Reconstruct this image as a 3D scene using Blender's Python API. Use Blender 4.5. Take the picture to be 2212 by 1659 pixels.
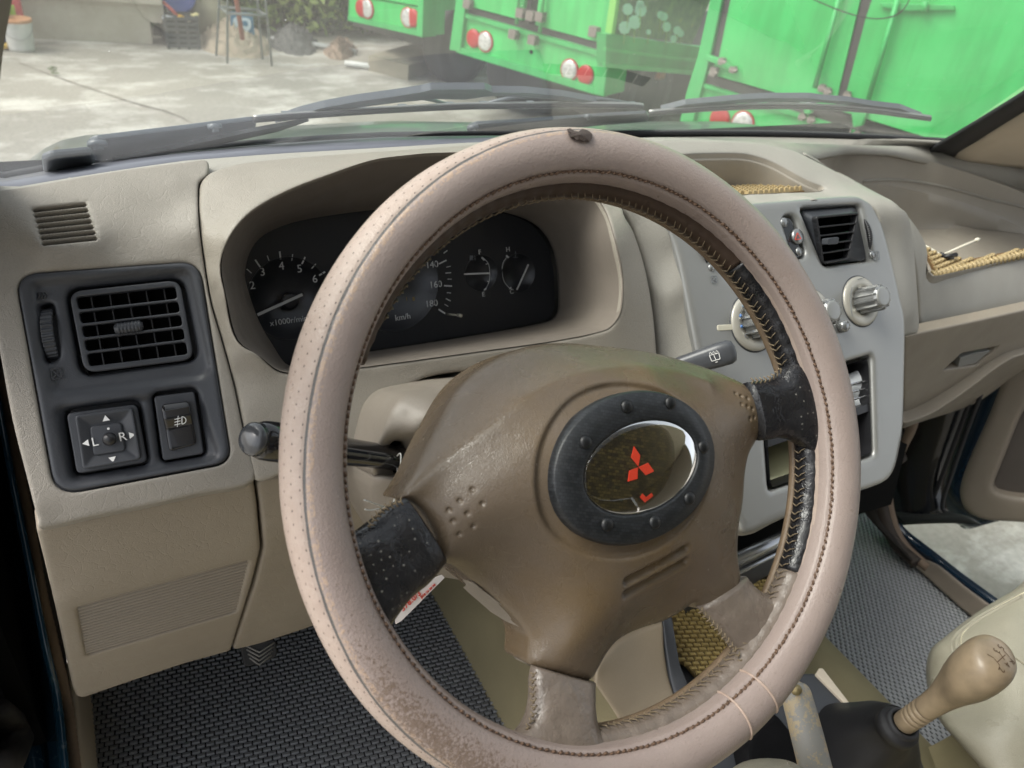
import bpy, bmesh, math, random
import numpy as np
from mathutils import Vector, Matrix
from mathutils.geometry import delaunay_2d_cdt
random.seed(7); rng=np.random.default_rng(7)
sc=bpy.context.scene
for o in list(bpy.data.objects): bpy.data.objects.remove(o)
R_=math.radians
# ---------------------------------------------------------------- camera
F_PX,CX,CY,CZ=1661.0,1106.0,829.5,1.5
M3=np.array([[0.87174337,-0.18586447,0.45334082],[-0.47486184,-0.5484407,0.6882725],[0.12070515,-0.81527124,-0.56635949]])
CAM=np.array([0,0,CZ])
cd=bpy.data.cameras.new('camera'); cam=bpy.data.objects.new('camera',cd); sc.collection.objects.link(cam)
rot=Matrix(((M3[0,0],-M3[0,1],-M3[0,2]),(M3[1,0],-M3[1,1],-M3[1,2]),(M3[2,0],-M3[2,1],-M3[2,2])))
cam.matrix_world=Matrix.Translation((0,0,CZ))@rot.to_4x4()
cd.sensor_width=36; cd.lens=36*F_PX/2212; cd.clip_start=.02; cd.clip_end=300
cd.dof.use_dof=True; cd.dof.focus_distance=.62; cd.dof.aperture_fstop=11.0
sc.camera=cam
# ---------------------------------------------------------------- light
SUN_EL,SUN_AZ=R_(50),R_(-70)          # sun to the left of the car, high
wd=bpy.data.worlds.new('World'); sc.world=wd; wd.use_nodes=True
nt=wd.node_tree; bg=nt.nodes['Background']
sky=nt.nodes.new('ShaderNodeTexSky'); sky.sky_type='NISHITA'; sky.sun_disc=False
sky.sun_elevation=SUN_EL; sky.sun_rotation=SUN_AZ; sky.air_density=1.2; sky.dust_density=4
hs=nt.nodes.new('ShaderNodeHueSaturation'); hs.inputs['Saturation'].default_value=.3
nt.links.new(sky.outputs[0],hs.inputs['Color']); nt.links.new(hs.outputs[0],bg.inputs['Color'])
bg.inputs['Strength'].default_value=.15
sl=bpy.data.lights.new('sun','SUN'); sl.energy=1.4; sl.angle=R_(35); sl.color=(1,.96,.9)
so=bpy.data.objects.new('sun',sl); sc.collection.objects.link(so)
sd=Vector((math.sin(SUN_AZ)*math.cos(SUN_EL),math.cos(SUN_AZ)*math.cos(SUN_EL),math.sin(SUN_EL)))
so.rotation_euler=sd.to_track_quat('Z','Y').to_euler(); so.location=(-3,0,5)
sc.view_settings.view_transform='Standard'; sc.view_settings.look='None'
sc.view_settings.exposure=1.0; sc.view_settings.gamma=1
sc.cycles.max_bounces=8
# ---------------------------------------------------------------- pixel to place helpers
def ray(u,v): return M3@np.array([u-CX,v-CY,F_PX])
def W(u,v,y):
    d=ray(u,v); return CAM+d*(y/d[1])
def Zp(u,v,z):
    d=ray(u,v); return CAM+d*((z-CZ)/d[2])
def Xp(u,v,x):
    d=ray(u,v); return CAM+d*(x/d[0])
def Dp(u,v,D):
    d=ray(u,v); return CAM+d*(D/math.hypot(d[0],d[1]))
class Pl:
    def __init__(s,o,n,x=(1,0,0)):
        s.o=np.array(o,float); s.n=np.array(n,float)/np.linalg.norm(n)
        x=np.array(x,float); x=x-s.n*(x@s.n); s.x=x/np.linalg.norm(x); s.y=np.cross(s.n,s.x)
    def px(s,u,v,h=0):
        d=ray(u,v); t=(s.n@(s.o-CAM)+h)/(s.n@d); return CAM+d*t
    def to(s,P):
        P=np.asarray(P)-s.o; return np.stack([P@s.x,P@s.y,P@s.n],-1)
    def at(s,a,b,h=0): return s.o+s.x*a+s.y*b+s.n*h
    def pts(s,L,h=0): return [s.px(p[0],p[1],p[2] if len(p)>2 else h) for p in L]
    def mat(s,P=None):
        m=Matrix.Identity(4)
        for i in range(3): m[i][0]=s.x[i]; m[i][1]=s.y[i]; m[i][2]=s.n[i]; m[i][3]=(s.o if P is None else P)[i]
        return m
def cr(P,n=6,closed=False):
    P=[np.array(p,float) for p in P]; N=len(P); out=[]
    for i in range(N if closed else N-1):
        if closed: a,b,c,d=P[i-1],P[i],P[(i+1)%N],P[(i+2)%N]
        else: a,b,c,d=P[max(i-1,0)],P[i],P[i+1],P[min(i+2,N-1)]
        for k in range(n):
            t=k/n; out.append(.5*((2*b)+(c-a)*t+(2*a-5*b+4*c-d)*t*t+(3*b-a-3*c+d)*t**3))
    if not closed: out.append(P[-1])
    return out
def rnd(P,r,n=6):
    P=[np.array(p,float) for p in P]; N=len(P); out=[]
    rr=r if isinstance(r,(list,tuple)) else [r]*N
    for i in range(N):
        a,b,c=P[i-1],P[i],P[(i+1)%N]; la=np.linalg.norm(a-b); lc=np.linalg.norm(c-b)
        q=min(rr[i],la*.48,lc*.48)
        if q<=1e-6: out.append(b); continue
        p0=b+(a-b)/la*q; p1=b+(c-b)/lc*q
        for k in range(n+1):
            t=k/n; out.append((1-t)**2*p0+2*t*(1-t)*b+t*t*p1)
    return out
def resamp(P,step=None,n=None,closed=True):
    P=np.array(P,float)
    Q=np.vstack([P,P[:1]]) if closed else P
    s=np.concatenate([[0],np.cumsum(np.linalg.norm(np.diff(Q,axis=0),axis=1))])
    if n is None: n=max(3,int(round(s[-1]/step)))
    t=np.linspace(0,s[-1],n+1)[:-1] if closed else np.linspace(0,s[-1],n)
    return np.stack([np.interp(t,s,Q[:,k]) for k in range(Q.shape[1])],1)
# ---------------------------------------------------------------- materials
MATS={}
def nodes(name):
    m=bpy.data.materials.new(name); m.use_nodes=True; t=m.node_tree; b=t.nodes['Principled BSDF']; return m,t,b
def N(t,ty,**k):
    n=t.nodes.new(ty)
    for a,b in k.items():
        if a in n.inputs: n.inputs[a].default_value=b
        else: setattr(n,a,b)
    return n
def ramp(t,src,stops):
    r=t.nodes.new('ShaderNodeValToRGB'); e=r.color_ramp.elements
    while len(e)<len(stops): e.new(.5)
    for i,(p,c) in enumerate(stops):
        e[i].position=p; e[i].color=(*c,1) if len(c)==3 else c
    t.links.new(src,r.inputs[0]); return r.outputs[0]
def mix(t,f,a,b,mode='MIX'):
    m=t.nodes.new('ShaderNodeMix'); m.data_type='RGBA'; m.blend_type=mode
    for s,v in ((0,f),(6,a),(7,b)):
        if isinstance(v,(int,float)): m.inputs[s].default_value=v
        elif isinstance(v,tuple): m.inputs[s].default_value=(*v,1) if len(v)==3 else v
        else: t.links.new(v,m.inputs[s])
    return m.outputs[2]
def mth(t,op,a,b=None,c=None):
    m=t.nodes.new('ShaderNodeMath'); m.operation=op
    for i,v in enumerate((a,b,c)):
        if v is None: continue
        if isinstance(v,(int,float)): m.inputs[i].default_value=v
        else: t.links.new(v,m.inputs[i])
    return m.outputs[0]
def coords(t,scale=None,kind='Object'):
    c=t.nodes.new('ShaderNodeTexCoord').outputs[kind]
    if scale:
        mp=t.nodes.new('ShaderNodeMapping'); mp.inputs['Scale'].default_value=scale; t.links.new(c,mp.inputs[0]); c=mp.outputs[0]
    return c
def noise(t,c,s,d=3,ro=.5):
    n=N(t,'ShaderNodeTexNoise',Scale=s,Detail=d,Roughness=ro); t.links.new(c,n.inputs['Vector']); return n.outputs[0]
def voro(t,c,s,feature='F1',out=0,rand=1.0):
    n=t.nodes.new('ShaderNodeTexVoronoi'); n.feature=feature; n.inputs['Scale'].default_value=s; n.inputs['Randomness'].default_value=rand
    t.links.new(c,n.inputs['Vector']); return n.outputs[out]
def bump(t,b,h,strength=.3,dist=.001,prev=None):
    n=N(t,'ShaderNodeBump',Strength=strength,Distance=dist); t.links.new(h,n.inputs['Height'])
    if prev is not None: t.links.new(prev,n.inputs['Normal'])
    t.links.new(n.outputs[0],b.inputs['Normal']); return n.outputs[0]
def simple(name,col,rough=.5,metal=0,var=.12,vs=30,bumps=0,bs=400,spec=.5,coat=0):
    if name in MATS: return MATS[name]
    m,t,b=nodes(name); c=coords(t)
    col=tuple(col)
    o=mix(t,noise(t,c,vs,4),tuple(x*(1-var) for x in col),tuple(min(1,x*(1+var)) for x in col))
    t.links.new(o,b.inputs['Base Color'])
    b.inputs['Roughness'].default_value=rough; b.inputs['Metallic'].default_value=metal
    b.inputs['Specular IOR Level'].default_value=spec; b.inputs['Coat Weight'].default_value=coat
    if bumps: bump(t,b,noise(t,c,bs,3),bumps,.0006)
    MATS[name]=m; return m
def vinyl(name,col,rough=.52,grain=1.0,wr=1.0,stain=None,spec=.5):
    rough=rough-.08
    if name in MATS: return MATS[name]
    m,t,b=nodes(name); c=coords(t)
    base=mix(t,noise(t,c,9,5,.6),tuple(x*.88 for x in col),tuple(x*1.1 for x in col))
    if stain:
        f=ramp(t,noise(t,c,7,5,.65),[(.45,(0,0,0)),(.68,(1,1,1))]); base=mix(t,f,base,stain)
    sp=ramp(t,noise(t,c,900,2),[(.3,(.93,.93,.93)),(.6,(1,1,1))]); base=mix(t,1.0,base,sp,'MULTIPLY')
    t.links.new(base,b.inputs['Base Color'])
    rr=ramp(t,noise(t,c,25,4),[(.3,(rough-.08,)*3),(.7,(rough+.1,)*3)]); t.links.new(rr,b.inputs['Roughness'])
    b.inputs['Specular IOR Level'].default_value=spec
    # leather grain: warped cells + creases
    w=t.nodes.new('ShaderNodeTexNoise'); w.inputs['Scale'].default_value=60; t.links.new(c,w.inputs['Vector'])
    mx=t.nodes.new('ShaderNodeVectorMath'); mx.operation='MULTIPLY_ADD'; mx.inputs[1].default_value=(.012,.012,.012)
    t.links.new(w.outputs['Color'],mx.inputs[0]); t.links.new(c,mx.inputs[2])
    v1=voro(t,mx.outputs[0],760,'DISTANCE_TO_EDGE'); v1=ramp(t,v1,[(0,(0,0,0)),(.16,(1,1,1))])
    v2=voro(t,mx.outputs[0],95,'DISTANCE_TO_EDGE'); v2=ramp(t,v2,[(0,(0,0,0)),(.05,(1,1,1))])
    n1=bump(t,b,v1,.30*grain,.0005)
    n2=bump(t,b,v2,.26*wr,.0008,n1)
    bump(t,b,noise(t,c,420,3,.6),.22*grain,.0007,n2)
    MATS[name]=m; return m
# ---------------------------------------------------------------- object helpers
def finish(o):
    me=o.data
    if len(me.vertices):
        co=np.empty(len(me.vertices)*3); me.vertices.foreach_get('co',co); co=co.reshape(-1,3)
        c=(co.min(0)+co.max(0))/2; me.vertices.foreach_set('co',(co-c).ravel()); me.update()
        o.location=Vector(o.location)+Vector(c)
def link(name,me,mat=None,parent=None,label=None,cat=None,group=None,kind=None,smooth=True,center=True,recalc=True):
    o=bpy.data.objects.new(name,me); sc.collection.objects.link(o)
    if mat is not None:
        for m in (mat if isinstance(mat,(list,tuple)) else [mat]): me.materials.append(m)
    if smooth:
        me.polygons.foreach_set('use_smooth',[True]*len(me.polygons))
    if center: finish(o)
    if recalc:
        b_=bmesh.new(); b_.from_mesh(me)
        if not any(e.is_boundary for e in b_.edges): bmesh.ops.recalc_face_normals(b_,faces=b_.faces); b_.to_mesh(me)
        b_.free()
    if parent is not None:
        o.parent=parent; o.matrix_parent_inverse=par_world(parent).inverted()
    tag(o,label,cat,group,kind); return o
def par_world(o):
    m=Matrix.LocRotScale(o.location,o.rotation_euler,o.scale)
    if o.parent is not None: m=par_world(o.parent)@o.matrix_parent_inverse@m
    return m
def tag(o,label=None,cat=None,group=None,kind=None):
    for k,v in (('label',label),('category',cat),('group',group),('kind',kind)):
        if v: o[k]=v
    return o
def thing(name,loc,label,cat,group=None):
    o=bpy.data.objects.new(name,None); sc.collection.objects.link(o); o.location=Vector(loc); o.empty_display_size=.05
    return tag(o,label,cat,group)
def mesh(vs,fs,name='m'):
    me=bpy.data.meshes.new(name); me.from_pydata([tuple(map(float,v)) for v in vs],[],[tuple(map(int,f)) for f in fs]); me.validate(); me.update(); return me
def merge(parts):
    V=[];Fc=[];off=0
    for v,f in parts:
        V.extend(v); Fc.extend([tuple(i+off for i in q) for q in f]); off+=len(v)
    return V,Fc
def autosm(o,ang=35):
    me=o.data; bm=bmesh.new(); bm.from_mesh(me); bmesh.ops.recalc_face_normals(bm,faces=bm.faces)
    for e in bm.edges:
        if len(e.link_faces)==2 and e.calc_face_angle(0)>R_(ang): e.smooth=False
    bm.to_mesh(me); bm.free(); return o
def bevel(o,w=.002,s=2,ang=30):
    m=o.modifiers.new('bevel','BEVEL'); m.width=w; m.segments=s; m.limit_method='ANGLE'; m.angle_limit=R_(ang); m.harden_normals=False; return o
def box(c,s,rot=None):
    c=np.array(c,float); h=np.array(s,float)/2
    v=[np.array([x,y,z])*h for x in(-1,1) for y in(-1,1) for z in(-1,1)]
    if rot is not None: v=[np.array(rot)@p for p in v]
    return [p+c for p in v],[(0,1,3,2),(4,6,7,5),(0,4,5,1),(2,3,7,6),(0,2,6,4),(1,5,7,3)]
def tube(P,r,n=10,cap=True,flat=None):
    P=[np.array(p,float) for p in P]; m=len(P); rr=r if hasattr(r,'__len__') else [r]*m
    V=[];Fc=[]; prev=None
    for i,p in enumerate(P):
        d=P[min(i+1,m-1)]-P[max(i-1,0)]; d=d/(np.linalg.norm(d)+1e-12)
        if prev is None:
            a=np.array([0,0,1.]) if abs(d[2])<.9 else np.array([1.,0,0])
            a=a-d*(a@d); a/=np.linalg.norm(a)
        else:
            a=prev-d*(prev@d); a/=np.linalg.norm(a)
        prev=a; b=np.cross(d,a)
        for k in range(n):
            t=2*math.pi*k/n; V.append(p+(a*math.cos(t)+b*math.sin(t))*rr[i])
    for i in range(m-1):
        for k in range(n):
            Fc.append((i*n+k,i*n+(k+1)%n,(i+1)*n+(k+1)%n,(i+1)*n+k))
    if cap: Fc.append(tuple(range(n))[::-1]); Fc.append(tuple((m-1)*n+k for k in range(n)))
    return V,Fc
def lathe(pl,prof,n=40,c=(0,0)):
    V=[];Fc=[]
    for r,h in prof:
        for k in range(n):
            t=2*math.pi*k/n; V.append(pl.at(c[0]+r*math.cos(t),c[1]+r*math.sin(t),h))
    for i in range(len(prof)-1):
        for k in range(n): Fc.append((i*n+k,i*n+(k+1)%n,(i+1)*n+(k+1)%n,(i+1)*n+k))
    Fc.append(tuple(range(n))[::-1]); Fc.append(tuple((len(prof)-1)*n+k for k in range(n)))
    return V,Fc
def loft(loops,n=64,closed=True,smooth_n=0):
    L=[resamp(l,n=n,closed=closed) for l in loops]
    if smooth_n:
        L=list(map(np.array,zip(*[cr([l[i] for l in L],smooth_n) for i in range(len(L[0]))])))
    V=[p for l in L for p in l]; m=len(L[0]); Fc=[]
    for i in range(len(L)-1):
        for k in range(m if closed else m-1):
            Fc.append((i*m+k,i*m+(k+1)%m,(i+1)*m+(k+1)%m,(i+1)*m+k))
    return V,Fc
def grid(rows):
    n=len(rows[0]); V=[p for r in rows for p in r]
    return V,[(i*n+k,i*n+k+1,(i+1)*n+k+1,(i+1)*n+k) for i in range(len(rows)-1) for k in range(n-1)]
def net(rows,a=4,b=4):
    r1=[cr(r,a) for r in rows]; cols=list(zip(*r1)); c2=[cr(list(c),b) for c in cols]
    return grid(list(zip(*c2)))
def thicken(o,t,off=-1):
    m=o.modifiers.new('solid','SOLIDIFY'); m.thickness=t; m.offset=off; return o
def tps(ctrl,lam=1e-5):
    X=ctrl[:,:2]; n=len(X); S=np.abs(X).max()+1e-9; X=X/S
    def U(r2): return np.where(r2<1e-12,0,r2*np.log(np.maximum(r2,1e-12)))
    K=U(((X[:,None]-X[None])**2).sum(-1)); P=np.c_[np.ones(n),X]
    A=np.zeros((n+3,n+3)); A[:n,:n]=K+np.eye(n)*lam; A[:n,n:]=P; A[n:,:n]=P.T
    w=np.linalg.solve(A,np.r_[ctrl[:,2],0,0,0])
    def f(Q):
        Q=Q/S; return U(((Q[:,None]-X[None])**2).sum(-1))@w[:n]+np.c_[np.ones(len(Q)),Q]@w[n:]
    return f
def segdist(Q,loops):
    best=np.full(len(Q),1e9)
    for L in loops:
        A=L; B=np.roll(L,-1,axis=0); D=B-A; l2=(D**2).sum(1)+1e-18
        for s in range(0,len(Q),4000):
            q=Q[s:s+4000]; t=np.clip(((q[:,None]-A)*D).sum(-1)/l2,0,1)
            d=np.sqrt((((A+t[...,None]*D)-q[:,None])**2).sum(-1)).min(1)
            best[s:s+4000]=np.minimum(best[s:s+4000],d)
    return best
def inpoly(Q,L):
    x,y=Q[:,0],Q[:,1]; c=np.zeros(len(Q),bool); n=len(L)
    for i in range(n):
        x0,y0=L[i-1]; x1,y1=L[i]
        k=((y0>y)!=(y1>y)); 
        if y1!=y0: c^=k&(x<(x1-x0)*(y-y0)/(y1-y0)+x0)
    return c
def patch(name,outline,pl,mat,parent=None,ctrl=None,holes=(),step=.004,r=.003,thick=.008,disp=None,flat=False,lam=1e-5,extra=None,**kw):
    """height field over plane pl bounded by a traced outline, rounded edges, real thickness"""
    O3=resamp(outline,step=step*.8); O=pl.to(O3); H3=[resamp(h,step=step*.8) for h in holes]; H=[pl.to(h) for h in H3]
    C=[] if ctrl is None else [pl.to(np.array(ctrl))]
    if not flat:
        C.append(pl.to(resamp(outline,n=min(60,len(O3)))));
        for h in H3:
            C.append(pl.to(resamp(h,n=24)))
        cc=np.vstack(C)
        # drop near-duplicates
        keep=[]; 
        for i,p in enumerate(cc):
            if all(np.hypot(*(p[:2]-cc[j][:2]))>step*.4 for j in keep): keep.append(i)
        f=tps(cc[keep],lam)
    else:
        hm=O[:,2].mean(); f=lambda Q: np.full(len(Q),hm)
    o2=O[:,:2]; h2=[h[:,:2] for h in H]
    lo,hi=o2.min(0),o2.max(0)
    gx=np.arange(lo[0]+step/2,hi[0],step); gy=np.arange(lo[1]+step/2,hi[1],step)
    G=np.stack(np.meshgrid(gx,gy),-1).reshape(-1,2); G[:,0]+=(np.round((G[:,1]-lo[1])/step)%2)*step*.5
    G=G[inpoly(G,o2)]
    for h in h2: G=G[~inpoly(G,h)]
    G=G[segdist(G,[o2]+h2)>step*.45]
    if r>0:   # extra offset rings for rounded edges
        ex=[]
        for L,sg in [(o2,1)]+[(h,-1) for h in h2]:
            T=np.roll(L,-1,0)-np.roll(L,1,0); T/=np.linalg.norm(T,axis=1)[:,None]+1e-12; Nn=np.stack([-T[:,1],T[:,0]],1)
            ar=.5*np.sum(L[:,0]*np.roll(L[:,1],-1)-np.roll(L[:,0],-1)*L[:,1]); s=(1 if ar>0 else -1)*sg
            for q in (.15,.45,1.0):
                E=L+Nn*s*q*r; d=segdist(E,[o2]+h2); E=E[d>q*r*.9]; ex.append(E)
        E=np.vstack(ex)
        G=G[segdist(G,[o2]+h2)>r*1.25]
        E=E[inpoly(E,o2)]
        for h in h2: E=E[~inpoly(E,h)]
        G=np.vstack([E,G])
    if extra is not None:
        G=G[np.min(np.hypot(G[:,None,0]-extra[None,:,0],G[:,None,1]-extra[None,:,1]),axis=1)>step*.35]; G=np.vstack([G,extra])
    allv=[o2]+h2+[G]; vs=np.vstack(allv); edges=[];k=0
    for L in [o2]+h2:
        n=len(L); edges+=[(k+i,k+(i+1)%n) for i in range(n)]; k+=n
    res=delaunay_2d_cdt([Vector(p) for p in vs],edges,[],1,1e-7)
    nv=np.array([(p.x,p.y) for p in res[0]]); tri=[tuple(t) for t in res[2]]
    cen=np.array([nv[list(t)].mean(0) for t in tri])
    ok=inpoly(cen,o2)
    for h in h2: ok&=~inpoly(cen,h)
    tri=[t for t,q in zip(tri,ok) if q]
    z=f(nv); d=segdist(nv,[o2]+h2)
    if disp is not None: z=z+disp(nv,pl)
    if r>0:
        k=np.clip(d/r,0,1); z=z-r*(1-np.sqrt(np.clip(1-(1-k)**2,0,1)))
    P=pl.o+nv[:,:1]*pl.x+nv[:,1:]*pl.y+z[:,None]*pl.n
    bm=bmesh.new(); bv=[bm.verts.new(p) for p in P]
    for t in tri:
        try: bm.faces.new([bv[i] for i in t])
        except ValueError: pass
    for vv in [q for q in bm.verts if not q.link_faces]: bm.verts.remove(vv)
    bmesh.ops.recalc_face_normals(bm,faces=bm.faces)
    s=sum((f_.normal.dot(Vector(pl.n)) for f_ in bm.faces))
    if s<0: bmesh.ops.reverse_faces(bm,faces=bm.faces)
    if thick>0:
        be=[e for e in bm.edges if e.is_boundary]
        g=bmesh.ops.extrude_edge_only(bm,edges=be)
        for q in [x for x in g['geom'] if isinstance(x,bmesh.types.BMVert)]: q.co-=Vector(pl.n)*thick
    me=bpy.data.meshes.new(name); bm.to_mesh(me); bm.free()
    return link(name,me,mat,parent,recalc=False,**kw)
def prism(name,outline,pl,mat,h0,h1,parent=None,bev=0,**kw):
    """closed solid between heights h0 and h1 over the plane"""
    P=pl.to(np.array(outline)); n=len(P)
    ar=.5*np.sum(P[:,0]*np.roll(P[:,1],-1)-np.roll(P[:,0],-1)*P[:,1])
    if ar<0: P=P[::-1]
    V=[pl.at(p[0],p[1],h1) for p in P]+[pl.at(p[0],p[1],h0) for p in P]
    Fc=[tuple(range(n)),tuple(range(2*n-1,n-1,-1))]+[(i,i+n,(i+1)%n+n,(i+1)%n) for i in range(n)]
    o=link(name,mesh(V,Fc),mat,parent,smooth=False,**kw)
    if bev: bevel(o,bev,3)
    return o
def text_mesh(s,size,ext=.0003,align='CENTER'):
    c=bpy.data.curves.new('t','FONT'); c.body=s; c.size=size; c.extrude=ext; c.align_x=align; c.align_y='CENTER'; c.resolution_u=3
    o=bpy.data.objects.new('t',c); sc.collection.objects.link(o)
    me=bpy.data.meshes.new_from_object(o,depsgraph=bpy.context.evaluated_depsgraph_get()); bpy.data.objects.remove(o)
    V=np.array([tuple(v.co) for v in me.vertices]); Fc=[tuple(p.vertices) for p in me.polygons]; bpy.data.meshes.remove(me); return V,Fc
def text_on(pl,P,s,size,ang=0,ext=.0003,lift=.0004,sx=1):
    V,Fc=text_mesh(s,size,ext); c,si=math.cos(ang),math.sin(ang)
    q=pl.to(P)
    return [pl.at(q[0]+(x*sx*c-y*si),q[1]+(x*sx*si+y*c),q[2]+lift+z) for x,y,z in V],Fc
def bar(pl,A,B,w,h=.0003,lift=.0003):
    a=pl.to(A);b=pl.to(B);d=(b-a)[:2];L=np.linalg.norm(d);d/=L;n=np.array([-d[1],d[0]])*w/2
    c=[a[:2]+n,a[:2]-n,b[:2]-n,b[:2]+n]
    return [pl.at(*p,a[2]+lift+h) for p in c]+[pl.at(*p,a[2]+lift) for p in c],[(0,1,2,3),(4,7,6,5),(0,4,5,1),(1,5,6,2),(2,6,7,3),(3,7,4,0)]

def plattr(o,pl):
    me=o.data; loc=np.array(o.location); co=np.empty(len(me.vertices)*3); me.vertices.foreach_get('co',co); q=pl.to(co.reshape(-1,3)+loc); q[:,2]*=.25
    a=me.attributes.new('pl','FLOAT_VECTOR','POINT'); a.data.foreach_set('vector',q.ravel()); return o
# ================================================================ MATERIALS
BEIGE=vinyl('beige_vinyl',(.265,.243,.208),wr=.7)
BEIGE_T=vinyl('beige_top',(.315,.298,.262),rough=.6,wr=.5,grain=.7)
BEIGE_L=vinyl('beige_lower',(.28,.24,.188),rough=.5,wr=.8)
TRAYM=vinyl('tray_plastic',(.32,.29,.245),rough=.5,grain=.4,wr=.15)
COLM=vinyl('column_plastic',(.235,.205,.17),rough=.5,grain=.5,wr=.2)
HUBM=vinyl('hub_vinyl',(.128,.097,.068),rough=.33,grain=.7,wr=.15,stain=(.128,.086,.042),spec=.5)
TRIM=vinyl('trim_beige',(.62,.54,.43),rough=.6,grain=.4,wr=.2)
SEATM=vinyl('seat_leather',(.31,.29,.225),rough=.42,grain=.8,wr=.4)
GREYP=simple('dark_grey_plastic',(.040,.043,.050),.42,bumps=.25,bs=900)
BLACKP=simple('black_plastic',(.014,.014,.016),.38,bumps=.15,bs=900)
GLOSSB=simple('gloss_black',(.012,.012,.014),.14,coat=.3)
VOID=simple('deep_black',(.004,.004,.004),.9,spec=.1)
RUB=simple('rubber',(.018,.018,.02),.6,bumps=.2,bs=500)
WPR=simple('wiper_paint',(.10,.115,.13),.34,bumps=.1,bs=700)
CHR=simple('chrome',(.75,.76,.78),.18,1.0,var=.03)
STEEL=simple('worn_steel',(.42,.42,.40),.4,.8)
SILV=simple('silver_plastic',(.30,.30,.29),.34,.45,var=.05,bumps=.08,bs=1200)
SILV2=simple('knob_silver',(.30,.305,.305),.25,.7,var=.05)
WHITE=simple('white_print',(.78,.78,.76),.5,var=.03)
GREYPR=simple('grey_print',(.17,.18,.19),.5,var=.03)
RED=simple('red_print',(.62,.045,.02),.4,var=.05)
GREENP=simple('truck_green',(.045,.50,.12),.42,var=.07,vs=1.3,coat=.15)
GREEND=simple('truck_green_frame',(.035,.40,.10),.5,var=.12,vs=3)
BLUEP=simple('blue_paint',(.008,.022,.042),.16,var=.3,vs=12,coat=.8)
CLOTH=simple('black_cloth',(.006,.006,.007),.85,var=.4,vs=60,bumps=.4,bs=300,spec=.15)
CARP=simple('beige_carpet',(.26,.225,.135),.85,var=.18,vs=14,bumps=.7,bs=260,spec=.1)
THREAD=simple('thread',(.17,.13,.08),.75,var=.4,vs=300)
THREADD=simple('dark_thread',(.11,.065,.04),.8,var=.5,vs=200)
PIPING=simple('brown_piping',(.17,.12,.075),.5,var=.3,vs=90,bumps=.3,bs=500)
# ---- wheel rim cover, driven by per-vertex arc length and seam distance
def rim_mat():
    m,t,b=nodes('rim_leather')
    A=t.nodes.new('ShaderNodeAttribute'); A.attribute_name='seam'     # x: arc length, y: distance to outer seam, z: distance to inner seam
    s=t.nodes.new('ShaderNodeSeparateXYZ'); t.links.new(A.outputs['Vector'],s.inputs[0]); ax,ay,az=s.outputs
    c=coords(t)
    pink=mix(t,noise(t,c,40,4),(.262,.208,.188),(.315,.258,.232))
    tan=mix(t,noise(t,c,130,5,.7),(.33,.25,.205),(.46,.38,.33))
    out=mth(t,'LESS_THAN',ay,0.0)
    base=mix(t,out,pink,tan)
    # scuffing next to the seam on the pink side and patches of wear
    near=mth(t,'MULTIPLY',mth(t,'LESS_THAN',ay,.0045),mth(t,'SUBTRACT',1.0,out))
    sc_=mth(t,'MULTIPLY',near,ramp(t,noise(t,c,420,4,.7),[(.47,(0,0,0)),(.56,(1,1,1))]))
    base=mix(t,mth(t,'MULTIPLY',sc_,.75),base,(.42,.30,.21))
    w=t.nodes.new('ShaderNodeAttribute'); w.attribute_name='wear'
    wn=mth(t,'ADD',noise(t,c,520,5,.8),mth(t,'MULTIPLY',w.outputs['Fac'],.16))
    wf=ramp(t,wn,[(.583,(0,0,0)),(.63,(1,1,1))])
    base=mix(t,mth(t,'MULTIPLY',wf,.8),base,(.155,.11,.08))
    # perforation dots on the outer band
    cx_=mth(t,'DIVIDE',ax,.0062); cy_=mth(t,'DIVIDE',ay,.0052)
    row=mth(t,'FLOOR',cy_); sh=mth(t,'MULTIPLY',mth(t,'MODULO',mth(t,'ABSOLUTE',row),2.0),.5)
    fx=mth(t,'SUBTRACT',mth(t,'FRACT',mth(t,'ADD',cx_,sh)),.5); fy=mth(t,'SUBTRACT',mth(t,'FRACT',cy_),.5)
    dd=mth(t,'SQRT',mth(t,'ADD',mth(t,'MULTIPLY',mth(t,'MULTIPLY',fx,fx),.55),mth(t,'MULTIPLY',fy,fy)))
    dot=mth(t,'MULTIPLY',mth(t,'LESS_THAN',dd,.072),mth(t,'LESS_THAN',ay,-.002))
    base=mix(t,mth(t,'MULTIPLY',dot,.9),base,(.05,.036,.03))
    # seams
    l1=mth(t,'LESS_THAN',mth(t,'ABSOLUTE',mth(t,'ADD',ay,mth(t,'MULTIPLY',noise(t,c,90,3),.0006))),.00075)
    base=mix(t,l1,base,(.10,.095,.09))
    wob=mth(t,'MULTIPLY',mth(t,'SUBTRACT',noise(t,c,330,3),.5),.0022)
    l2=mth(t,'LESS_THAN',mth(t,'ABSOLUTE',mth(t,'ADD',az,wob)),.00085)
    base=mix(t,mth(t,'MULTIPLY',l2,.85),base,(.13,.075,.045))
    t.links.new(base,b.inputs['Base Color'])
    t.links.new(ramp(t,noise(t,c,60,4),[(.3,(.27,)*3),(.7,(.42,)*3)]),b.inputs['Roughness']); b.inputs['Specular IOR Level'].default_value=.45
    h=mix(t,l2,noise(t,c,420,4,.6),(0,0,0)); h=mix(t,dot,h,(0,0,0))
    n1=bump(t,b,h,.35,.0008)
    v=ramp(t,voro(t,c,520,'DISTANCE_TO_EDGE'),[(0,(0,0,0)),(.2,(1,1,1))]); bump(t,b,v,.22,.0005,n1)
    return m
RIMM=rim_mat()
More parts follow.
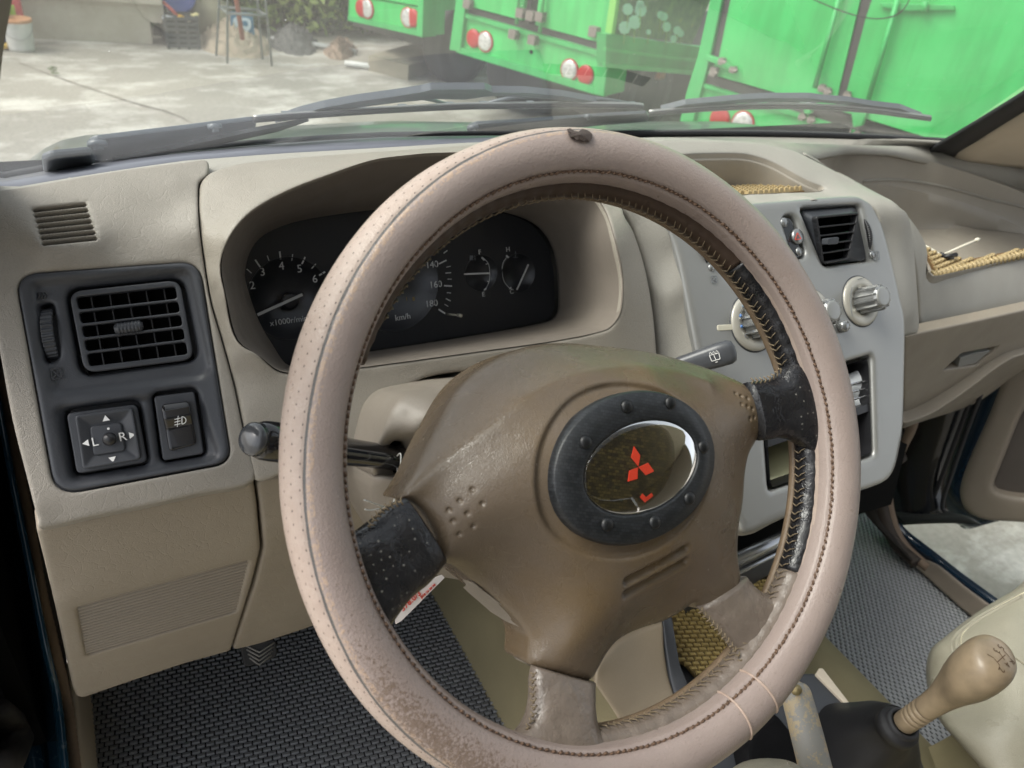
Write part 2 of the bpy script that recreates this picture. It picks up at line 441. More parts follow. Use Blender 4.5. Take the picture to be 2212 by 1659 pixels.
def wrapm(name,col,rough,perf):
    m,t,b=nodes(name); c=coords(t)
    base=mix(t,noise(t,c,50,4),tuple(x*.7 for x in col),tuple(x*1.4 for x in col))
    if perf:
        at_=t.nodes.new('ShaderNodeAttribute'); at_.attribute_name='pl'; d=voro(t,at_.outputs['Vector'],190,'F1',0,.45); f=ramp(t,d,[(.10,(1,1,1)),(.15,(0,0,0))]); base=mix(t,mth(t,'MULTIPLY',f,.45),base,(.30,.29,.26))
    t.links.new(base,b.inputs['Base Color'])
    t.links.new(ramp(t,noise(t,c,45,4),[(.35,(rough-.08,)*3),(.65,(rough+.12,)*3)]),b.inputs['Roughness'])
    n0=bump(t,b,noise(t,c,60,3,.5),.55,.004); n1=bump(t,b,noise(t,coords(t,(1,1,.5)),130,3,.5),.3,.0012,n0)
    v=ramp(t,voro(t,c,330,'DISTANCE_TO_EDGE'),[(0,(0,0,0)),(.10,(1,1,1))]); bump(t,b,v,.2,.0005,n1)
    return m
BLEATH=wrapm('black_leather',(.012,.012,.014),.26,True)
GLEATH=wrapm('grey_leather',(.150,.122,.100),.26,False)
DLEATH=wrapm('black_leather_plain',(.020,.017,.016),.42,False)
def carbon(name,c1,c2,s=300,rough=.45,coat=0):
    m,t,b=nodes(name); c=coords(t)
    br=t.nodes.new('ShaderNodeTexBrick'); br.inputs['Scale'].default_value=s; br.inputs['Color1'].default_value=(*c1,1); br.inputs['Color2'].default_value=(*c2,1); br.inputs['Mortar'].default_value=(*[x*.4 for x in c1],1)
    br.inputs['Mortar Size'].default_value=.06; br.inputs['Brick Width'].default_value=1.3; br.inputs['Row Height'].default_value=.8; br.inputs['Bias'].default_value=-.1
    a_=t.nodes.new('ShaderNodeAttribute'); a_.attribute_name='pl'; mp=t.nodes.new('ShaderNodeMapping'); mp.inputs['Rotation'].default_value=(0,0,.35); t.links.new(a_.outputs['Vector'],mp.inputs[0]); t.links.new(mp.outputs[0],br.inputs['Vector'])
    t.links.new(br.outputs['Color'],b.inputs['Base Color']); b.inputs['Roughness'].default_value=rough; b.inputs['Coat Weight'].default_value=coat; b.inputs['Coat Roughness'].default_value=.05
    bump(t,b,br.outputs['Fac'],-.5,.0004); return m
CARB=carbon('carbon_ring',(.009,.011,.013),(.022,.024,.028),420)
CARB2=carbon('carbon_badge',(.014,.012,.008),(.058,.046,.018),420,.3)
def clear(name,tint=(1,1,1),rough=.03,base_refl=.05):
    m=bpy.data.materials.new(name); m.use_nodes=True; t=m.node_tree; t.nodes.clear()
    o=t.nodes.new('ShaderNodeOutputMaterial'); tr=t.nodes.new('ShaderNodeBsdfTransparent'); tr.inputs[0].default_value=(*tint,1)
    g=t.nodes.new('ShaderNodeBsdfGlossy'); g.inputs['Roughness'].default_value=rough
    fr=t.nodes.new('ShaderNodeFresnel'); fr.inputs[0].default_value=1.5
    ms=t.nodes.new('ShaderNodeMixShader'); t.links.new(fr.outputs[0],ms.inputs[0]); t.links.new(tr.outputs[0],ms.inputs[1]); t.links.new(g.outputs[0],ms.inputs[2])
    t.links.new(ms.outputs[0],o.inputs[0]); fr.inputs[0].default_value=1.5 if name!='gauge_lens' else 1.2; return m,t,ms,o
CLEAR,_,_,_=clear('clear_dome',(.97,.96,.93))
LENS,_,_,_=clear('gauge_lens',(.92,.93,.95),.06)
# ================================================================ STEERING WHEEL
WC=np.array([.26875638,.27573377,CZ-.29989262]); AL=R_(39.08)
WN=np.array([0,-math.cos(AL),math.sin(AL)])
WPL=Pl(WC,WN)
def WH(u,v,h=0): return WPL.px(u,v,h)
wheel=thing('steering_wheel',WC,'steering wheel with worn pinkish leather cover and brown vinyl hub before the gauges','steering wheel')
RM,rm=.190,.01722
th_s=[-180,-168,-156,-140,-120,-90,-60,-30,0,30,60,91,108,121,132,146,158,168,180]
ph_s=[60,54,47,42,38,30,15,0,-5,0,20,48,58,64,67,69,69,66,60]
def phis(th): return np.interp(th,th_s,ph_s)
def phin(th): return 147+3*np.sin(np.radians(th*3))
nT,nP=900,72
V=[];A=[];Wr=[]
for i in range(nT):
    th=-180+360*i/nT; t=R_(th); d=WPL.x*math.cos(t)+WPL.y*math.sin(t)
    s1=phis(th); s2=phin(th)
    for k in range(nP):
        p=-180+360*k/nP
        a1=(p-s1)*math.pi/180*rm; a2=(p-s2+180)%360-180; a2=a2*math.pi/180*rm
        r=rm*(1+.012*math.sin(t*9+.5)*math.sin(t*4))-.0009*math.exp(-(a1/.0009)**2)-.0012*math.exp(-(a2/.0013)**2)
        if a1<0 and a1>-.03: r-=.0003
        r+=.0004*math.exp(-((a2-.003)/.0015)**2)
        P=WC+d*(RM+r*math.cos(R_(p)))+WN*(r*math.sin(R_(p)))
        V.append(P); a1w=((p-s1+180)%360-180)*math.pi/180*rm
        A.append((t*RM+3,a1w,a2))
        w=math.exp(-((th+150)/16)**2)*math.exp(-((a1-.008)/.012)**2)+.9*math.exp(-((th+132)/14)**2)*math.exp(-((a1-.010)/.012)**2)+.5*math.exp(-((th+168)/10)**2)*math.exp(-((a1-.026)/.006)**2)-.25
        if a1<0: w-=.15
        Wr.append(w)
Fc=[(i*nP+k,((i+1)%nT)*nP+k,((i+1)%nT)*nP+(k+1)%nP,i*nP+(k+1)%nP) for i in range(nT) for k in range(nP)]
me=mesh(V,Fc); at=me.attributes.new('seam','FLOAT_VECTOR','POINT'); at.data.foreach_set('vector',np.array(A).ravel())
at=me.attributes.new('wear','FLOAT','POINT'); at.data.foreach_set('value',np.array(Wr))
rim=link('rim_cover',me,RIMM,wheel)
def rp(th,p,r=rm,R=RM,dh=0):
    t=R_(th); d=WPL.x*math.cos(t)+WPL.y*math.sin(t); return WC+d*(R+r*math.cos(R_(p)))+WN*(r*math.sin(R_(p))+dh)
# seam stitches
parts=[]; th=-180
while th<180:
    s2=phin(th); a=rp(th,s2-3*random.random(),rm*.985); b_=rp(th+.75,s2+3*random.random(),rm*.985); parts.append(tube([a,(a+b_)/2+WN*.0006,b_],.00065+.0003*random.random(),5)); th+=1.25+.3*random.random()
link('seam_stitching',mesh(*merge(parts)),THREADD,rim)
parts=[tube([rp(th,p,rm+.0002) for p in range(40,200,8)],.0009,6) for th in (-77,-69.5)]
link('joining_seam',mesh(*merge(parts)),simple('pale_seam',(.36,.27,.22),.5,var=.4,vs=300),rim)
# original rim under the cover: coloured sections with lacing
def sect(th0,th1,name,mt):
    V=[];n=int(abs(th1-th0)/1.0)+2; m=20
    for i in range(n):
        th=th0+(th1-th0)*i/(n-1)
        for k in range(m): V.append(rp(th,360*k/m,.0112*(1+.03*math.sin(th*1.7)),.1785,-.0120))
    Fc=[(i*m+k,(i+1)*m+k,(i+1)*m+(k+1)%m,i*m+(k+1)%m) for i in range(n-1) for k in range(m)]+[tuple(range(m)),tuple(range((n-1)*m,n*m))[::-1]]
    return link(name,mesh(V,Fc),mt,wheel)
sect(-42,38,'leather_wrap',BLEATH); sect(38.3,150,'leather_wrap',simple('dark_brown_leather',(.045,.027,.018),.45,bumps=.5,bs=200)); sect(190,199,'leather_wrap',BLEATH); sect(-112,-42.3,'leather_wrap',GLEATH)
V=[];n=250;m=10
for i in range(n):
    for k in range(m): V.append(rp(i-111,360*k/m,.0034,.1722,-.0225))
link('piping_edge',mesh(V,[(i*m+k,(i+1)*m+k,(i+1)*m+(k+1)%m,i*m+(k+1)%m) for i in range(n-1) for k in range(m)]),PIPING,wheel)
parts=[]
for th in np.arange(-110,140,1.9):
    if 5<abs(th)<13 and False: continue
    j=random.uniform(-.3,.3)
    c_=rp(th+j,181,.0119,.1785,-.0120)
    for dp,dt in ((-26,1.15),(26,1.15)):
        e=rp(th+j+dt,181+dp,.0121,.1785,-.0120); mdl=rp(th+j+dt*.6,181+dp*.55,.0128,.1785,-.0120)
        parts.append(tube([c_,mdl,e],[.0006,.0004,.0002],5))
link('lacing',mesh(*merge(parts)),THREAD,wheel)
# worn reptile-shaped patch on top of the rim: raised dark scrap
def on_rim(u,v,off=0):
    d=ray(u,v); d=d/np.linalg.norm(d); t=.2
    for _ in range(4000):
        P=CAM+d*t; q=P-WC; a=q@WPL.x; b_=q@WPL.y; c=q@WN; s=math.hypot(math.hypot(a,b_)-RM,c)-rm-off
        if s<1e-5: return P
        t+=max(s*.5,1e-5)
        if t>1: return None
pts=[(1225,279),(1232,277),(1240,282),(1250,284),(1258,278),(1266,280),(1273,283),(1279,289),(1279,298),(1274,305),(1266,303),(1262,306),(1252,301),(1247,303),(1240,297),(1231,296),(1228,290),(1234,288),(1226,284)]
top=[on_rim(u,v,.0022) for u,v in pts]; bot=[on_rim(u,v,-.001) for u,v in pts]; cen=on_rim(1253,291,.0034)
n=len(pts); link('patch',mesh(top+bot+[cen],[(i,(i+1)%n,2*n) for i in range(n)]+[(i,i+n,(i+1)%n+n,(i+1)%n) for i in range(n)]),simple('dark_scrap',(.05,.035,.028),.6,var=.6,vs=300,bumps=1,bs=500),rim,smooth=False)
# ---- hub (airbag pad)
HO=[(867,1072,-.012),(896,1019,-.02),(940,928,-.032),(994,837,-.038),(1045,790,-.042),(1104,760,-.045),(1165,743,-.046),(1232,739,-.046),(1325,747,-.044),(1400,757,-.040),(1466,772,-.035),(1544,797,-.026),(1610,825,-.016),
 (1640,848,-.012),(1656,875,-.012),(1658,900,-.012),(1650,930,-.014),(1637,957,-.016),(1622,985,-.016),(1614,1030,-.016),(1611,1086,-.016),(1601,1140,-.017),(1600,1190,-.017),(1603,1223,-.018),(1607,1252,-.018),(1599,1283,-.018),(1576,1310,-.02),(1545,1321,-.02),(1520,1318,-.02),(1502,1306,-.022),
 (1466,1332,-.026),(1430,1348,-.03),(1388,1362,-.03),(1345,1381,-.03),(1318,1408,-.028),(1298,1445,-.024),(1283,1474,-.02),(1245,1469,-.018),(1207,1455,-.018),(1153,1440,-.02),(1147,1400,-.024),(1141,1372,-.028),(1124,1345,-.03),(1098,1319,-.032),(1055,1282,-.034),(1012,1248,-.03),(985,1228,-.022),(962,1214,-.014),(959,1195,-.012),(950,1160,-.012),(928,1118,-.012),(905,1092,-.012),(885,1079,-.012)]
crease=[(905,1062,-.006),(950,1026,-.001),(1013,975,.004),(1075,925,.007),(1138,870,.009),(1200,832,.009),(1263,805,.008),(1357,783,.004),(1419,779,.001),(1513,793,-.006),(1575,818,-.010)]
inner=[(1000,1100,.001),(1080,1040,.010),(1130,1150,.011),(1060,1180,.003),(960,1120,-.003),(1150,1000,.013),(1230,900,.014),(1250,1250,.009),(1350,1220,.012),(1450,1190,.011),(1550,1100,.004),(1585,1000,-.001),(1600,920,-.004),(1500,860,.007),(1400,825,.009),(1560,930,.002),(1230,1050,.014),(1370,1010,.0145),(1360,930,.0145),(1360,1130,.0145),(1500,980,.012),
 (1440,1280,.001),(1340,1310,.0),(1240,1360,-.006),(1200,1300,.0),(1200,1400,-.011),(1530,1250,-.006),(1150,1300,-.006),(1080,1240,-.008),(1080,860,-.012),(990,930,-.016),(1190,780,-.022),(1300,760,-.026),(1030,870,-.022),(1120,800,-.026),(1000,1000,-.002)]
inner=[(1080,1080,.006),(1150,1000,.012),(1230,930,.014),(1250,1180,.011),(1370,1010,.0145),(1360,930,.0145),(1360,1130,.0145),(1500,980,.012),(1450,1200,.009),(1560,1100,.001),(1590,910,-.004),(1340,1310,.0),(1230,1390,-.009),(1010,1110,0),(1090,850,-.016),(1250,775,-.024),(990,930,-.018),(1400,800,-.008)]
ctrl=[WH(*p) for p in inner]
RC=WPL.to(WH(1365,1012,.014)); dots=[(989,1105),(1005,1083),(1031,1074)]
dotL=[(985,1104),(1004,1083),(1028,1058),(994,1128),(1018,1110),(1045,1088),(1009,1157),(1033,1138)]
dotR=[(1603,849),(1613,855),(1626,860),(1609,873),(1622,878),(1634,883),(1627,904),(1638,901)]
gro=[((1368,1258),(1494,1186)),((1374,1288),(1502,1217))]
DL=[WPL.to(WH(u,v,.004))[:2] for u,v in dotL]+[WPL.to(WH(u,v,-.006))[:2] for u,v in dotR]
GR=[(WPL.to(WH(*a,.012))[:2],WPL.to(WH(*b_,.010))[:2]) for a,b_ in gro]
EX=np.array([c_+np.array([r_*math.cos(t),r_*math.sin(t)]) for c_ in DL for r_,n_ in ((0,1),(.0007,6),(.0012,10),(.0016,12),(.0021,12)) for t in np.linspace(0,6.28,n_,endpoint=False)])
def hubdisp(Q,pl):
    z=np.zeros(len(Q))
    for c_ in DL: z-=.0013*np.exp(-((np.hypot(*(Q-c_).T))/.0015)**4)
    for a,b_ in GR:
        D=b_-a; t=np.clip(((Q-a)@D)/(D@D),0,1); d=np.hypot(*((a+t[:,None]*D)-Q).T); z-=.0042*np.exp(-(d/.0030)**4)
    CR=np.array([pl.to(p)[:2] for p in cr([WH(p[0],p[1],.008) for p in crease],6)]); best=np.full(len(Q),9.)
    for a,b_ in zip(CR[:-1],CR[1:]):
        D=b_-a; t=np.clip(((Q-a)@D)/(D@D),0,1); best=np.minimum(best,np.hypot(*((a+t[:,None]*D)-Q).T))
    z+=.0042*np.exp(-(best/.0075)**1.5)
    d=np.hypot((Q[:,0]-RC[0])/.0645,(Q[:,1]-RC[1])/.0515); z-=.004*np.clip((1.05-d)/.06,0,1)
    return z
hub=patch('hub_pad',cr([WH(*p) for p in HO],4,True),WPL,HUBM,wheel,ctrl=ctrl,step=.0015,r=.006,thick=.03,disp=hubdisp,lam=1.2e-2,extra=EX)
# lower trim behind the pad, left of the bottom spoke
lo=[(960,1216,-.03),(1000,1238,-.032),(1050,1278,-.034),(1098,1317,-.034),(1128,1350,-.032),(1143,1395,-.03),(1150,1440,-.028),(1140,1430,-.04),(1122,1385,-.046),(1105,1350,-.05),(1080,1325,-.052),(1040,1290,-.052),(1010,1258,-.05),(985,1232,-.045)]
patch('hub_back_cover',cr([WH(*p) for p in lo],3,True),WPL,COLM,wheel,step=.003,r=.002,thick=.02)
lo=[(1505,1300,-.02),(1545,1318,-.022),(1580,1308,-.022),(1600,1285,-.022),(1590,1325,-.03),(1540,1345,-.034),(1505,1325,-.034)]
# carbon ring
RCp=WPL.at(RC[0],RC[1],RC[2])
def ell(a,b_,h,rot=0,n=64,c=(0,0)):
    return [WPL.at(RC[0]+c[0]+a*math.cos(t)*math.cos(rot)-b_*math.sin(t)*math.sin(rot),RC[1]+c[1]+a*math.cos(t)*math.sin(rot)+b_*math.sin(t)*math.cos(rot),h) for t in np.linspace(0,2*math.pi,n,endpoint=False)]
def fit_ell(pts,h):
    P=np.array([WPL.to(WH(u,v,h))[:2] for u,v in pts]); c=P.mean(0); Q=P-c
    U=np.stack([Q[:,0]**2,Q[:,0]*Q[:,1],Q[:,1]**2,Q[:,0],Q[:,1]],1); s=np.linalg.lstsq(U,np.ones(len(Q)),rcond=None)[0]
    A_=np.array([[s[0],s[1]/2],[s[1]/2,s[2]]]); cc=-np.linalg.solve(2*A_,s[3:]); k=1+cc@A_@cc
    w,v=np.linalg.eigh(A_/k); return c+cc,1/np.sqrt(w),v
def ring_loop(fe,h,s=1,n=96):
    c,ax,v=fe; return [WPL.at(*(c+v[:,0]*ax[0]*s*math.cos(t)+v[:,1]*ax[1]*s*math.sin(t)),h) for t in np.linspace(0,2*math.pi,n,endpoint=False)]
hb=.0165
ro=[(1188,1015),(1191,1060),(1212,1108),(1250,1148),(1310,1173),(1347,1178),(1405,1171),(1470,1135),(1520,1070),(1538,1000),(1537,960),(1520,905),(1480,865),(1440,850),(1404,845),(1340,853),(1280,880),(1230,925),(1200,970)]
li=[(1257,1030),(1262,1055),(1280,1080),(1310,1102),(1350,1112),(1400,1106),(1450,1080),(1485,1040),(1500,1000),(1500,960),(1485,930),(1460,913),(1420,908),(1390,911),(1340,926),(1300,955),(1270,990)]
fo=fit_ell(ro,hb-.001); fi=fit_ell(li,hb)
def hat(fe1,fe2,prof,n=96):
    L=[]
    for k,s,h in prof:
        a=np.array(ring_loop(fe1,h,1)); 
        if k: b_=np.array(ring_loop(fe2,h,1)); q=a*(1-s)+b_*s
        else: q=np.array(ring_loop(fe1,h,s))
        L.append(q)
    return loft(L,n=n)
V,Fc=hat(fo,fi,[(0,1.0,hb-.010),(0,1.005,hb-.003),(0,.985,hb),(1,.08,hb+.0012),(1,.9,hb+.0016),(1,.985,hb+.001),(1,1.0,hb-.002)])
ring=link('badge_ring',mesh(V,Fc),CARB,wheel)
parts=[]
for u,v in [(1353,878),(1447,870),(1264,955),(1518,965),(1488,1077),(1310,1133),(1413,1128)]:
    q=WPL.to(WH(u,v,hb+.001)); link('rivet',mesh(*lathe(WPL,[(.0042,hb+.0012),(.0040,hb+.0022),(.0028,hb+.0032),(.0010,hb+.0036)],20,(q[0],q[1]))),CARB,ring)
plattr(ring,WPL)
V,Fc=loft([ring_loop(fi,hb-.0012,s) for s in (.99,.5,.02)],n=96); bd=plattr(link('badge',mesh(V,Fc),CARB2,wheel),WPL)
V,Fc=loft([ring_loop(fi,hb-.0005,1.0)]+[ring_loop(fi,hb+.0003+.0042*math.sqrt(1-s*s),s) for s in (.998,.985,.95,.9,.8,.65,.5,.35,.2,.08,.01)],n=96)
link('clear_dome',mesh(V,Fc),CLEAR,bd)
# three-diamond emblem
P0=WH(1376,1008,hb-.0006)
def dia(tip,s1,s2,root): 
    L=[WH(*root,hb-.0004),WH(*s1,hb-.0004),WH(*tip,hb-.0004),WH(*s2,hb-.0004)]; q=[WPL.to(p) for p in L]
    V=[WPL.at(a[0],a[1],hb-.0003) for a in q]+[WPL.at(a[0],a[1],hb-.001) for a in q]; return V,[(0,1,2,3),(7,6,5,4),(0,4,5,1),(1,5,6,2),(2,6,7,3),(3,7,4,0)]
pa=[dia((1370,965),(1364,988),(1383,984),(1379,1007)),dia((1413,1018),(1400,1000),(1395,1026),(1380,1009)),dia((1357,1040),(1360,1017),(1377,1034),(1378,1010))]
link('emblem',mesh(*merge(pa)),RED,bd,smooth=False)
q=WPL.to(WH(1393,1075,hb-.0004))
link('horn_mark',mesh(*merge([bar(WPL,WH(1385,1070,hb-.0008),WH(1396,1082,hb-.0008),.003,.0002,0),bar(WPL,WH(1394,1080,hb-.0008),WH(1409,1068,hb-.0008),.0022,.0002,0)])),RED,bd,smooth=False)
# ---- spokes
def spoke(Ls,Rs,hs,tk,mt,name='spoke_wrap',st=True,n=28):
    """left and right edge points pixel lists, heights, half thickness"""
    Ls=cr([WH(u,v,h) for (u,v),h in zip(Ls,hs)],5); Rs=cr([WH(u,v,h) for (u,v),h in zip(Rs,hs)],5)
    tks=np.interp(np.linspace(0,1,len(Ls)),np.linspace(0,1,len(tk)),tk); rows=[]
    for a,b_,k in zip(Ls,Rs,tks):
        c=(a+b_)/2; e=(b_-a)/2; rows.append([c+e*(-math.copysign(abs(math.cos(t))**.8,math.cos(t)))+WN*k*math.copysign(abs(math.sin(t))**.75,math.sin(t)) for t in np.linspace(0,2*math.pi,n,endpoint=False)])
    V=[p for r in rows for p in r]; m=len(rows)
    Fc=[(i*n+k,i*n+(k+1)%n,(i+1)*n+(k+1)%n,(i+1)*n+k) for i in range(m-1) for k in range(n)]+[tuple(range(n))[::-1],tuple(range((m-1)*n,m*n))]
    o=plattr(link(name,mesh(V,Fc),mt,wheel),WPL); return o
spoke([(872,1075),(845,1088),(815,1112),(790,1131),(742,1165)],[(961,1214),(942,1238),(920,1262),(878,1298),(828,1372)],[-.013,-.012,-.011,-.008,-.004],[.010,.0125,.013,.013,.010],BLEATH)
spoke([(1612,826),(1640,822),(1672,816),(1697,790),(1745,760)],[(1640,952),(1660,950),(1685,946),(1722,958),(1770,1000)],[-.014,-.014,-.013,-.010,-.006],[.010,.012,.012,.012,.009],BLEATH)
spoke([(1150,1438),(1146,1470),(1146,1510),(1132,1560),(1085,1610)],[(1283,1473),(1280,1500),(1281,1540),(1295,1585),(1345,1640)],[-.021,-.019,-.016,-.012,-.006],[.009,.012,.013,.013,.010],GLEATH)
spoke([(1608,1244),(1632,1272),(1662,1280),(1698,1242),(1728,1200)],[(1508,1312),(1540,1345),(1570,1385),(1590,1425),(1582,1478)],[-.022,-.020,-.018,-.016,-.016],[.009,.012,.012,.010,.007],GLEATH)
# stitches along spokes edges
def stitches(L,h,name='spoke_stitching',n=9,sp=.0022,mt=None):
    P=resamp(cr([WH(u,v,h) for u,v in L],6),n=n,closed=False); parts=[]
    for i in range(len(P)-1):
        d=P[i+1]-P[i]; d/=np.linalg.norm(d); s=np.cross(WN,d)
        for k in (-1,1): parts.append(tube([P[i]-s*sp*k+WN*.0002,P[i]+d*.001+WN*.0012,P[i]+s*sp*.2*k+d*.0025],.0005,5))
    link(name,mesh(*merge(parts)),mt or THREAD,wheel)
stitches([(868,1082),(835,1095),(810,1118),(795,1140)],.000)
stitches([(1622,823),(1660,818),(1690,795)],.000,n=9)
stitches([(1152,1452),(1150,1490),(1152,1540),(1135,1580)],-.006,n=10)
stitches([(1512,1318),(1550,1360),(1580,1395),(1600,1430),(1590,1480)],-.006,n=16)

for nm in ('truck_green','truck_green_frame'):
    m_=MATS[nm]; t_=m_.node_tree; b_=t_.nodes['Principled BSDF']; src=b_.inputs['Base Color'].links[0].from_socket; c_=coords(t_,(1,1,.12))
    f_=ramp(t_,noise(t_,c_,7,6,.7),[(.42,(1,1,1)),(.75,(.62,.66,.58))]); f2=ramp(t_,noise(t_,coords(t_),2.2,5,.7),[(.45,(1,1,1)),(.8,(.78,.80,.74))])
    t_.links.new(mix(t_,1.0,mix(t_,1.0,src,f_,'MULTIPLY'),f2,'MULTIPLY'),b_.inputs['Base Color'])
# ================================================================ DASHBOARD
dash=thing('dashboard',(.65,.7,.5),'beige grained dashboard with silver centre panel and storage trays under the windscreen','dashboard')
FLo=W(30,600,.585); FL=Pl(FLo,(-.12,-1,.73))          # raked fascia plane
TP=Pl(np.array([0,.605,CZ-.262]),(0,-1,2.0))
def S(u,v,o=0):
    p=FL.px(u,v,o)
    return p if p[2]<CZ-.262 else TP.px(u,v,o)
MID=Pl(W(400,700,.55),(0,-.62,.78))                 # reference plane for height fields
# windscreen surface
def GY(x,z): return .955-.2*(x-.65)**2-1.6*(z-(CZ-.335))
GN=np.array([0,.53,.848])
def G(u,v,off=0):
    d=ray(u,v); lo,hi=.1,3.
    for _ in range(50):
        m=(lo+hi)/2; P=CAM+d*(m/np.linalg.norm(d)); 
        if P[1]-GY(P[0],P[2])<off*1.9: lo=m
        else: hi=m
    return CAM+d*(m/np.linalg.norm(d))
# ---- left end of the dashboard
LF=[(-60,395),(0,408),(90,396),(176,380),(300,361),(390,350),(446,345),(449,375),(431,392),(428,420),(430,480),(440,560),(455,650),(478,730),(505,830),(528,940),(549,1036),
    (430,1066),(320,1091),(200,1115),(92,1140),(82,1120),(74,1095),(55,1020),(27,909),(0,765),(-30,600),(-60,450)]
offL={0:-.004,1:-.002,2:-.002,3:-.002,4:-.002,5:-.002,6:-.002}
def LFp(i,p):
    if i<=6: return TP.px(p[0],p[1],-.003)
    if 16<=i<=20: return S(*p,-.004)
    return S(*p,0)
lf=cr([LFp(i,p) for i,p in enumerate(LF)],4,True)
BP=[(55,583),(250,564),(418,562),(440,580),(455,650),(470,760),(500,985),(497,1003),(470,1015),(300,1045),(135,1070),(115,1060),(95,1000),(60,800),(28,640),(30,600)]
BPO=[(30,590),(432,562),(503,1000),(118,1072)]
bph=rnd([FL.px(u,v,0) for u,v in BPO],[.016,.016,.014,.018],8)
ct=[S(u,v,.0) for u,v in [(60,545),(230,528),(400,510),(415,545)]]+[TP.px(u,v) for u,v in [(80,480),(250,470),(380,450),(100,430),(250,410),(380,390)]]
sp=[TP.px(u,v,0) for u,v in [(68,450),(186,437),(213,522),(92,534)]]
slats=[]
for i in range(7):
    t=i/7; a=sp[0]*(1-t)+sp[3]*t; b_=sp[1]*(1-t)+sp[2]*t; a2=sp[0]*(1-t-.085)+sp[3]*(t+.085); b2=sp[1]*(1-t-.085)+sp[2]*(t+.085)
    slats.append(rnd([a,b_,b2,a2],.0013,4))
slats=[[np.array(q)+0 for q in s] for s in slats]
patch('side_fascia',lf,MID,BEIGE,dash,ctrl=ct,holes=[bph]+slats,step=.0028,r=.0022,thick=.012,lam=1e-4)
dk=[TP.px(u,v,-.011) for u,v in [(50,435),(205,425),(235,535),(75,545)]]
prism('speaker_grille_back',dk,TP,VOID,-.016,-.012,dash)
# ---- dark side panel with air vent, mirror switch and fog lamp switch
PP_=Pl(FL.px(250,800,0),FL.n,FL.x)
panel=prism('switch_panel_base',[PP_.px(u,v,-.02) for u,v in [(24,584),(437,556),(510,1006),(110,1080)]],PP_,GREYP,-.035,-.030,dash)
vo=rnd([FL.px(u,v,-.002) for u,v in [(138,622),(395,598),(430,778),(172,815)]],.010,6)     # vent bay
wo=rnd([FL.px(u,v,-.002) for u,v in [(81,657),(113,650),(128,775),(96,788)]],.008,6)
ms=rnd([FL.px(u,v,-.002) for u,v in [(134,885),(300,862),(322,1005),(158,1032)]],.006,5)
fs=rnd([FL.px(u,v,-.002) for u,v in [(326,848),(425,835),(448,985),(346,1002)]],.006,5)
def panel_disp(Q,pl):
    z=np.zeros(len(Q))
    def reg(px,r,dep,soft):
        L=np.array([pl.to(q)[:2] for q in rnd([FL.px(u,v,0) for u,v in px],r,5)])
        d=segdist(Q,[L]); s=np.where(inpoly(Q,L),d,-d); return dep*np.clip(s/soft,0,1)**1
    z-=reg([(62,605),(415,578),(462,800),(440,822),(108,858)],.008,.004,.004)
    z-=reg([(112,878),(430,838),(478,985),(455,1003),(150,1050)],.008,.004,.004)
    return z
pnl=patch('switch_panel',rnd([FL.px(u,v,.0005) for u,v in [(31,592),(430,563),(501,998),(119,1070)]],[.015,.015,.013,.017],8),PP_,GREYP,dash,holes=[vo,wo,ms,fs],step=.0022,r=.003,thick=.02,disp=panel_disp)
# vent louvres
def vent(frame_px,pl,parent,rows,cols,rr,mt,r0=.008,dp=-.006,knob=None,fw=.004,name='air_vent'):
    F=rnd([pl.px(u,v,dp) for u,v in frame_px],r0,6); c=np.mean(F,axis=0)
    Q=[pl.px(u,v,dp) for u,v in frame_px]
    tl,tr,br,bl=Q
    def q(a,b_): return (tl*(1-a)+tr*a)*(1-b_)+(bl*(1-a)+br*a)*b_
    wx=np.linalg.norm(tr-tl); ins=fw/wx
    holes=[]
    hh=1/rows
    for i in range(rows):
        m=.17*hh; b0=ins*1.4+(1-2.8*ins)*i*hh+m/2*(i>0); b1=ins*1.4+(1-2.8*ins)*(i+1)*hh-m/2*(i<rows-1)
        holes.append(rnd([q(ins,b0),q(1-ins,b0),q(1-ins,b1),q(ins,b1)],[rr]*4,5))
    o=patch(name,F,pl,mt,parent,holes=holes,step=.0016,r=.0011,thick=.006,flat=False)
    pa=[]
    for j in range(1,cols+1):
        a=j/(cols+1); A=q(a,.05)-pl.n*.011; B=q(a,.95)-pl.n*.011
        s=pl.x*.0005; n=-pl.n*.009
        pa.append(([A-s,A+s,B+s,B-s,A-s+n,A+s+n,B+s+n,B-s+n],[(0,1,2,3),(7,6,5,4),(0,4,5,1),(1,5,6,2),(2,6,7,3),(3,7,4,0)]))
    for k,p_ in enumerate(pa): link('vane',mesh(*p_),BLACKP,o,smooth=False)
    B=[q(*s) for s in ((0,0),(1,0),(1,1),(0,1))]
    bk=prism('vent_back',[p-pl.n*.02 for p in B],pl,VOID,pl.to(B[0])[2]-.026,pl.to(B[0])[2]-.022,o)
    if knob is not None:
        A=pl.px(knob[0],knob[1],dp); B=pl.px(knob[2],knob[3],dp); L=np.linalg.norm(B-A); n=30
        P=[A+(B-A)*t+pl.n*.004 for t in np.linspace(0,1,n)]; r=[knob[4]*(1+.10*math.sin(t*math.pi*2*8))*min(1,.55+4*min(t,1-t)) for t in np.linspace(0,1,n)]
        link('knob',mesh(*tube(P,r,14)),mt,o)
    return o
v1=vent([(148,630),(388,604),(420,776),(182,806)],PP_,pnl,5,5,.0022,GREYP,r0=.009,dp=-.003,knob=(248,713,310,704,.0042))
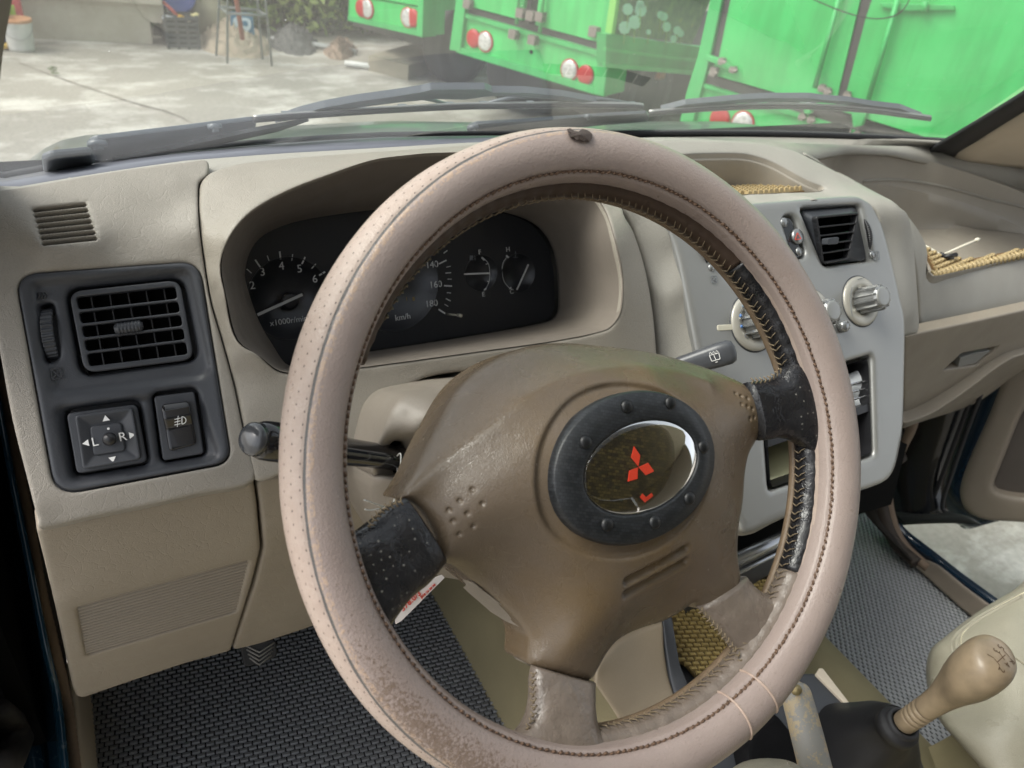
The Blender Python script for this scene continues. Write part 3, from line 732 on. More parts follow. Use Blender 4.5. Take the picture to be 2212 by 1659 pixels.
# bay walls for vent and thumbwheel
def sleeve(name,loop,pl,depth,mt,parent,h=0):
    L=[np.array(p) for p in loop]; V=L+[p-pl.n*depth for p in L]; n=len(L)
    return link(name,mesh(V,[(i,(i+1)%n,(i+1)%n+n,i+n) for i in range(n)]),mt,parent)
A=FL.px(97,660,-.006);B=FL.px(113,778,-.006); n=120
P=[];r=[]
prof=[]
Lw=np.linalg.norm(B-A); ax=FL.x
V=[];Fc=[]
cw=(A+B)/2-FL.n*.012; dw=(B-A)/Lw; Rw=.0185
nn=120
for i in range(nn):
    t=2*math.pi*i/nn; rr=Rw*(1+.028*(1 if (i//2)%2 else -1))
    p=cw+dw*rr*math.sin(t)+FL.n*rr*math.cos(t)
    for s_,k_ in ((-.0040,.96),(-.0032,1),(.0032,1),(.0040,.96)): V.append(cw+(p-cw)*k_+ax*s_)
for i in range(nn):
    for k in range(3): Fc.append((i*4+k,i*4+k+1,((i+1)%nn)*4+k+1,((i+1)%nn)*4+k))
autosm(link('thumbwheel',mesh(V,Fc),GREYP,pnl),30)
# little icons above and below the thumbwheel
pa=[tube([FL.px(83+7*i,646,.0-.0035),FL.px(86+7*i,639,-.0035),FL.px(82+7*i,632,-.0035)],.0005,5) for i in range(3)]
link('vent_open_symbol',mesh(*merge(pa)),BLACKP,pnl); pa=[]
for a,b_ in [((110,798),(131,795)),((131,795),(134,817)),((134,817),(113,820)),((113,820),(110,798)),((110,798),(134,817)),((131,795),(113,820))]: pa.append(bar(FL,FL.px(*a,-.0035),FL.px(*b_,-.0035),.0007,.0003,.0002))
link('vent_closed_symbol',mesh(*merge(pa)),BLACKP,pnl,smooth=False)
# mirror switch
SP_=lambda u,v,h: FL.px(u,v,h)
def rbox(px,pl,h0,h1,r,mt,parent,name,inset=.0,bev=.0012):
    o=prism(name,rnd([pl.px(u,v,h1) for u,v in px],r,4),pl,mt,h0,h1,parent,bev=bev); return o
rbox([(143,893),(295,873),(318,998),(166,1024)],FL,-.02,-.0025,.004,GREYP,pnl,'mirror_switch_surround')
mo=rnd([FL.px(u,v,.002) for u,v in [(161,897),(286,880),(305,992),(179,1014)]],.003,4)
mi=rnd([FL.px(u,v,-.0005) for u,v in [(193,921),(262,912),(272,974),(202,985)]],.004,4)
def pyr(Q,pl):
    L=np.array([pl.to(q)[:2] for q in mo]); d=segdist(Q,[L]); return -.0035*np.clip((d-.0015)/.0075,0,1)
mirror=patch('mirror_switch',mo,FL,GREYP,pnl,step=.0012,r=.0009,thick=.008,disp=pyr,flat=True)
b2=rbox([(193,921),(262,912),(272,974),(202,985)],FL,-.01,.0005,.003,GREYP,mirror,'switch_face')
P=[FL.px(235,950,0),FL.px(235,950,.006),FL.px(237,948,.011),FL.px(238,946,.0135),FL.px(238,946,.015)]
link('joystick',mesh(*tube(P,[.0045,.0044,.0048,.0040,.0012],16)),BLACKP,mirror)
def tri(pl,c,r,ang,h): 
    q=pl.to(c); L=[(q[0]+r*math.cos(ang+k*2.094),q[1]+r*math.sin(ang+k*2.094)) for k in range(3)]
    return [pl.at(*p,h+.0004) for p in L]+[pl.at(*p,h) for p in L],[(0,1,2),(5,4,3),(0,3,4,1),(1,4,5,2),(2,5,3,0)]
hp=FL.to(FL.px(230,903,-.001))[2]
pa=[tri(FL,FL.px(229,905,.001),.0028,math.pi/2,.0013),tri(FL,FL.px(243,991,.001),.0028,-math.pi/2,.0013),tri(FL,FL.px(187,957,.001),.0028,math.pi,.0013),tri(FL,FL.px(284,940,.001),.0028,0,.0013)]
pa+=[text_on(FL,FL.px(205,955,.0008),'L',.0092,0),text_on(FL,FL.px(265,944,.0008),'R',.0092,0),lathe(FL,[(.0009,.0006),(.0009,.0011)],12,FL.to(FL.px(234,926,0.001))[:2])]
link('switch_marks',mesh(*merge(pa)),WHITE,mirror,smooth=False)
# fog lamp rocker
rbox([(332,856),(420,845),(441,980),(352,996)],FL,-.02,-.004,.003,GREYP,pnl,'rocker_surround')
rk=rnd([FL.px(u,v,.001) for u,v in [(348,874),(408,866),(425,960),(365,976)]],.003,4)
rc=FL.to(FL.px(386,920,.001)); rtop=FL.to(FL.px(378,870,.001))
def rock(Q,pl):
    y=Q[:,1]; t=(y-rc[1])/(rtop[1]-rc[1]); return .0045*np.clip((t-.05)*3,-.3,1)*(t<.75)+.0045*(1-np.clip((t-.75)/.25,0,1)*.4)*(t>=.75)
rkr=patch('fog_lamp_rocker',rk,FL,GLOSSB,pnl,step=.0012,r=.0015,thick=.008,disp=rock,flat=True)
pa=[]
for k in range(3): pa.append(bar(FL,FL.px(377,906+k*6,.0065),FL.px(390,903+k*6,.0065),.0005))
pa.append(bar(FL,FL.px(385,898,.0065),FL.px(383,922,.0065),.0004))
arc=[FL.px(393+9*math.sin(t),908-8*math.cos(t),.0068) for t in np.linspace(0,math.pi,9)]+[FL.px(393,916,.0068),FL.px(393,900,.0068)]
pa.append(tube(arc,.0003,5))
link('fog_lamp_symbol',mesh(*merge(pa)),WHITE,rkr,smooth=False)
# ---- instrument hood
HDo=[(449,376,0),(470,366,0),(527,350,0),(640,339,0),(778,329,0),(900,321,0),(1000,313,0),(1120,312,0),(1230,318,0),(1300,350,-.005),(1331,424,-.006),(1350,460,-.006),(1368,498,-.006),(1390,560,-.006),(1404,622,-.006),(1414,690,-.006),(1420,760,-.006),(1424,830,-.006),
     (1300,800,.0),(1180,780,0),(1100,788,0),(1042,796,0),(980,803,0),(921,815,0),(875,842,0),(848,880,0),(832,915,0),(818,943,0),(790,960,-.002),(700,996,-.003),(620,1020,-.003),(552,1036,-.004),
     (531,940,0),(508,830,0),(481,730,0),(458,650,0),(443,560,0),(433,480,0),(431,420,0),(434,393,0)]
ho=cr([S(u,v,o) for u,v,o in HDo],4,True)
RG=[(600,800,.006),(556,765,.012),(513,734,.014),(490,646,.018),(478,569,.020),(500,505,.022),(545,455,.024),(620,412,.027),(714,376,.03),(802,346,.032),(880,335,.033),(942,330,.033),(1050,330,.033),(1150,345,.03),(1240,385,.026),(1300,440,.020),(1328,516,.014),(1345,599,.010),(1342,668,.008),(1325,700,.006),(1298,716,.005),(1192,737,.004),(1000,764,.004),(801,791,.004),(700,803,.004),(640,806,.005)]
rg=cr([S(u,v,o) for u,v,o in RG],5,True)
ct=[S(u,v,o) for u,v,o in [(470,480,.010),(560,390,.012),(700,352,.016),(450,620,.004),(478,760,.004),(540,880,.003),(640,900,.002),(1360,560,.004),(1380,690,0),(1250,770,.002),(900,800,.001)]]
HPL=Pl(FL.o,(0,-.75,.66))
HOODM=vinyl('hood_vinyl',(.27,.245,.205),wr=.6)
hood=patch('instrument_hood',ho,HPL,HOODM,dash,ctrl=ct,holes=[rg],step=.0035,r=.003,thick=.004,lam=1e-4)
# inner sleeve from hood ridge to the gauge lens
LNP=Pl(W(850,600,.665),(0,-1,.45))
LN=[(626,792),(591,748),(562,699),(543,650),(530,605),(529,586),(538,548),(560,515),(600,492),(661,474),(784,456),(900,447),(1020,450),(1100,460),(1160,485),(1192,525),(1205,570),(1209,620),(1209,670),(1200,688),(1180,697),(1100,713),(950,738),(830,756),(760,768),(690,781)]
ln=cr([LNP.px(u,v) for u,v in LN],4,True)
def match(loop,ref):
    L=np.array(loop); d=[np.linalg.norm(p-ref) for p in L]; k=int(np.argmin(d)); return list(L[k:])+list(L[:k])
a0=[S(640,806,.005)]; rgs=resamp(rg,n=180); lns=resamp(ln,n=180)
# align by angle as seen along the lens normal
def ang_order(L,c): 
    q=LNP.to(L)[:,:2]-c; a=np.unwrap(np.arctan2(q[:,1],q[:,0])); s=np.sign(a[-1]-a[0]); return q,a,s
cL=LNP.to(lns)[:,:2].mean(0); cR=LNP.to(rgs)[:,:2].mean(0)
def by_angle(L,c,n=160):
    q=LNP.to(L)-np.array([c[0],c[1],0]); a=np.arctan2(q[:,1],q[:,0]/2.0); o=np.argsort(a); t=np.linspace(-math.pi,math.pi,n,endpoint=False)
    return [LNP.at(*(np.array([np.interp(t[i],a[o],q[o][:,k],period=2*math.pi) for k in range(3)])+np.array([c[0],c[1],0]))) for i in range(n)]
ra=by_angle(rgs,cR); la=by_angle(lns,cL)
s1=[a*.97+b_*.03-LNP.n*.003 for a,b_ in zip(ra,la)]; s2=[a*.80+b_*.20-LNP.n*.006 for a,b_ in zip(ra,la)]; s3=[a*.35+b_*.65 for a,b_ in zip(ra,la)]
V,Fc=loft([ra,s1,s2,s3,la,[p-LNP.n*.004 for p in la]],n=160); link('hood_lining',mesh(V,Fc),vinyl('lining_shaded',(.19,.165,.14),rough=.55,grain=.4,wr=.1),hood)  # lining coloured darker than the hood vinyl to hold the shade inside
# ---- instrument cluster
cl=prism('instrument_cluster',[p-LNP.n*.012 for p in lns[::2]],LNP,simple('gauge_face',(.012,.013,.016),.5,var=.1),-.02,-.012,dash)
LC=LNP
def C(u,v,h=-.0115): return LC.px(u,v,h)
TXT=simple('gauge_print',(.62,.62,.60),.5,var=.02)
def arcp(c,r,a0,a1,n=20,h=-.0115,w=.0007):
    q=LC.to(C(*c)); L=[LC.at(q[0]+r*math.cos(a),q[1]+r*math.sin(a),h) for a in np.linspace(a0,a1,n)]
    return tube(L,w/2,5)
def dial(name,c,r,mt=None,parent=cl):
    q=LC.to(C(*c)); return link(name,mesh(*lathe(LC,[(r,-.0119),(r*.995,-.0108),(r*.97,-.0108),(r*.965,-.0117)],64,q[:2])),mt or simple('dial_ring',(.020,.021,.024),.3),parent)
t1=dial('tachometer',(628,645),.041); sp_=dial('speedometer',(850,610),.052); fu=dial('fuel_gauge',(1040,590),.020); te=dial('temperature_gauge',(1120,590),.022)
def marks(parent,segs,texts,mt=TXT):
    link('dial_ticks',mesh(*merge([bar(LC,C(*a),C(*b_),w) for a,b_,w in segs])),mt,parent,smooth=False); link('dial_numerals',mesh(*merge([text_on(LC,C(u,v),s,sz) for s,u,v,sz in texts])),mt,parent,smooth=False)
marks(t1,[((551,561),(562,577),.0014),((577,552),(581,563),.0008),((604,543),(606,560),.0015),((632,549),(630,563),.0008),((659,555),(652,570),.0014),((682,570),(673,580),.0008),((702,587),(689,595),.0016),((533,581),(543,590),.0009)],
 [('2',545,617,.0108),('3',567,588,.0108),('4',608,575,.0108),('5',647,581,.0108),('6',680,603,.0108),('x1000r/min',624,693,.0080)])
marks(sp_,[((948,570),(964,562),.0014),((958,547),(966,541),.001),((964,577),(973,575),.0007),((962,590),(974,589),.001),((966,603),(975,603),.0007),((959,617),(976,618),.0015),((965,632),(974,633),.0007),((963,645),(973,650),.001),((960,657),(968,662),.0007),((947,668),(961,677),.0016)],
 [('140',933,572,.0100),('160',941,615,.0100),('180',932,656,.0100),('km/h',870,685,.0088)])
marks(fu,[((1040,556),(1046,562),.0018),((1049,571),(1054,569),.0008),((1052,607),(1056,609),.0008),((1045,627),(1050,623),.0018)],[('F',1036,545,.0075),('E',1044,636,.0075)])
marks(te,[((1093,552),(1099,557),.0018),((1099,625),(1104,621),.0018)],[('H',1097,539,.0075),('C',1105,630,.0075)])
def arcpx(L): return tube(cr([C(u,v) for u,v in L],5),.00035,5)
link('scale_line',mesh(*merge([arcpx([(1044,557),(1055,570),(1058,590),(1056,610),(1048,626)])])),TXT,fu); link('scale_line',mesh(*merge([arcpx([(1095,555),(1086,570),(1085,590),(1089,608),(1101,623)])])),TXT,te)
link('needle',mesh(*bar(LC,C(556,680,-.006),C(653,636,-.006),.0026,.001,0)),simple('needle_white',(.6,.6,.58),.4),t1,smooth=False)
q=LC.to(C(625,650)); link('needle_hub',mesh(*lathe(LC,[(.008,-.0105),(.008,-.007),(.0065,-.0062),(.001,-.0062)],30,q[:2])),BLACKP,t1)
link('needle',mesh(*bar(LC,C(1002,592,-.008),C(1057,590,-.008),.0017,.001,0)),MATS['needle_white'],fu,smooth=False)
link('needle',mesh(*bar(LC,C(1116,626,-.008),C(1141,571,-.008),.0017,.001,0)),MATS['needle_white'],te,smooth=False)
link('fuel_symbol',mesh(*merge([bar(LC,C(1018,552),C(1018,562),.004),bar(LC,C(1025,552),C(1026,562),.0008)])),GREYPR,fu,smooth=False)
pa=[bar(LC,C(1108,556),C(1118,556),.0006),bar(LC,C(1113,543),C(1113,556),.0008),bar(LC,C(1113,548),C(1117,548),.0006)]
link('coolant_symbol',mesh(*merge(pa)),GREYPR,te,smooth=False)
link('odometer_digit',mesh(*merge([text_on(LC,C(878,646),'1',.006),text_on(LC,C(893,646),'8',.006)])),simple('odo',(.35,.24,.06),.5),sp_,smooth=False)
P=[C(965,678,-.011),C(978,680,.004),C(990,681,.010)]; link('trip_reset_stem',mesh(*merge([tube(P,.0011,8),tube([C(990,681,.009),C(996,682,.016)],.0020,10)])),simple('stem',(.35,.33,.27),.5),cl)
patch('gauge_lens',[p for p in ln],LNP,LENS,cl,step=.012,r=0,thick=0,flat=True)
# ---- beige fascia between hood and silver panel
CSo=[(1318,400),(1345,424),(1372,498),(1394,560),(1408,622),(1418,690),(1424,760),(1427,850),(1440,900),(1540,930),(1560,860),(1530,800),(1499,751),(1486,680),(1470,600),(1445,520),(1428,486),(1405,455),(1400,425),(1380,405)]
# ---- centre surround, a beige shell round the silver panel
SP=Pl(W(1850,425,.545),(0,-1,.80))
def s_(u,v,o=0): return SP.px(u,v,o)
tray_rim=[(1420,345,0),(1487,334,0),(1545,332,0),(1607,333,0),(1653,344,0),(1690,361,0),(1722,379,0),(1755,395,0),(1780,405,0),(1768,413,0),(1700,416,0),(1600,420,0),(1500,425,0),(1430,420,0),(1405,380,0)]
def TPc(u,v,o=0): return TP2.px(u,v,o)
TP2=Pl(W(1600,425,.585),(0,-1,2.6))
cso=[(1290,338,'t',0),(1350,318,'t',0),(1434,300,'t',0),(1560,303,'t',0),(1650,310,'t',0),(1710,322,'t',0),(1734,333,'t',0),(1780,356,'t',0),(1840,388,'t',0),(1900,420,'t',0),(1940,442,'s',.006),(1960,462,'s',-.004),(1970,500,'s',-.014),(1977,560,'s',-.02),(1983,640,'s',-.025),(1986,712,'s',-.03),(1970,722,'s',-.03),(1953,728,'s',-.02),(1951,780,'s',-.02),(1951,920,'s',-.02),(1940,980,'s',-.018),(1929,1020,'s',-.016),(1905,1042,'s',-.014),
     (1800,1080,'s',-.012),(1700,1116,'s',-.012),(1606,1158,'s',-.012),(1570,1100,'s',-.012),(1540,1000,'s',-.015),(1520,930,'s',-.018),(1480,880,'s',-.02),(1432,850,'s',-.02),(1424,760,'s',-.018),(1418,690,'s',-.016),(1408,622,'s',-.014),(1394,560,'s',-.012),(1372,498,'s',-.010),(1345,424,'s',-.006),(1318,385,'t',0)]
def cz(u,v,k,o): return TP2.px(u,v,o) if k=='t' else SP.px(u,v,o)
cs=cr([cz(*p) for p in cso],3,True)
silo=[(1412,454),(1500,447),(1626,439),(1824,424),(1862,431),(1886,452),(1905,498),(1925,576),(1942,650),(1951,700),(1950,820),(1947,922),(1938,970),(1927,1015),(1900,1045),(1800,1078),(1704,1113),(1650,1135),(1606,1152),(1590,1120),(1572,1060),(1548,960),(1520,850),(1499,751),(1469,600),(1455,540),(1441,500),(1425,478),(1410,462)]
sil3=cr([s_(u,v,0) for u,v in silo],3,True)
sc0=np.mean(sil3,axis=0)
silh=[p+(sc0-p)/np.linalg.norm(sc0-p)*.004-SP.n*.001 for p in sil3]
tr=cr([TP2.px(u,v,o) for u,v,o in tray_rim],4,True)
CPL=Pl(W(1700,700,.5),(0,-.75,.66))
ct=[SP.px(1925,500,.0),SP.px(1945,600,-.004),SP.px(1965,680,-.012),SP.px(1900,440,.004),SP.px(1430,520,-.002),SP.px(1445,640,-.004),TP2.px(1400,340),TP2.px(1840,400,.002),TP2.px(1600,427),SP.px(1750,428,.001)]
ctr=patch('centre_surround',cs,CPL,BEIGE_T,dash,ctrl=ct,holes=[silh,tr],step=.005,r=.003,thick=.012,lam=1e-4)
# silver panel
hv=rnd([s_(u,v) for u,v in [(1723,452),(1852,443),(1881,565),(1774,576)]],.004,5)
hv2=rnd([s_(u,v) for u,v in [(1526,484),(1640,474),(1665,598),(1563,604)]],.003,5)
def ovalpx(pl,c,a,b_,n=28,h=0,rot=0):
    return [pl.px(c[0]+a*math.cos(t)*math.cos(rot)-b_*math.sin(t)*math.sin(rot),c[1]+a*math.cos(t)*math.sin(rot)+b_*math.sin(t)*math.cos(rot),h) for t in np.linspace(0,2*math.pi,n,endpoint=False)]
hz=rnd([s_(u,v) for u,v in [(1682,470),(1712,464),(1740,556),(1712,562)]],.010,6)
hs_=rnd([s_(u,v) for u,v in [(1640,838),(1878,766),(1884,985),(1656,1062)]],.005,5)
silv=patch('centre_panel',sil3,SP,SILV,dash,holes=[hv,hv2,hz,hs_],step=.005,r=.005,thick=.012,disp=lambda Q,pl: .004+0*Q[:,0])
# slot cavity
cav=[(1648,846),(1872,774),(1879,978),(1662,1054)]
cv=rnd([s_(u,v,.0) for u,v in cav],.004,4)
V,Fc=loft([[p+SP.n*.002 for p in cv],[p-SP.n*.085 for p in cv]],n=60); link('storage_slot',mesh(V,Fc),BLACKP,silv)
prism('slot_back',[p-SP.n*.08 for p in cv],SP,VOID,SP.to(cv[0])[2]-.09,SP.to(cv[0])[2]-.084,silv)
rbox([(1652,950),(1876,872),(1878,888),(1655,968)],SP,-.06,.0005,.001,BLACKP,silv,'slot_divider')
# centre air vents (barrel vents that stick out)
VP=Pl(SP.px(1800,515,.014),SP.n+np.array([-.10,0,-.25]),(1,-.05,0))
def barrel(px_frame,px_hole):
    o=vent(px_frame,VP,silv,5,0,.0012,BLACKP,r0=.004,dp=0,knob=None,fw=.0022,name='centre_air_vent')
    F=rnd([VP.px(u,v,0) for u,v in px_frame],.004,6); H=rnd([s_(u,v,-.004) for u,v in px_hole],.006,6)
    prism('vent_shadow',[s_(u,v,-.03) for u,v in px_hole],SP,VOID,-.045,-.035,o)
    V,Fc=loft([[p-VP.n*.001 for p in F],[p-VP.n*.010 for p in F],[q_ for q_ in H]],n=48); link('vent_barrel',mesh(V,Fc),GREYP,o)
    return o
o=barrel([(1763,467),(1857,458),(1832,562),(1780,571)],[(1726,454),(1850,446),(1872,562),(1776,573)])
pa=[];A=VP.px(1788,516,.002)
link('knob',mesh(*box(VP.px(1796,520,.006),(.0015,.001,.001))),BLACKP,o)
rbox([(1788,515),(1813,512),(1811,527),(1787,529)],VP,0,.009,.002,GREYP,o,'vent_knob')
o=barrel([(1560,490),(1645,484),(1655,580),(1583,598)],[(1526,483),(1638,476),(1660,596),(1564,602)])
# hazard switch capsule
prism('hazard_capsule',rnd([s_(u,v,.004) for u,v in [(1684,472),(1710,467),(1737,553),(1714,559)]],.009,6),SP,GLOSSB,-.012,.003,silv,bev=.0015)
q=SP.to(s_(1722,511,.004)); hzb=link('hazard_button',mesh(*lathe(SP,[(.0085,.003),(.0085,.0055),(.007,.0066),(.001,.0068)],30,q[:2])),SILV2,silv)
link('hazard_triangle',mesh(*merge([bar(SP,SP.px(*a,.0072),SP.px(*b_,.0072),.0008) for a,b_ in [((1722,503),(1730,516)),((1730,516),(1717,518)),((1717,518),(1722,503))]])),RED,hzb,smooth=False)
for c_,r_ in (((1695,480),.0055),((1727,543),.005)):
    q=SP.to(s_(*c_,.004)); link('indicator',mesh(*lathe(SP,[(r_,.003),(r_*.9,.0045),(.001,.005)],24,q[:2])),SILV2,silv)
# thumbwheels beside the centre vents
def tw(a,b_,name='vent_thumbwheel'):
    A=SP.px(*a,.004);B=SP.px(*b_,.004); P=[A+(B-A)*t+SP.n*(.003*math.sin(math.pi*t)) for t in np.linspace(0,1,60)]
    r=[.0035*(.8+.2*(i%4>1))*math.sqrt(max(.05,math.sin(math.pi*min(max(i/59,.02),.98)))) for i in range(60)]
    link(name,mesh(*tube(P,r,10)),BLACKP,silv)
tw((1867,473),(1879,538)); tw((1514,515),(1527,568))
for c_ in ((1884,550),(1537,578)):
    q=SP.to(SP.px(*c_,.004)); link('vent_mark',mesh(*lathe(SP,[(.0045,.003),(.004,.005),(.001,.0056)],20,q[:2])),SILV2,silv)
for (x,y) in ((1893,553),(1542,604)):
    pa=[]
    w,h=(6,9) if x>1800 else (6,7)
    Q=[(x-w,y-h),(x+w-1,y-h-1),(x+w,y+h-1),(x-w+1,y+h)]
    pa+=[bar(SP,SP.px(*Q[i],.0045),SP.px(*Q[(i+1)%4],.0045),.0007) for i in range(4)]+[bar(SP,SP.px(*Q[0],.0045),SP.px(*Q[2],.0045),.0006),bar(SP,SP.px(*Q[1],.0045),SP.px(*Q[3],.0045),.0006)]
    link('closed_vent_symbol',mesh(*merge(pa)),GREYPR,silv,smooth=False)
# heater knobs
def knob(c,rd,rk,top,hk,label=None,plate=True):
    q=SP.to(SP.px(*c,.004))[:2]
    pk=link('heater_dial_plate',mesh(*lathe(SP,[(rd*1.0,.0030),(rd*1.0,.0056),(rd*.985,.0064),(rd*.90,.0074),(rd*.80,.0078),(rk*1.18,.0078),(rk*1.15,.006)],64,q)),simple('dial_champagne',(.43,.41,.36),.32,.3,var=.04),silv)
    link('dial_gap',mesh(*lathe(SP,[(rd*1.05,.0020),(rd*1.05,.0043),(rd*.9,.0044)],64,q)),GREYP,pk)
    ax=SP.n; P0=SP.at(q[0],q[1],.004)
    n=72;V=[];hs=[.006,.007,hk-.004,hk-.0012,hk];rs=[1.0,1.0,.97,.93,.80]
    for h,s in zip(hs,rs):
        for k in range(n):
            t=2*math.pi*k/n; g=1+.07*(1 if math.sin(t*12)>.1 else -1)*(s>.9); V.append(SP.at(q[0]+rk*s*g*math.cos(t),q[1]+rk*s*g*math.sin(t),h))
    Fc=[(i*n+k,i*n+(k+1)%n,(i+1)*n+(k+1)%n,(i+1)*n+k) for i in range(4) for k in range(n)]+[tuple(range(4*n,5*n))]
    o=autosm(link('heater_knob',mesh(V,Fc),SILV2,pk),40)
    link('knob_cap',mesh(*lathe(SP,[(rk*.80,hk-.001),(rk*.78,hk+.0006),(rk*.6,hk+.0010),(.0005,hk+.0012)],40,q)),SILV,o)
    return pk,q
k1,q1=knob((1858,651),.0285,.0142,None,.034)
k2,q2=knob((1752,681),.0290,.0140,None,.034)
k3,q3=knob((1626,697),.0300,.0165,None,.026)
for kk,qq,(a,b_),col in ((k3,q3,(1600,682),(.10,.22,.5)),(k3,q3,(1602,705),(.10,.22,.5)),(k3,q3,(1605,661),(.2,.25,.3)),):
    z=SP.to(SP.px(a,b_,.0078))[:2]; link('dial_dot',mesh(*lathe(SP,[(.0018,.0070),(.0018,.0082)],14,z)),simple('blue_dot_%d'%b_,col,.5),kk)
link('dial_letter',mesh(*text_on(SP,SP.px(1612,726,.0078),'C',.007)),GREYPR,k3,smooth=False)
link('dial_marks',mesh(*merge([tube([SP.px(1846+8*math.cos(t),651+40*math.sin(t),.0082) for t in np.linspace(2.2,4.0,8)],.0004,5),bar(SP,SP.px(1852,604,.0082),SP.px(1866,600,.0082),.0007)])),GREYPR,k1,smooth=False)
q=SP.to(SP.px(1816,706,.004))[:2]; link('rear_demist_button',mesh(*lathe(SP,[(.0070,.003),(.0068,.010),(.005,.0125),(.001,.013)],30,q)),SILV2,silv)
rbox([(1549,702),(1582,700),(1583,713),(1550,715)],SP,.003,.0046,.002,simple('cream',(.55,.52,.42),.5),silv,'temperature_marker')
# ---- centre tray bowl
def bowl(name,loops,mt,parent,n=120,sn=3): 
    V,Fc=loft(loops,n=n,smooth_n=sn); c=len(V)-n; Fc.append(tuple(range(c,c+n))); return link(name,mesh(V,Fc),mt,parent)
def down(L,dz,sh=1.0,dy=0):
    c=np.mean(L,axis=0); return [np.array([c[0]+(p[0]-c[0])*sh,c[1]+(p[1]-c[1])*sh+dy,p[2]+dz]) for p in L]
bowl('centre_tray',[tr,down(tr,-.003,.992),down(tr,-.006,.985),down(tr,-.008,.965),down(tr,-.03,.95,.003),down(tr,-.05,.9,.006),down(tr,-.052,.7,.006)],TRAYM,ctr)
# ---- passenger side dashboard
PT=Pl(W(2090,600,.585),(0,-1,3.2))           # top surface of passenger dash
def pt(u,v,o=0): return PT.px(u,v,o)
rimP=[(1769,350),(1787,340),(1810,334),(1845,331),(1884,331),(1930,335),(1976,343),(2040,359),(2114,382),(2165,400),(2212,419),(2300,462),(2380,520),(2380,545),(2300,535),(2212,556),(2120,577),(2060,590),(2017,598),(2005,585),(1994,545),(1975,500),(1955,462),(1935,447),(1880,418),(1820,382)]
bkz=[]
def P3(i,u,v):
    if i<=12: return W(u,v,np.interp(i,[0,2,6,10,12],[.80,.86,.84,.76,.66]))
    if i<=14: return W(u,v,.60)
    return W(u,v,np.interp(i,[14,18,19,22,25],[.60,.555,.56,.66,.78]))
rp3=cr([P3(i,*p) for i,p in enumerate(rimP)],4,True)
outP=[(1734,332),(1769,322),(1838,317),(1930,319),(2022,340),(2110,368),(2212,401),(2330,450),(2450,520),(2450,640),(2330,640),(2212,668),(2100,692),(2020,710),(1986,712),(1984,640),(1978,560),(1971,500),(1962,465),(1940,443),(1880,410),(1810,372)]
def O3(i,u,v):
    if i<=8: return W(u,v,np.interp(i,[0,2,4,6,8],[.80,.88,.86,.80,.66]))
    if i<=12: return W(u,v,.535)
    return W(u,v,np.interp(i,[12,14,17,21],[.535,.53,.56,.78]))
op3=cr([O3(i,*p) for i,p in enumerate(outP)],4,True)
PPL=Pl(W(2000,600,.6),(0,-.62,.78))
ctp=[W(2017,612,.545),W(2110,590,.545),W(2212,568,.55),W(2100,640,.528),W(2212,620,.53),W(2000,640,.535)]
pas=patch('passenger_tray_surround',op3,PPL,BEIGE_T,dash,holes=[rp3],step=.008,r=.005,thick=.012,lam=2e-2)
# tray lining with a step half way down
back=[(1856,392),(1890,388),(1930,387),(1976,391),(2022,399),(2080,413),(2137,429),(2212,447)]
def lower(L,dz,k): 
    c=np.mean(L,axis=0); return [np.array([c[0]+(p[0]-c[0])*k,c[1]+(p[1]-c[1])*k,p[2]+dz]) for p in L]
fz=CZ-.50
def cl_(L): return [np.array([p[0],p[1],max(fz,p[2])]) for p in L]
l0=rp3; l1=lower(rp3,-.003,.992); l2=cl_(lower(rp3,-.050,.975)); l25=cl_(lower(rp3,-.054,.955)); l3=cl_(lower(rp3,-.085,.935)); l4=[np.array([p[0],p[1],fz]) for p in lower(rp3,0,.90)]; l5=[np.array([p[0],p[1],fz-.001]) for p in lower(rp3,0,.5)]
autosm(bowl('passenger_tray',[l0,l1,l2,l25,l3,l4,l5],TRAYM,pas,n=160,sn=2),45)
# windscreen edge pad all along the back
rows=[]
crest=[(-60,401),(0,410),(176,380),(387,348),(598,332),(778,322),(990,309),(1150,303),(1300,300),(1434,296),(1560,302),(1733,310),(1870,314),(2014,317),(2130,330),(2212,352),(2300,382)]
def cy(u): return np.interp(u,[-60,400,1000,1434,1733,2014,2212,2300],[.66,.68,.70,.74,.84,.86,.80,.74])
c0=[W(u,v,cy(u)) for u,v in crest]
lo_=[(-60,440),(0,450),(176,420),(387,388),(470,372),(598,352),(778,336),(990,322),(1150,322),(1300,330),(1434,318),(1560,318),(1700,322),(1734,336),(1800,326),(1838,322),(1930,324),(2022,346),(2110,372),(2212,408),(2300,445)]
def ly(u): return np.interp(u,[-60,400,1000,1434,1733,1838,2014,2212,2300],[.625,.64,.645,.66,.78,.84,.83,.78,.7])
c1=[W(u,v,ly(u))-np.array([0,0,.008]) for u,v in lo_]
c1r=resamp(c1,n=60,closed=False); c0r=resamp(c0,n=60,closed=False)
cm=[a*.45+b_*.55+np.array([0,0,.002]) for a,b_ in zip(c1r,c0r)]
cd1=[p+np.array([0,.03,-.012]) for p in c0r]; cd2=[np.array([p[0],GY(p[0],CZ-.34)-.01,CZ-.345]) for p in c0r]
thicken(link('top_pad',mesh(*grid([list(map(tuple,r)) for r in [c1r,cm,c0r,cd1,cd2]])),BEIGE_T,dash),.006)
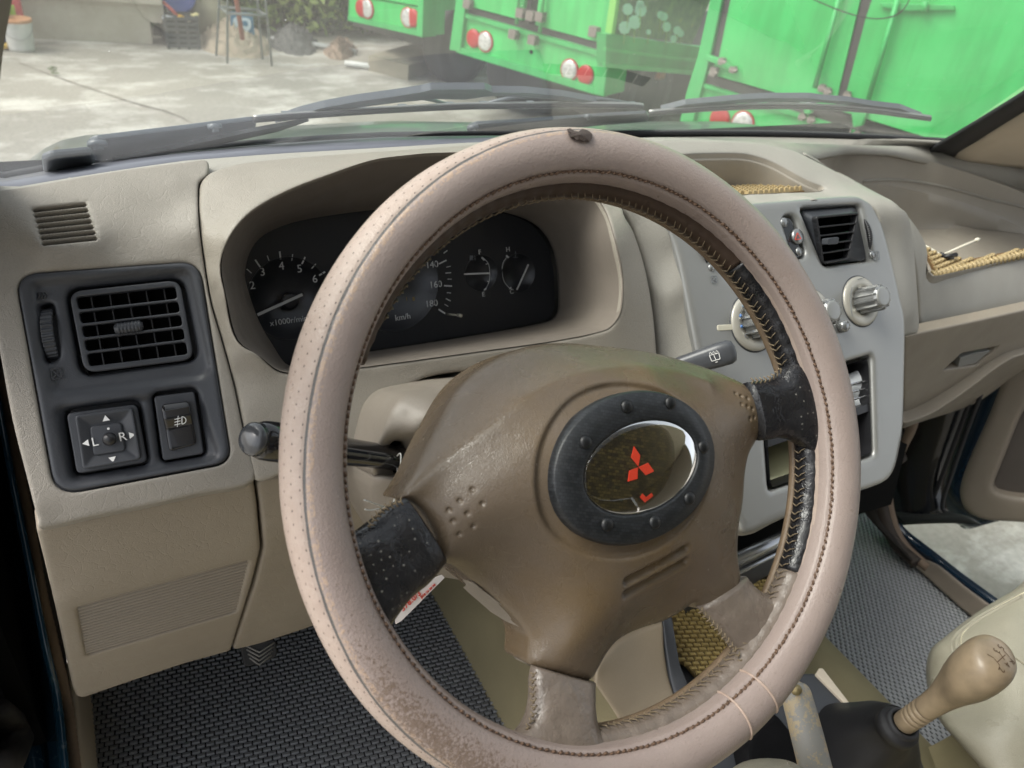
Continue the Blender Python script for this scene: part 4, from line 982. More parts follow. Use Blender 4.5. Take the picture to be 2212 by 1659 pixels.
# glossy grey band under the glass on the driver's side
gb=[(-60,372),(0,387),(120,365),(281,341),(527,316),(691,304),(832,296),(1043,293),(1200,293)]; gb2=[(-60,405),(0,414),(176,384),(387,352),(598,336),(778,326),(990,313),(1100,309),(1200,300)]
g1=resamp([W(u,v,.90) for u,v in gb],n=50,closed=False); g2=resamp([W(u,v,cy(u)+.04) for u,v in gb2],n=50,closed=False)
thicken(link('defroster_trim',mesh(*grid([g2,[(a+b_)/2+np.array([0,0,.004]) for a,b_ in zip(g1,g2)],g1])),simple('defroster_grey',(.13,.135,.16),.35,coat=.2),dash),.004)
link('trim_seal',mesh(*tube([p+np.array([0,.004,.002]) for p in g1],.0032,8)),RUB,dash)
# ---- glovebox
def gy(u,v): return 0
GPL=Pl(W(1985,720,.505),(0.0,-1,-.10)); 
gb_=cr([GPL.px(u,v) for u,v in [(1953,727),(2020,712),(2100,695),(2212,670),(2330,642),(2450,615)]],4)+cr([GPL.px(u,v) for u,v in [(2450,700),(2330,740),(2212,765),(2160,790),(2080,850),(2010,895),(1971,908),(1952,915)]],4)
gh=rnd([GPL.px(u,v) for u,v in [(2038,800),(2077,764),(2158,748),(2112,789)]],.002,3)
glb=patch('glovebox_lid',gb_,GPL,BEIGE_L,dash,holes=[gh],step=.007,r=.003,thick=.015)
prism('lid_recess',[GPL.px(u,v,-.014) for u,v in [(2030,806),(2077,758),(2170,742),(2116,795)]],GPL,VOID,-.018,-.0145,glb)
rbox([(2075,773),(2105,763),(2140,757),(2108,784),(2070,793)],GPL,-.014,-.002,.002,simple('handle_grey',(.22,.22,.21),.35),glb,'handle')
lowg=cr([W(u,v,y) for u,v,y in [(1953,915,.50),(1971,908,.50),(2010,895,.50),(2080,850,.50),(2160,790,.50),(2212,765,.50),(2330,740,.5),(2450,700,.5)]],4)+cr([W(u,v,y) for u,v,y in [(2450,740,.56),(2330,770,.56),(2212,799,.56),(2160,836,.56),(2110,870,.56),(2054,892,.56),(1990,912,.54),(1951,926,.52)]],4)
patch('lower_dash_panel',lowg,Pl(GPL.o,(0,-1,.0)),BEIGE_L,dash,step=.008,r=.003,thick=.02,lam=1e-3)
# ---- knee panels, left
KP=Pl(W(320,1090,.500),(0,-1,-.10)); KP2=Pl(KP.px(345,1238),(0,-1,-.32))
def kpp(u,v,o=0):
    p=KP.px(u,v,o); return p if p[2]>KP2.o[2] else KP2.px(u,v,o)
ko=[kpp(u,v) for u,v in [(78,1142),(200,1118),(430,1068),(549,1040),(556,1090),(561,1154),(564,1185),(545,1262),(520,1340),(499,1407),(400,1434),(280,1474),(178,1509),(165,1506),(157,1487),(120,1314),(95,1210)]]
ctk=[kpp(u,v) for u,v in [(150,1180),(350,1130),(500,1100),(130,1240),(350,1180),(520,1140),(150,1330),(350,1290),(540,1215),(170,1440),(350,1400),(480,1350),(150,1475),(480,1385),(350,1215),(350,1255),(130,1300),(545,1180)]]
rb=[KP2.px(u,v) for u,v in [(168,1312),(537,1211),(510,1324),(188,1418)]]
rbq=rnd(rb,.003,3)
KR=Pl(KP.o,(0,-1,-.2))
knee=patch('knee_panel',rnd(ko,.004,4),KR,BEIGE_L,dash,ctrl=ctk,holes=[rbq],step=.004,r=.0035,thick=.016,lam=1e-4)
tl,tr_,br,bl=rb; rows=[]
nr=18; prof=[]
for i in range(nr*8+1):
    b_=i/(nr*8); ph_=(i%8)/8; d=-.0055+.0044*max(0,math.sin(math.pi*min(1,ph_/.66)))**.6
    rows.append([(tl*(1-a)+tr_*a)*(1-b_)+(bl*(1-a)+br*a)*b_+KP2.n*d for a in np.linspace(-.01,1.01,12)])
link('ribbed_insert',mesh(*grid(rows)),BEIGE_L,knee)
k2o=[kpp(u,v,-.001) for u,v in [(554,1040),(600,1029),(700,1008),(812,990),(820,1040),(814,1110),(812,1160),(860,1290),(800,1310),(666,1357),(560,1392),(503,1406),(525,1340),(551,1262),(570,1185),(567,1154),(561,1090)]]
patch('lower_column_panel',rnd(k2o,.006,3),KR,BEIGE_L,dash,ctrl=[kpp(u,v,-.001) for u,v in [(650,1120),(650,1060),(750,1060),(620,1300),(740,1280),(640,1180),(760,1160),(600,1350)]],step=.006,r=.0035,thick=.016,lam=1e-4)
# dark backing behind seams
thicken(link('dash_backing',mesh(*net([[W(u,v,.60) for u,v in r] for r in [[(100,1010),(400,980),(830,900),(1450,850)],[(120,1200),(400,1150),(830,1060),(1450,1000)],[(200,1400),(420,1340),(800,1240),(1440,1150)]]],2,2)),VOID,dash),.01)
link('firewall',mesh(*box((.64,1.06,CZ-.78),(1.56,.03,.80))),VOID,dash,smooth=False)
link('dash_end',mesh(*box((-.155,.86,CZ-.62),(.02,.42,.60))),VOID,dash,smooth=False)
link('dash_core',mesh(*box((.67,.83,CZ-.64),(1.45,.42,.22))),simple('core_dark',(.03,.028,.025),.9),dash,smooth=False)
rw_=resamp([cz(*p) for p in cso[13:20]],n=24,closed=False)-SP.n*.008
thicken(link('centre_side_wall',mesh(*grid([list(rw_),[p+np.array([0,.12,0]) for p in rw_],[p+np.array([0,.26,0]) for p in rw_]])),BEIGE,dash),.004)
# ================================================================ STEERING COLUMN
CP=Pl(W(900,900,.42),(0,-.85,.5))
col=thing('steering_column_cover',W(1000,950,.45),'beige plastic steering column cover behind the wheel hub','column cover')
CYc=WC-WN*.06
def cring(h,a,b_,n=40,dx=0,dy=0):
    c=WC+WN*h; return [c+WPL.x*(a*math.copysign(abs(math.cos(t))**.7,math.cos(t))+dx)+WPL.y*(b_*math.copysign(abs(math.sin(t))**.7,math.sin(t))+dy) for t in np.linspace(0,2*math.pi,n,endpoint=False)]
cu=[(812,1030),(815,985),(832,930),(848,890),(872,858),(905,842),(960,826),(1010,816),(1060,800),(1200,790),(1330,800),(1330,1000),(1000,1050),(889,1035)]
cuP=[W(u,v,np.interp(u,[812,1010,1330],[.415,.47,.47])) for u,v in cu]
slot=rnd([W(u,v,.43) for u,v in [(848,955),(874,954),(882,1012),(880,1036),(856,1030)]],.003,4)
uc=patch('upper_cover',cr(cuP,3,True),CP,COLM,col,ctrl=[W(900,930,.405),W(950,900,.405),W(880,900,.42),W(1000,860,.43),W(890,985,.404)],holes=[slot],step=.004,r=.008,thick=.09,lam=1e-3)
lcP=[W(u,v,y) for u,v,y in [(812,1034,.415),(889,1040,.405),(1000,1054,.40),(1100,1100,.40),(1100,1250,.42),(960,1250,.44),(870,1200,.44),(814,1110,.43)]]
patch('lower_cover',cr(lcP,3,True),CP,COLM,col,ctrl=[W(900,1130,.405)],step=.006,r=.006,thick=.09,lam=1e-3)
link('slot_inside',mesh(*box(W(868,1000,.45),(.02,.03,.045))),VOID,col,smooth=False)
# ---- stalks
def stalk_axis(a,ya,b_,yb,n): A=W(*a,ya);B=W(*b_,yb); return [A+(B-A)*t for t in np.linspace(0,1,n)]
ls=thing('turn_signal_stalk',W(860,990,.44),'black turn signal stalk with rounded knob left of the wheel rim','stalk')
A=W(545,948,.385);B=W(878,993,.435)
P=[A+(B-A)*t for t in (0,.01,.03,.06,.10,.2,.3,.42,.5,.6,.75,1.0)]
link('stem',mesh(*tube(P,[.0030,.008,.0112,.0125,.0130,.0128,.0120,.0112,.0106,.0100,.0098,.0100],24)),GLOSSB,ls)
d=(B-A)/np.linalg.norm(B-A); kp=Pl(A-d*.0004,-d)
link('knob_cap',mesh(*lathe(kp,[(.0108,-.004),(.0105,.0002),(.009,.0022),(.005,.0036),(.0005,.004)],30)),simple('stalk_cap',(.05,.053,.058),.2,coat=.4),ls)
rs=thing('wiper_stalk',W(1400,830,.45),'dark grey wiper stalk with washer symbol right of the hub','stalk')
A=W(1585,757,.425);B=W(1440,800,.455); d=(A-B)/np.linalg.norm(A-B); SX=Pl(B,np.cross(d,np.cross(WN,d)),d)
n=26;V=[];L=np.linalg.norm(A-B)
secs=[(-.05,.006,.005),(0,.0085,.0075),(L*.35,.0100,.0080),(L*.45,.0105,.0082),(L*.75,.0120,.0092),(L*.93,.0120,.0090),(L*1.0,.0100,.0070),(L*1.03,.004,.003)]
for x,a,b_ in secs:
    for k in range(n):
        t=2*math.pi*k/n; V.append(SX.at(x,a*math.copysign(abs(math.cos(t))**.7,math.cos(t)),b_*math.copysign(abs(math.sin(t))**.7,math.sin(t))))
Fc=[(i*n+k,i*n+(k+1)%n,(i+1)*n+(k+1)%n,(i+1)*n+k) for i in range(len(secs)-1) for k in range(n)]+[tuple(range(n))[::-1],tuple(range((len(secs)-1)*n,len(secs)*n))]
link('stem',mesh(V,Fc),simple('stalk_grey',(.06,.063,.07),.3,bumps=.1),rs)
pa=[]
def sx(x,y): return SX.at(x,y,.0096)
X0=L*.72
for a,b_ in [((-.004,-.003),(.004,-.003)),((.004,-.003),(.0045,.003)),((.0045,.003),(-.0045,.003)),((-.0045,.003),(-.004,-.003)),((0,-.003),(-.0005,.002)),((-.001,-.005),(.001,-.005))]:
    pa.append(bar(SX,sx(X0+a[0],a[1]),sx(X0+b_[0],b_[1]),.0006,.0004,0))
for k in (-.003,0,.003): pa.append(tube([sx(X0+k-.001,.004),sx(X0+k,.0058),sx(X0+k+.0012,.004)],.0003,5))
link('wiper_symbol',mesh(*merge(pa)),WHITE,rs,smooth=False)
# ---- hanging paper tag on a string
tg=thing('hanging_tag',W(900,1290,.36),'torn white card tag with red print hanging on a string from the turn signal stalk','tag')
TGP=Pl(W(920,1290,.37),(0,-.9,.45))
tpx=[(955,1242),(960,1248),(868,1340),(855,1348),(850,1320),(870,1305),(885,1290),(890,1280),(905,1276),(915,1262),(930,1256),(940,1247)]
prism('card',[TGP.px(u,v) for u,v in tpx],TGP,simple('card_white',(.75,.70,.66),.6),-.0005,.0003,tg)
ang=math.atan2(*(TGP.to(TGP.px(950,1258))-TGP.to(TGP.px(870,1335)))[[1,0]])
link('print',mesh(*merge([text_on(TGP,TGP.px(887,1298,.0004),'578.0/3',.0068,ang),text_on(TGP,TGP.px(925,1276,.0004),'028 36 28 08',.0028,ang),bar(TGP,TGP.px(905,1284,.0004),TGP.px(912,1294,.0004),.0005)])),RED,tg,smooth=False)
def twine(L,r=.0006): return tube(cr(L,6),r,6)
s1=[W(858,985,.418),W(863,980,.41),W(866,985,.405),W(864,1020,.40),W(858,1060,.395),W(853,1082,.39)]
s2=[W(858,1003,.425),W(858,1030,.41),W(854,1060,.40),W(850,1085,.39),W(840,1098,.385)]
s3=[W(840,1098,.385),W(820,1092,.38),W(795,1083,.375),W(786,1080,.375)]; s4=[W(850,1094,.385),W(825,1098,.38),W(800,1102,.378),W(788,1100,.378)]
s5=[W(840,1098,.385),W(850,1150,.375),W(870,1230,.37),W(890,1285,.368)]
link('string',mesh(*merge([twine(s) for s in (s1,s2,s3,s4,s5)])),simple('twine',(.55,.55,.52),.6,bumps=.5,bs=900),tg)
# ================================================================ CABIN: floor, seats, lever
def Q(u,v,dep): return CAM+ray(u,v)*(dep/F_PX)
KF=1.116; FZ=CZ-.95*KF
floor=link('cabin_floor',mesh(*box((.64,.45,FZ-.03),(1.46,1.9,.03))),CARP,smooth=False,kind='structure')
# centre tunnel, carpeted
rows=[]
for y in np.linspace(-.5,1.0,16):
    z0=FZ; h=np.interp(y,[-.5,.1,.45,1.0],[.20,.20,.20,.26])
    rows.append([np.array([x*KF,y,z0+h*hh]) for x,hh in [(.36,-.05),(.372,.12),(.40,.55),(.44,.88),(.50,1.0),(.60,1.02),(.70,1.0),(.76,.85),(.79,.5),(.81,.1),(.815,-.05)]])
link('carpeted_tunnel',mesh(*net(rows,1,3)),CARP,label='olive beige carpet over the tunnel between the two footwells',cat='carpet')
def tiled(base_v,base_f,pos,rotz=0):
    base_v=np.array(base_v); n=len(base_v); V=np.concatenate([base_v+p for p in pos]); Fc=[tuple(int(i)+k*n for i in f) for k in range(len(pos)) for f in base_f]; return V,Fc
# driver's mat, overlapping dark shingle weave
DM=simple('mat_dark',(.26,.27,.28),.5,var=.35,vs=90,bumps=.3,bs=900)
bv=np.array([(-.0058,-.0028,.0008),(.0058,-.0028,.0008),(.0058,.0026,.0002),(-.0058,.0026,.0002),(-.0050,-.0022,.0042),(.0050,-.0022,.0042),(.0052,.0024,.0015),(-.0052,.0024,.0015),(0,-.0034,.0052),(0,-.0034,.0010)])
bf=[(0,9,8,4),(9,1,5,8),(4,8,5,6,7),(1,2,6,5),(0,4,7,3),(3,7,6,2)]
mat_out=np.array([(-.105,.35),(.375,.35),(.385,.54),(.397,.675),(.386,.71),(.37,.88),(-.11,.88)])*KF
pos=[];a0=R_(-9)
for i in range(-70,70):
    for j in range(-40,50):
        x=.14+(j*.0108+(.0054 if i%2 else 0)); y=.6+i*.0064
        X=.14+(x-.14)*math.cos(a0)-(y-.6)*math.sin(a0); Y=.6+(x-.14)*math.sin(a0)+(y-.6)*math.cos(a0)
        pos.append((X*KF,Y*KF,FZ+.006))
P_=np.array(pos); P_=P_[inpoly(P_[:,:2],mat_out)]; P_[:,2]+=rng.normal(0,.0002,len(P_))
cs_,sn_=math.cos(a0),math.sin(a0)
bv=bv*KF*np.array([.80,1,1.15]); bvr=np.c_[bv[:,0]*cs_-bv[:,1]*sn_,bv[:,0]*sn_+bv[:,1]*cs_,bv[:,2]]
dm=thing('floor_mat',(.14,.6,FZ),'dark grey rubber floor mat with an overlapping scale weave under the steering wheel','floor mat')
link('mat_base',mesh(*merge([( [np.array([x,y,FZ+.001]) for x,y in mat_out]+[np.array([x,y,FZ+.0062]) for x,y in mat_out],[tuple(range(7))[::-1],tuple(range(7,14))]+[(i,(i+1)%7,(i+1)%7+7,i+7) for i in range(7)])])),VOID,dm,smooth=False)
link('mat_weave',mesh(*tiled(bvr,bf,P_)),DM,dm,smooth=False)
# passenger mat: grey basket weave with dark holes
PM=simple('mat_grey',(.33,.34,.35),.5,var=.2,vs=90,bumps=.3,bs=900)
pm_out=np.array([(.80,.02),(1.19,.02),(1.192,.32),(1.192,.41),(1.196,.49),(1.215,.62),(.83,.80),(.83,.29),(.80,.28)])*KF
pos=[]
for i in range(80):
    for j in range(150):
        x=.79+i*.0096+(.0048 if j%2 else 0); y=.0+j*.0056
        pos.append((x*KF,y*KF,FZ+.007))
P_=np.array(pos); P_=P_[inpoly(P_[:,:2],pm_out)]
bv2=np.array([(-.0034,-.0036,0),(.0034,-.0036,0),(.0034,.0036,0),(-.0034,.0036,0),(-.0024,-.0022,.0026),(.0024,-.0026,.0020),(.0024,.0022,.0026),(-.0024,.0026,.0020),(0,0,.0034)])
bv2=bv2*KF
bf2=[(0,1,5,4),(1,2,6,5),(2,3,7,6),(3,0,4,7),(4,5,8),(5,6,8),(6,7,8),(7,4,8)]
pmt=thing('floor_mat',(1.0,.3,FZ),'light grey basket weave floor mat with black holes in the passenger footwell','floor mat')
n9=len(pm_out)
link('mat_base',mesh([np.array([x,y,FZ+.001]) for x,y in pm_out]+[np.array([x,y,FZ+.0075]) for x,y in pm_out],[tuple(range(n9))[::-1],tuple(range(n9,2*n9))]+[(i,(i+1)%n9,(i+1)%n9+n9,i+n9) for i in range(n9)]),simple('mat_black',(.008,.009,.012),.6),pmt,smooth=False)
link('mat_weave',mesh(*tiled(bv2,bf2,P_)),PM,pmt,smooth=True)
# pedal under the lower panel
pdp=Pl(W(557,1412,.66),(0,-.8,.6))
pd=thing('clutch_pedal',pdp.o,'black rubber clutch pedal pad with chevron ribs below the knee panel','pedal')
pdo=prism('pad',rnd([pdp.px(u,v) for u,v in [(518,1392),(596,1380),(600,1418),(570,1432),(528,1441)]],.006,4),pdp,RUB,-.012,0,pd,bev=.002)
RIBW=simple('worn_rib',(.30,.29,.27),.6)
for k in range(4):
    y=1396+k*9; link('rib',mesh(*tube([pdp.px(530+k*3,y-2,.001),pdp.px(560,y+13,.0012),pdp.px(592-k*2,y-8,.001)],.0011,6)),RIBW,pdo)
link('lever',mesh(*tube([pdp.px(556,1400,-.01),pdp.px(552,1360,-.03),W(548,1250,.72)],.007,10)),STEEL,pd)
# ---- centre console below the silver panel
con=thing('centre_console',W(1400,1450,.45),'beige and black lower centre console with a storage bin','console')
CON=Pl(W(1400,1450,.45),(-.35,-.9,.3))
co=cr([Q(u,v,d) for u,v,d in [(1290,1440,.83),(1330,1395,.85),(1380,1365,.87),(1434,1345,.88)]],4)+cr([Q(u,v,d) for u,v,d in [(1436,1400,.875),(1445,1460,.87),(1458,1505,.86),(1475,1545,.855),(1500,1610,.85)]],4)+cr([Q(u,v,d) for u,v,d in [(1400,1640,.83),(1356,1586,.83),(1320,1530,.83),(1285,1480,.83)]],4)
patch('side_panel',co,CON,vinyl('console_beige',(.30,.245,.175),rough=.5,grain=.4,wr=.1),con,step=.006,r=.004,thick=.03,lam=1e-3)
bz=rnd([Q(u,v,d) for u,v,d in [(1432,1340,.88),(1452,1330,.89),(1470,1440,.87),(1520,1560,.845),(1490,1560,.85),(1466,1535,.855),(1448,1470,.865),(1438,1400,.873)]],.004,4)
patch('black_edge',bz,CON,GREYP,con,step=.006,r=.003,thick=.03,lam=1e-3)
BIN=Pl(Q(1530,1440,.93),(0,-.05,1))
prism('bin_floor',[BIN.px(u,v,-.006) for u,v in [(1420,1280),(1720,1230),(1720,1500),(1500,1590),(1440,1540)]],BIN,GREYP,-.02,-.008,con)
# metal bar and black lower fascia below silver panel
A=W(1585,1212,.39);B=W(1720,1148,.41); A=A+(A-B)*.6; B=B+(B-A)*.6
link('metal_bar',mesh(*tube([A,B],.0085,20)),simple('bar_metal',(.42,.43,.44),.25,.85),con)
link('metal_bar_lower',mesh(*tube([A+np.array([0,-.004,-.022]),B+np.array([0,-.004,-.022])],.0035,12)),MATS['bar_metal'],con)
UP=Pl(W(1640,1120,.46),(0,-1,.2)); prism('upper_recess',[UP.px(u,v) for u,v in [(1480,1100),(1960,960),(1925,1090),(1860,1110),(1760,1150),(1700,1200),(1480,1260)]],UP,VOID,-.02,0,con)
LPn=Pl(W(1640,1260,.41),(0,-1,.25)); lo=[LPn.px(u,v) for u,v in [(1480,1290),(1600,1215),(1702,1170),(1702,1300),(1640,1420),(1480,1480)]]
hl=rnd([LPn.px(u,v) for u,v in [(1632,1260),(1674,1236),(1677,1300),(1640,1330),(1630,1300)]],.004,4)
patch('lower_fascia',rnd(lo,.006,4),LPn,GREYP,con,holes=[hl],step=.006,r=.002,thick=.01,flat=True)
prism('card_in_recess',[LPn.px(u,v,-.012) for u,v in [(1625,1262),(1669,1240),(1672,1310),(1630,1335)]],LPn,simple('tan_card',(.26,.19,.11),.6),-.018,-.012,con)
# yellow woven liner in the bin
YM=simple('mat_yellow',(.40,.30,.115),.55,var=.25,vs=120,bumps=.3,bs=900)
def weave_mat(name,pl,out,sx_,sy_,h,mt,label,cat,ang=0,th=.004,group=None,base=None):
    L=np.array([pl.to(p)[:2] for p in out]); t=thing(name,np.mean(out,axis=0),label,cat,group)
    lo,hi=L.min(0)-.02,L.max(0)+.02; c=(lo+hi)/2; pos=[]; R0=np.linalg.norm(hi-lo)
    for i in range(int(R0/sx_)+2):
        for j in range(int(R0/sy_)+2):
            x=(i-R0/sx_/2)*sx_+(sx_/2 if j%2 else 0); y=(j-R0/sy_/2)*sy_
            pos.append((c[0]+x*math.cos(ang)-y*math.sin(ang),c[1]+x*math.sin(ang)+y*math.cos(ang)))
    P=np.array(pos); P=P[inpoly(P,L)]
    b_=[(-.42*sx_,-.42*sy_,0),(.42*sx_,-.42*sy_,0),(.42*sx_,.42*sy_,0),(-.42*sx_,.42*sy_,0),(-.34*sx_,-.36*sy_,h),(.34*sx_,-.36*sy_,h*.8),(.34*sx_,.36*sy_,h*.35),(-.34*sx_,.36*sy_,h*.5),(0,-.1*sy_,h*1.1)]
    ca,sa=math.cos(ang),math.sin(ang); bw=[pl.x*(x*ca-y*sa)+pl.y*(x*sa+y*ca)+pl.n*z for x,y,z in b_]
    W3=[pl.at(p[0],p[1],th) for p in P]
    V,Fc=tiled(bw,bf2,W3)
    prism('mat_base',out,pl,base or mt,0,th+.0003,t)
    link('mat_weave',mesh(V,Fc),mt,t,smooth=False); return t
weave_mat('liner_mat',BIN,[BIN.px(u,v) for u,v in [(1450,1345),(1460,1300),(1560,1270),(1680,1250),(1600,1400),(1590,1415),(1560,1440),(1535,1452),(1524,1470),(1512,1456),(1500,1464),(1480,1440),(1462,1430)]],.0105,.0062,.0032,YM,'yellow woven liner mat in the console bin seen between hub and lower spoke','liner mat',ang=R_(-20),base=simple('mat_yellow_dark',(.10,.068,.022),.7))
# ---- gear lever
gl=thing('gear_lever',Q(1950,1600,.76),'tan gear lever with a bulbous shift knob rising from a black cloth boot','gear lever')
B0=Q(1953,1562,.74);K0=Q(2122,1447,.665); ax=(K0-B0); Lg=np.linalg.norm(ax); ax/=Lg
prof=[(0,.0106),(.02,.0108),(.10,.0108)]
for k in range(4):
    x=.12+k*.055; prof+=[(x,.0109),(x+.006,.0098),(x+.012,.0110),(x+.03,.0112)]
prof+=[(.36,.0112),(.48,.0122),(.58,.0140),(.68,.0172),(.78,.0215),(.88,.0250),(.98,.0262),(1.06,.0260),(1.12,.0250),(1.17,.0226),(1.205,.018),(1.222,.010),(1.227,.002)]
prof=[(a_,b_ if a_<.6 else .0140+(b_-.0140)*.86 if b_>.014 else b_) for a_,b_ in prof]
sx3=np.cross(ax,np.array([0,0,1.]));sx3/=np.linalg.norm(sx3); sy3=np.cross(sx3,ax)
V=[];n=40
for t_,r_ in prof:
    c=B0+ax*(t_*Lg)+sy3*(.004*max(0,t_-.5)); wide=1+.10*max(0,min(1,(t_-.6)/.3))
    for k in range(n):
        a=2*math.pi*k/n; V.append(c+sx3*r_*math.cos(a)*wide+sy3*r_*math.sin(a)*(2-wide))
m=len(prof)
KM=simple('knob_tan',(.235,.18,.118),.40,var=.75,vs=38,bumps=.2,bs=200,coat=.1)
kn=link('shift_knob',mesh(V,[(i*n+k,i*n+(k+1)%n,(i+1)*n+(k+1)%n,(i+1)*n+k) for i in range(m-1) for k in range(n)]+[tuple(range((m-1)*n,m*n))]),KM,gl)
from mathutils.bvhtree import BVHTree
bm=bmesh.new(); bm.from_mesh(kn.data); bmesh.ops.translate(bm,vec=kn.location,verts=bm.verts); bvh=BVHTree.FromBMesh(bm); bm.free()
def cast(u,v,off=.0002):
    d=Vector(ray(u,v)).normalized(); h=bvh.ray_cast(Vector(CAM),d); 
    if h[0] is None: return None
    nn=h[1] if h[1].dot(d)<0 else -h[1]
    return (np.array(h[0]+nn*off),np.array(nn))
ptc=cast(2168,1424); parts=[]
if ptc is not None:
    TN=Pl(ptc[0]+ptc[1]*.002,ptc[1],np.array(Q(2192,1442,.65)-Q(2150,1398,.65)))
    def proj_down(V):
        out=[]
        for v in V:
            h=bvh.find_nearest(Vector(v)); d_=Vector(v)-h[0]; nn=h[1] if h[1].dot(d_)>0 else -h[1]; out.append(np.array(h[0]+nn*.0003))
        return out
    for s,u,v in [('1',2143,1413),('2',2169,1445),('3',2156,1402),('4',2180,1433),('5',2166,1394),('R',2192,1427)]:
        q_=TN.to(TN.px(u,v)); V_,F_=text_mesh(s,.0085,.0001); parts.append((proj_down([TN.at(q_[0]+y*1.0,q_[1]-x,0) for x,y,z in V_]),F_))
    for a,b_ in [((2152,1420),(2164,1436)),((2158,1428),(2176,1412)),((2163,1408),(2174,1424)),((2172,1402),(2186,1418))]:
        V_,F_=tube([TN.px(a[0]+(b_[0]-a[0])*t,a[1]+(b_[1]-a[1])*t) for t in np.linspace(0,1,6)],.0004,4); parts.append((proj_down(V_),F_))
    link('shift_pattern',mesh(*merge(parts)),simple('engraved_brown',(.10,.055,.03),.6),kn,smooth=False)
GP=Pl(B0-ax*.002,ax)
link('collar',mesh(*lathe(GP,[(.0195,-.016),(.0200,-.008),(.0192,-.004),(.0165,-.003),(.0165,.000),(.0150,.003),(.0125,.003),(.012,-.005)],40)),RUB,gl)
bl_=[]
for s,(u,v,d,ru,rv) in enumerate([(1946,1564,.75,1,1),(1930,1572,.775,1.5,1.3),(1895,1595,.81,2.7,2.2),(1860,1630,.85,3.9,3.2),(1840,1690,.90,5.2,4.2)]):
    c=Q(u,v,d); n_=(ax*(1-s/4)+np.array([0,0,1.])*(s/4)); pl_=Pl(c,n_); bl_.append([pl_.at(.0185*ru*math.cos(t)*(1+.07*math.sin(5*t+s)*(s>0)),.0185*rv*math.sin(t)*(1+.09*math.cos(4*t+2*s)*(s>0))) for t in np.linspace(0,2*math.pi,48,endpoint=False)])
V,Fc=loft(bl_,n=48,smooth_n=5); link('boot',mesh(V,Fc),simple('boot_leather',(.012,.012,.014),.55,var=.4,vs=40,bumps=.6,bs=60),gl)
# ---- parking brake lever, worn grey
WG=None
m,t,b=nodes('worn_grey_paint'); c=coords(t)
f=ramp(t,noise(t,c,55,8,.75),[(.5,(0,0,0)),(.54,(1,1,1))]); t.links.new(mix(t,f,(.27,.265,.245),(.42,.34,.22)),b.inputs['Base Color']); b.inputs['Roughness'].default_value=.5; bump(t,b,f,-.5,.001)
hb_=thing('parking_brake',Q(1750,1600,.72),'worn grey parking brake lever with flaking paint beside the driver seat','brake lever')
P=[Q(1714,1484,.735),Q(1716,1490,.735),Q(1721,1505,.73),Q(1736,1560,.72),Q(1754,1630,.71),Q(1776,1720,.70),Q(1800,1820,.69)]
hg=link('grip',mesh(*tube(cr(P,4),list(np.interp(np.linspace(0,1,25),[0,.05,.16,.3,.6,1],[.003,.0095,.0125,.0142,.0150,.0152])),24)),m,hb_)
link('button',mesh(*tube([Q(1719,1492,.722),Q(1721,1489,.716)],.0048,12)),simple('brass',(.30,.24,.12),.4,.5),hb_)
# black trim left of the lever and the console corner
ct_=thing('console_tray',Q(1700,1560,.85),'black console tray with a beige edge strip behind the parking brake','console tray')
TR=Pl(Q(1700,1520,.86),(0,0,1))
prism('tray',[TR.px(u,v) for u,v in [(1650,1455),(1762,1452),(1832,1526),(1900,1560),(1850,1700),(1500,1700),(1560,1560)]],TR,GREYP,-.05,0,ct_,bev=.004)
prism('edge_strip',[TR.px(u,v,.001) for u,v in [(1768,1446),(1776,1446),(1836,1524),(1828,1527),(1760,1458)]],TR,TRIM,-.03,.004,ct_,bev=.0015)
prism('black_bag',[Q(u,v,.80) for u,v in [(1640,1560),(1700,1530),(1740,1600),(1760,1659),(1780,1720),(1560,1720),(1590,1620)]],Pl(Q(1690,1600,.80),(0,-.4,.9)),CLOTH,-.03,0,ct_,bev=.006)
# ---- seats
def seat(name,label,out,ctrl,pl,**kw):
    t=thing(name,np.mean(out,axis=0),label,'seat'); 
    o=patch('cushion',out,pl,SEATM,t,ctrl=ctrl,step=.01,r=.022,thick=.06,lam=1e-3); return t,o
so_=cr([Q(u,v,d) for u,v,d in [(2330,1190,.95),(2212,1262,.93),(2150,1298,.92),(2095,1336,.91),(2052,1370,.90),(2022,1395,.90),(2011,1425,.90),(2009,1460,.90),(2014,1495,.88),(2026,1530,.85),(2046,1572,.82),(2080,1610,.80),(2130,1665,.78),(2200,1740,.76),(2400,1740,.80),(2500,1400,.95)]],4,True)
SEP=Pl(Q(2150,1450,.85),(-.68,-.22,.70))
pst,po=seat('passenger_seat','cream leather passenger seat with perforated panel and double stitching',so_,[Q(2080,1420,.875),Q(2110,1370,.885),Q(2180,1330,.89),(Q(2090,1500,.855)),Q(2150,1560,.80),Q(2200,1450,.83),Q(2250,1350,.88)],SEP)
bm=bmesh.new(); bm.from_mesh(po.data); bmesh.ops.translate(bm,vec=po.location,verts=bm.verts); bvh2=BVHTree.FromBMesh(bm); bm.free()
def hit(bv,u,v,off=.001):
    h=bv.ray_cast(Vector(CAM),Vector(ray(u,v)).normalized()); return None if h[0] is None else np.array(h[0]-Vector(ray(u,v)).normalized()*off)
def on_surf(bv,L,off=.001,n=40):
    P=resamp([ (u,v,0) for u,v in L],n=n,closed=False); return [q for q in (hit(bv,p[0],p[1],off) for p in P) if q is not None]
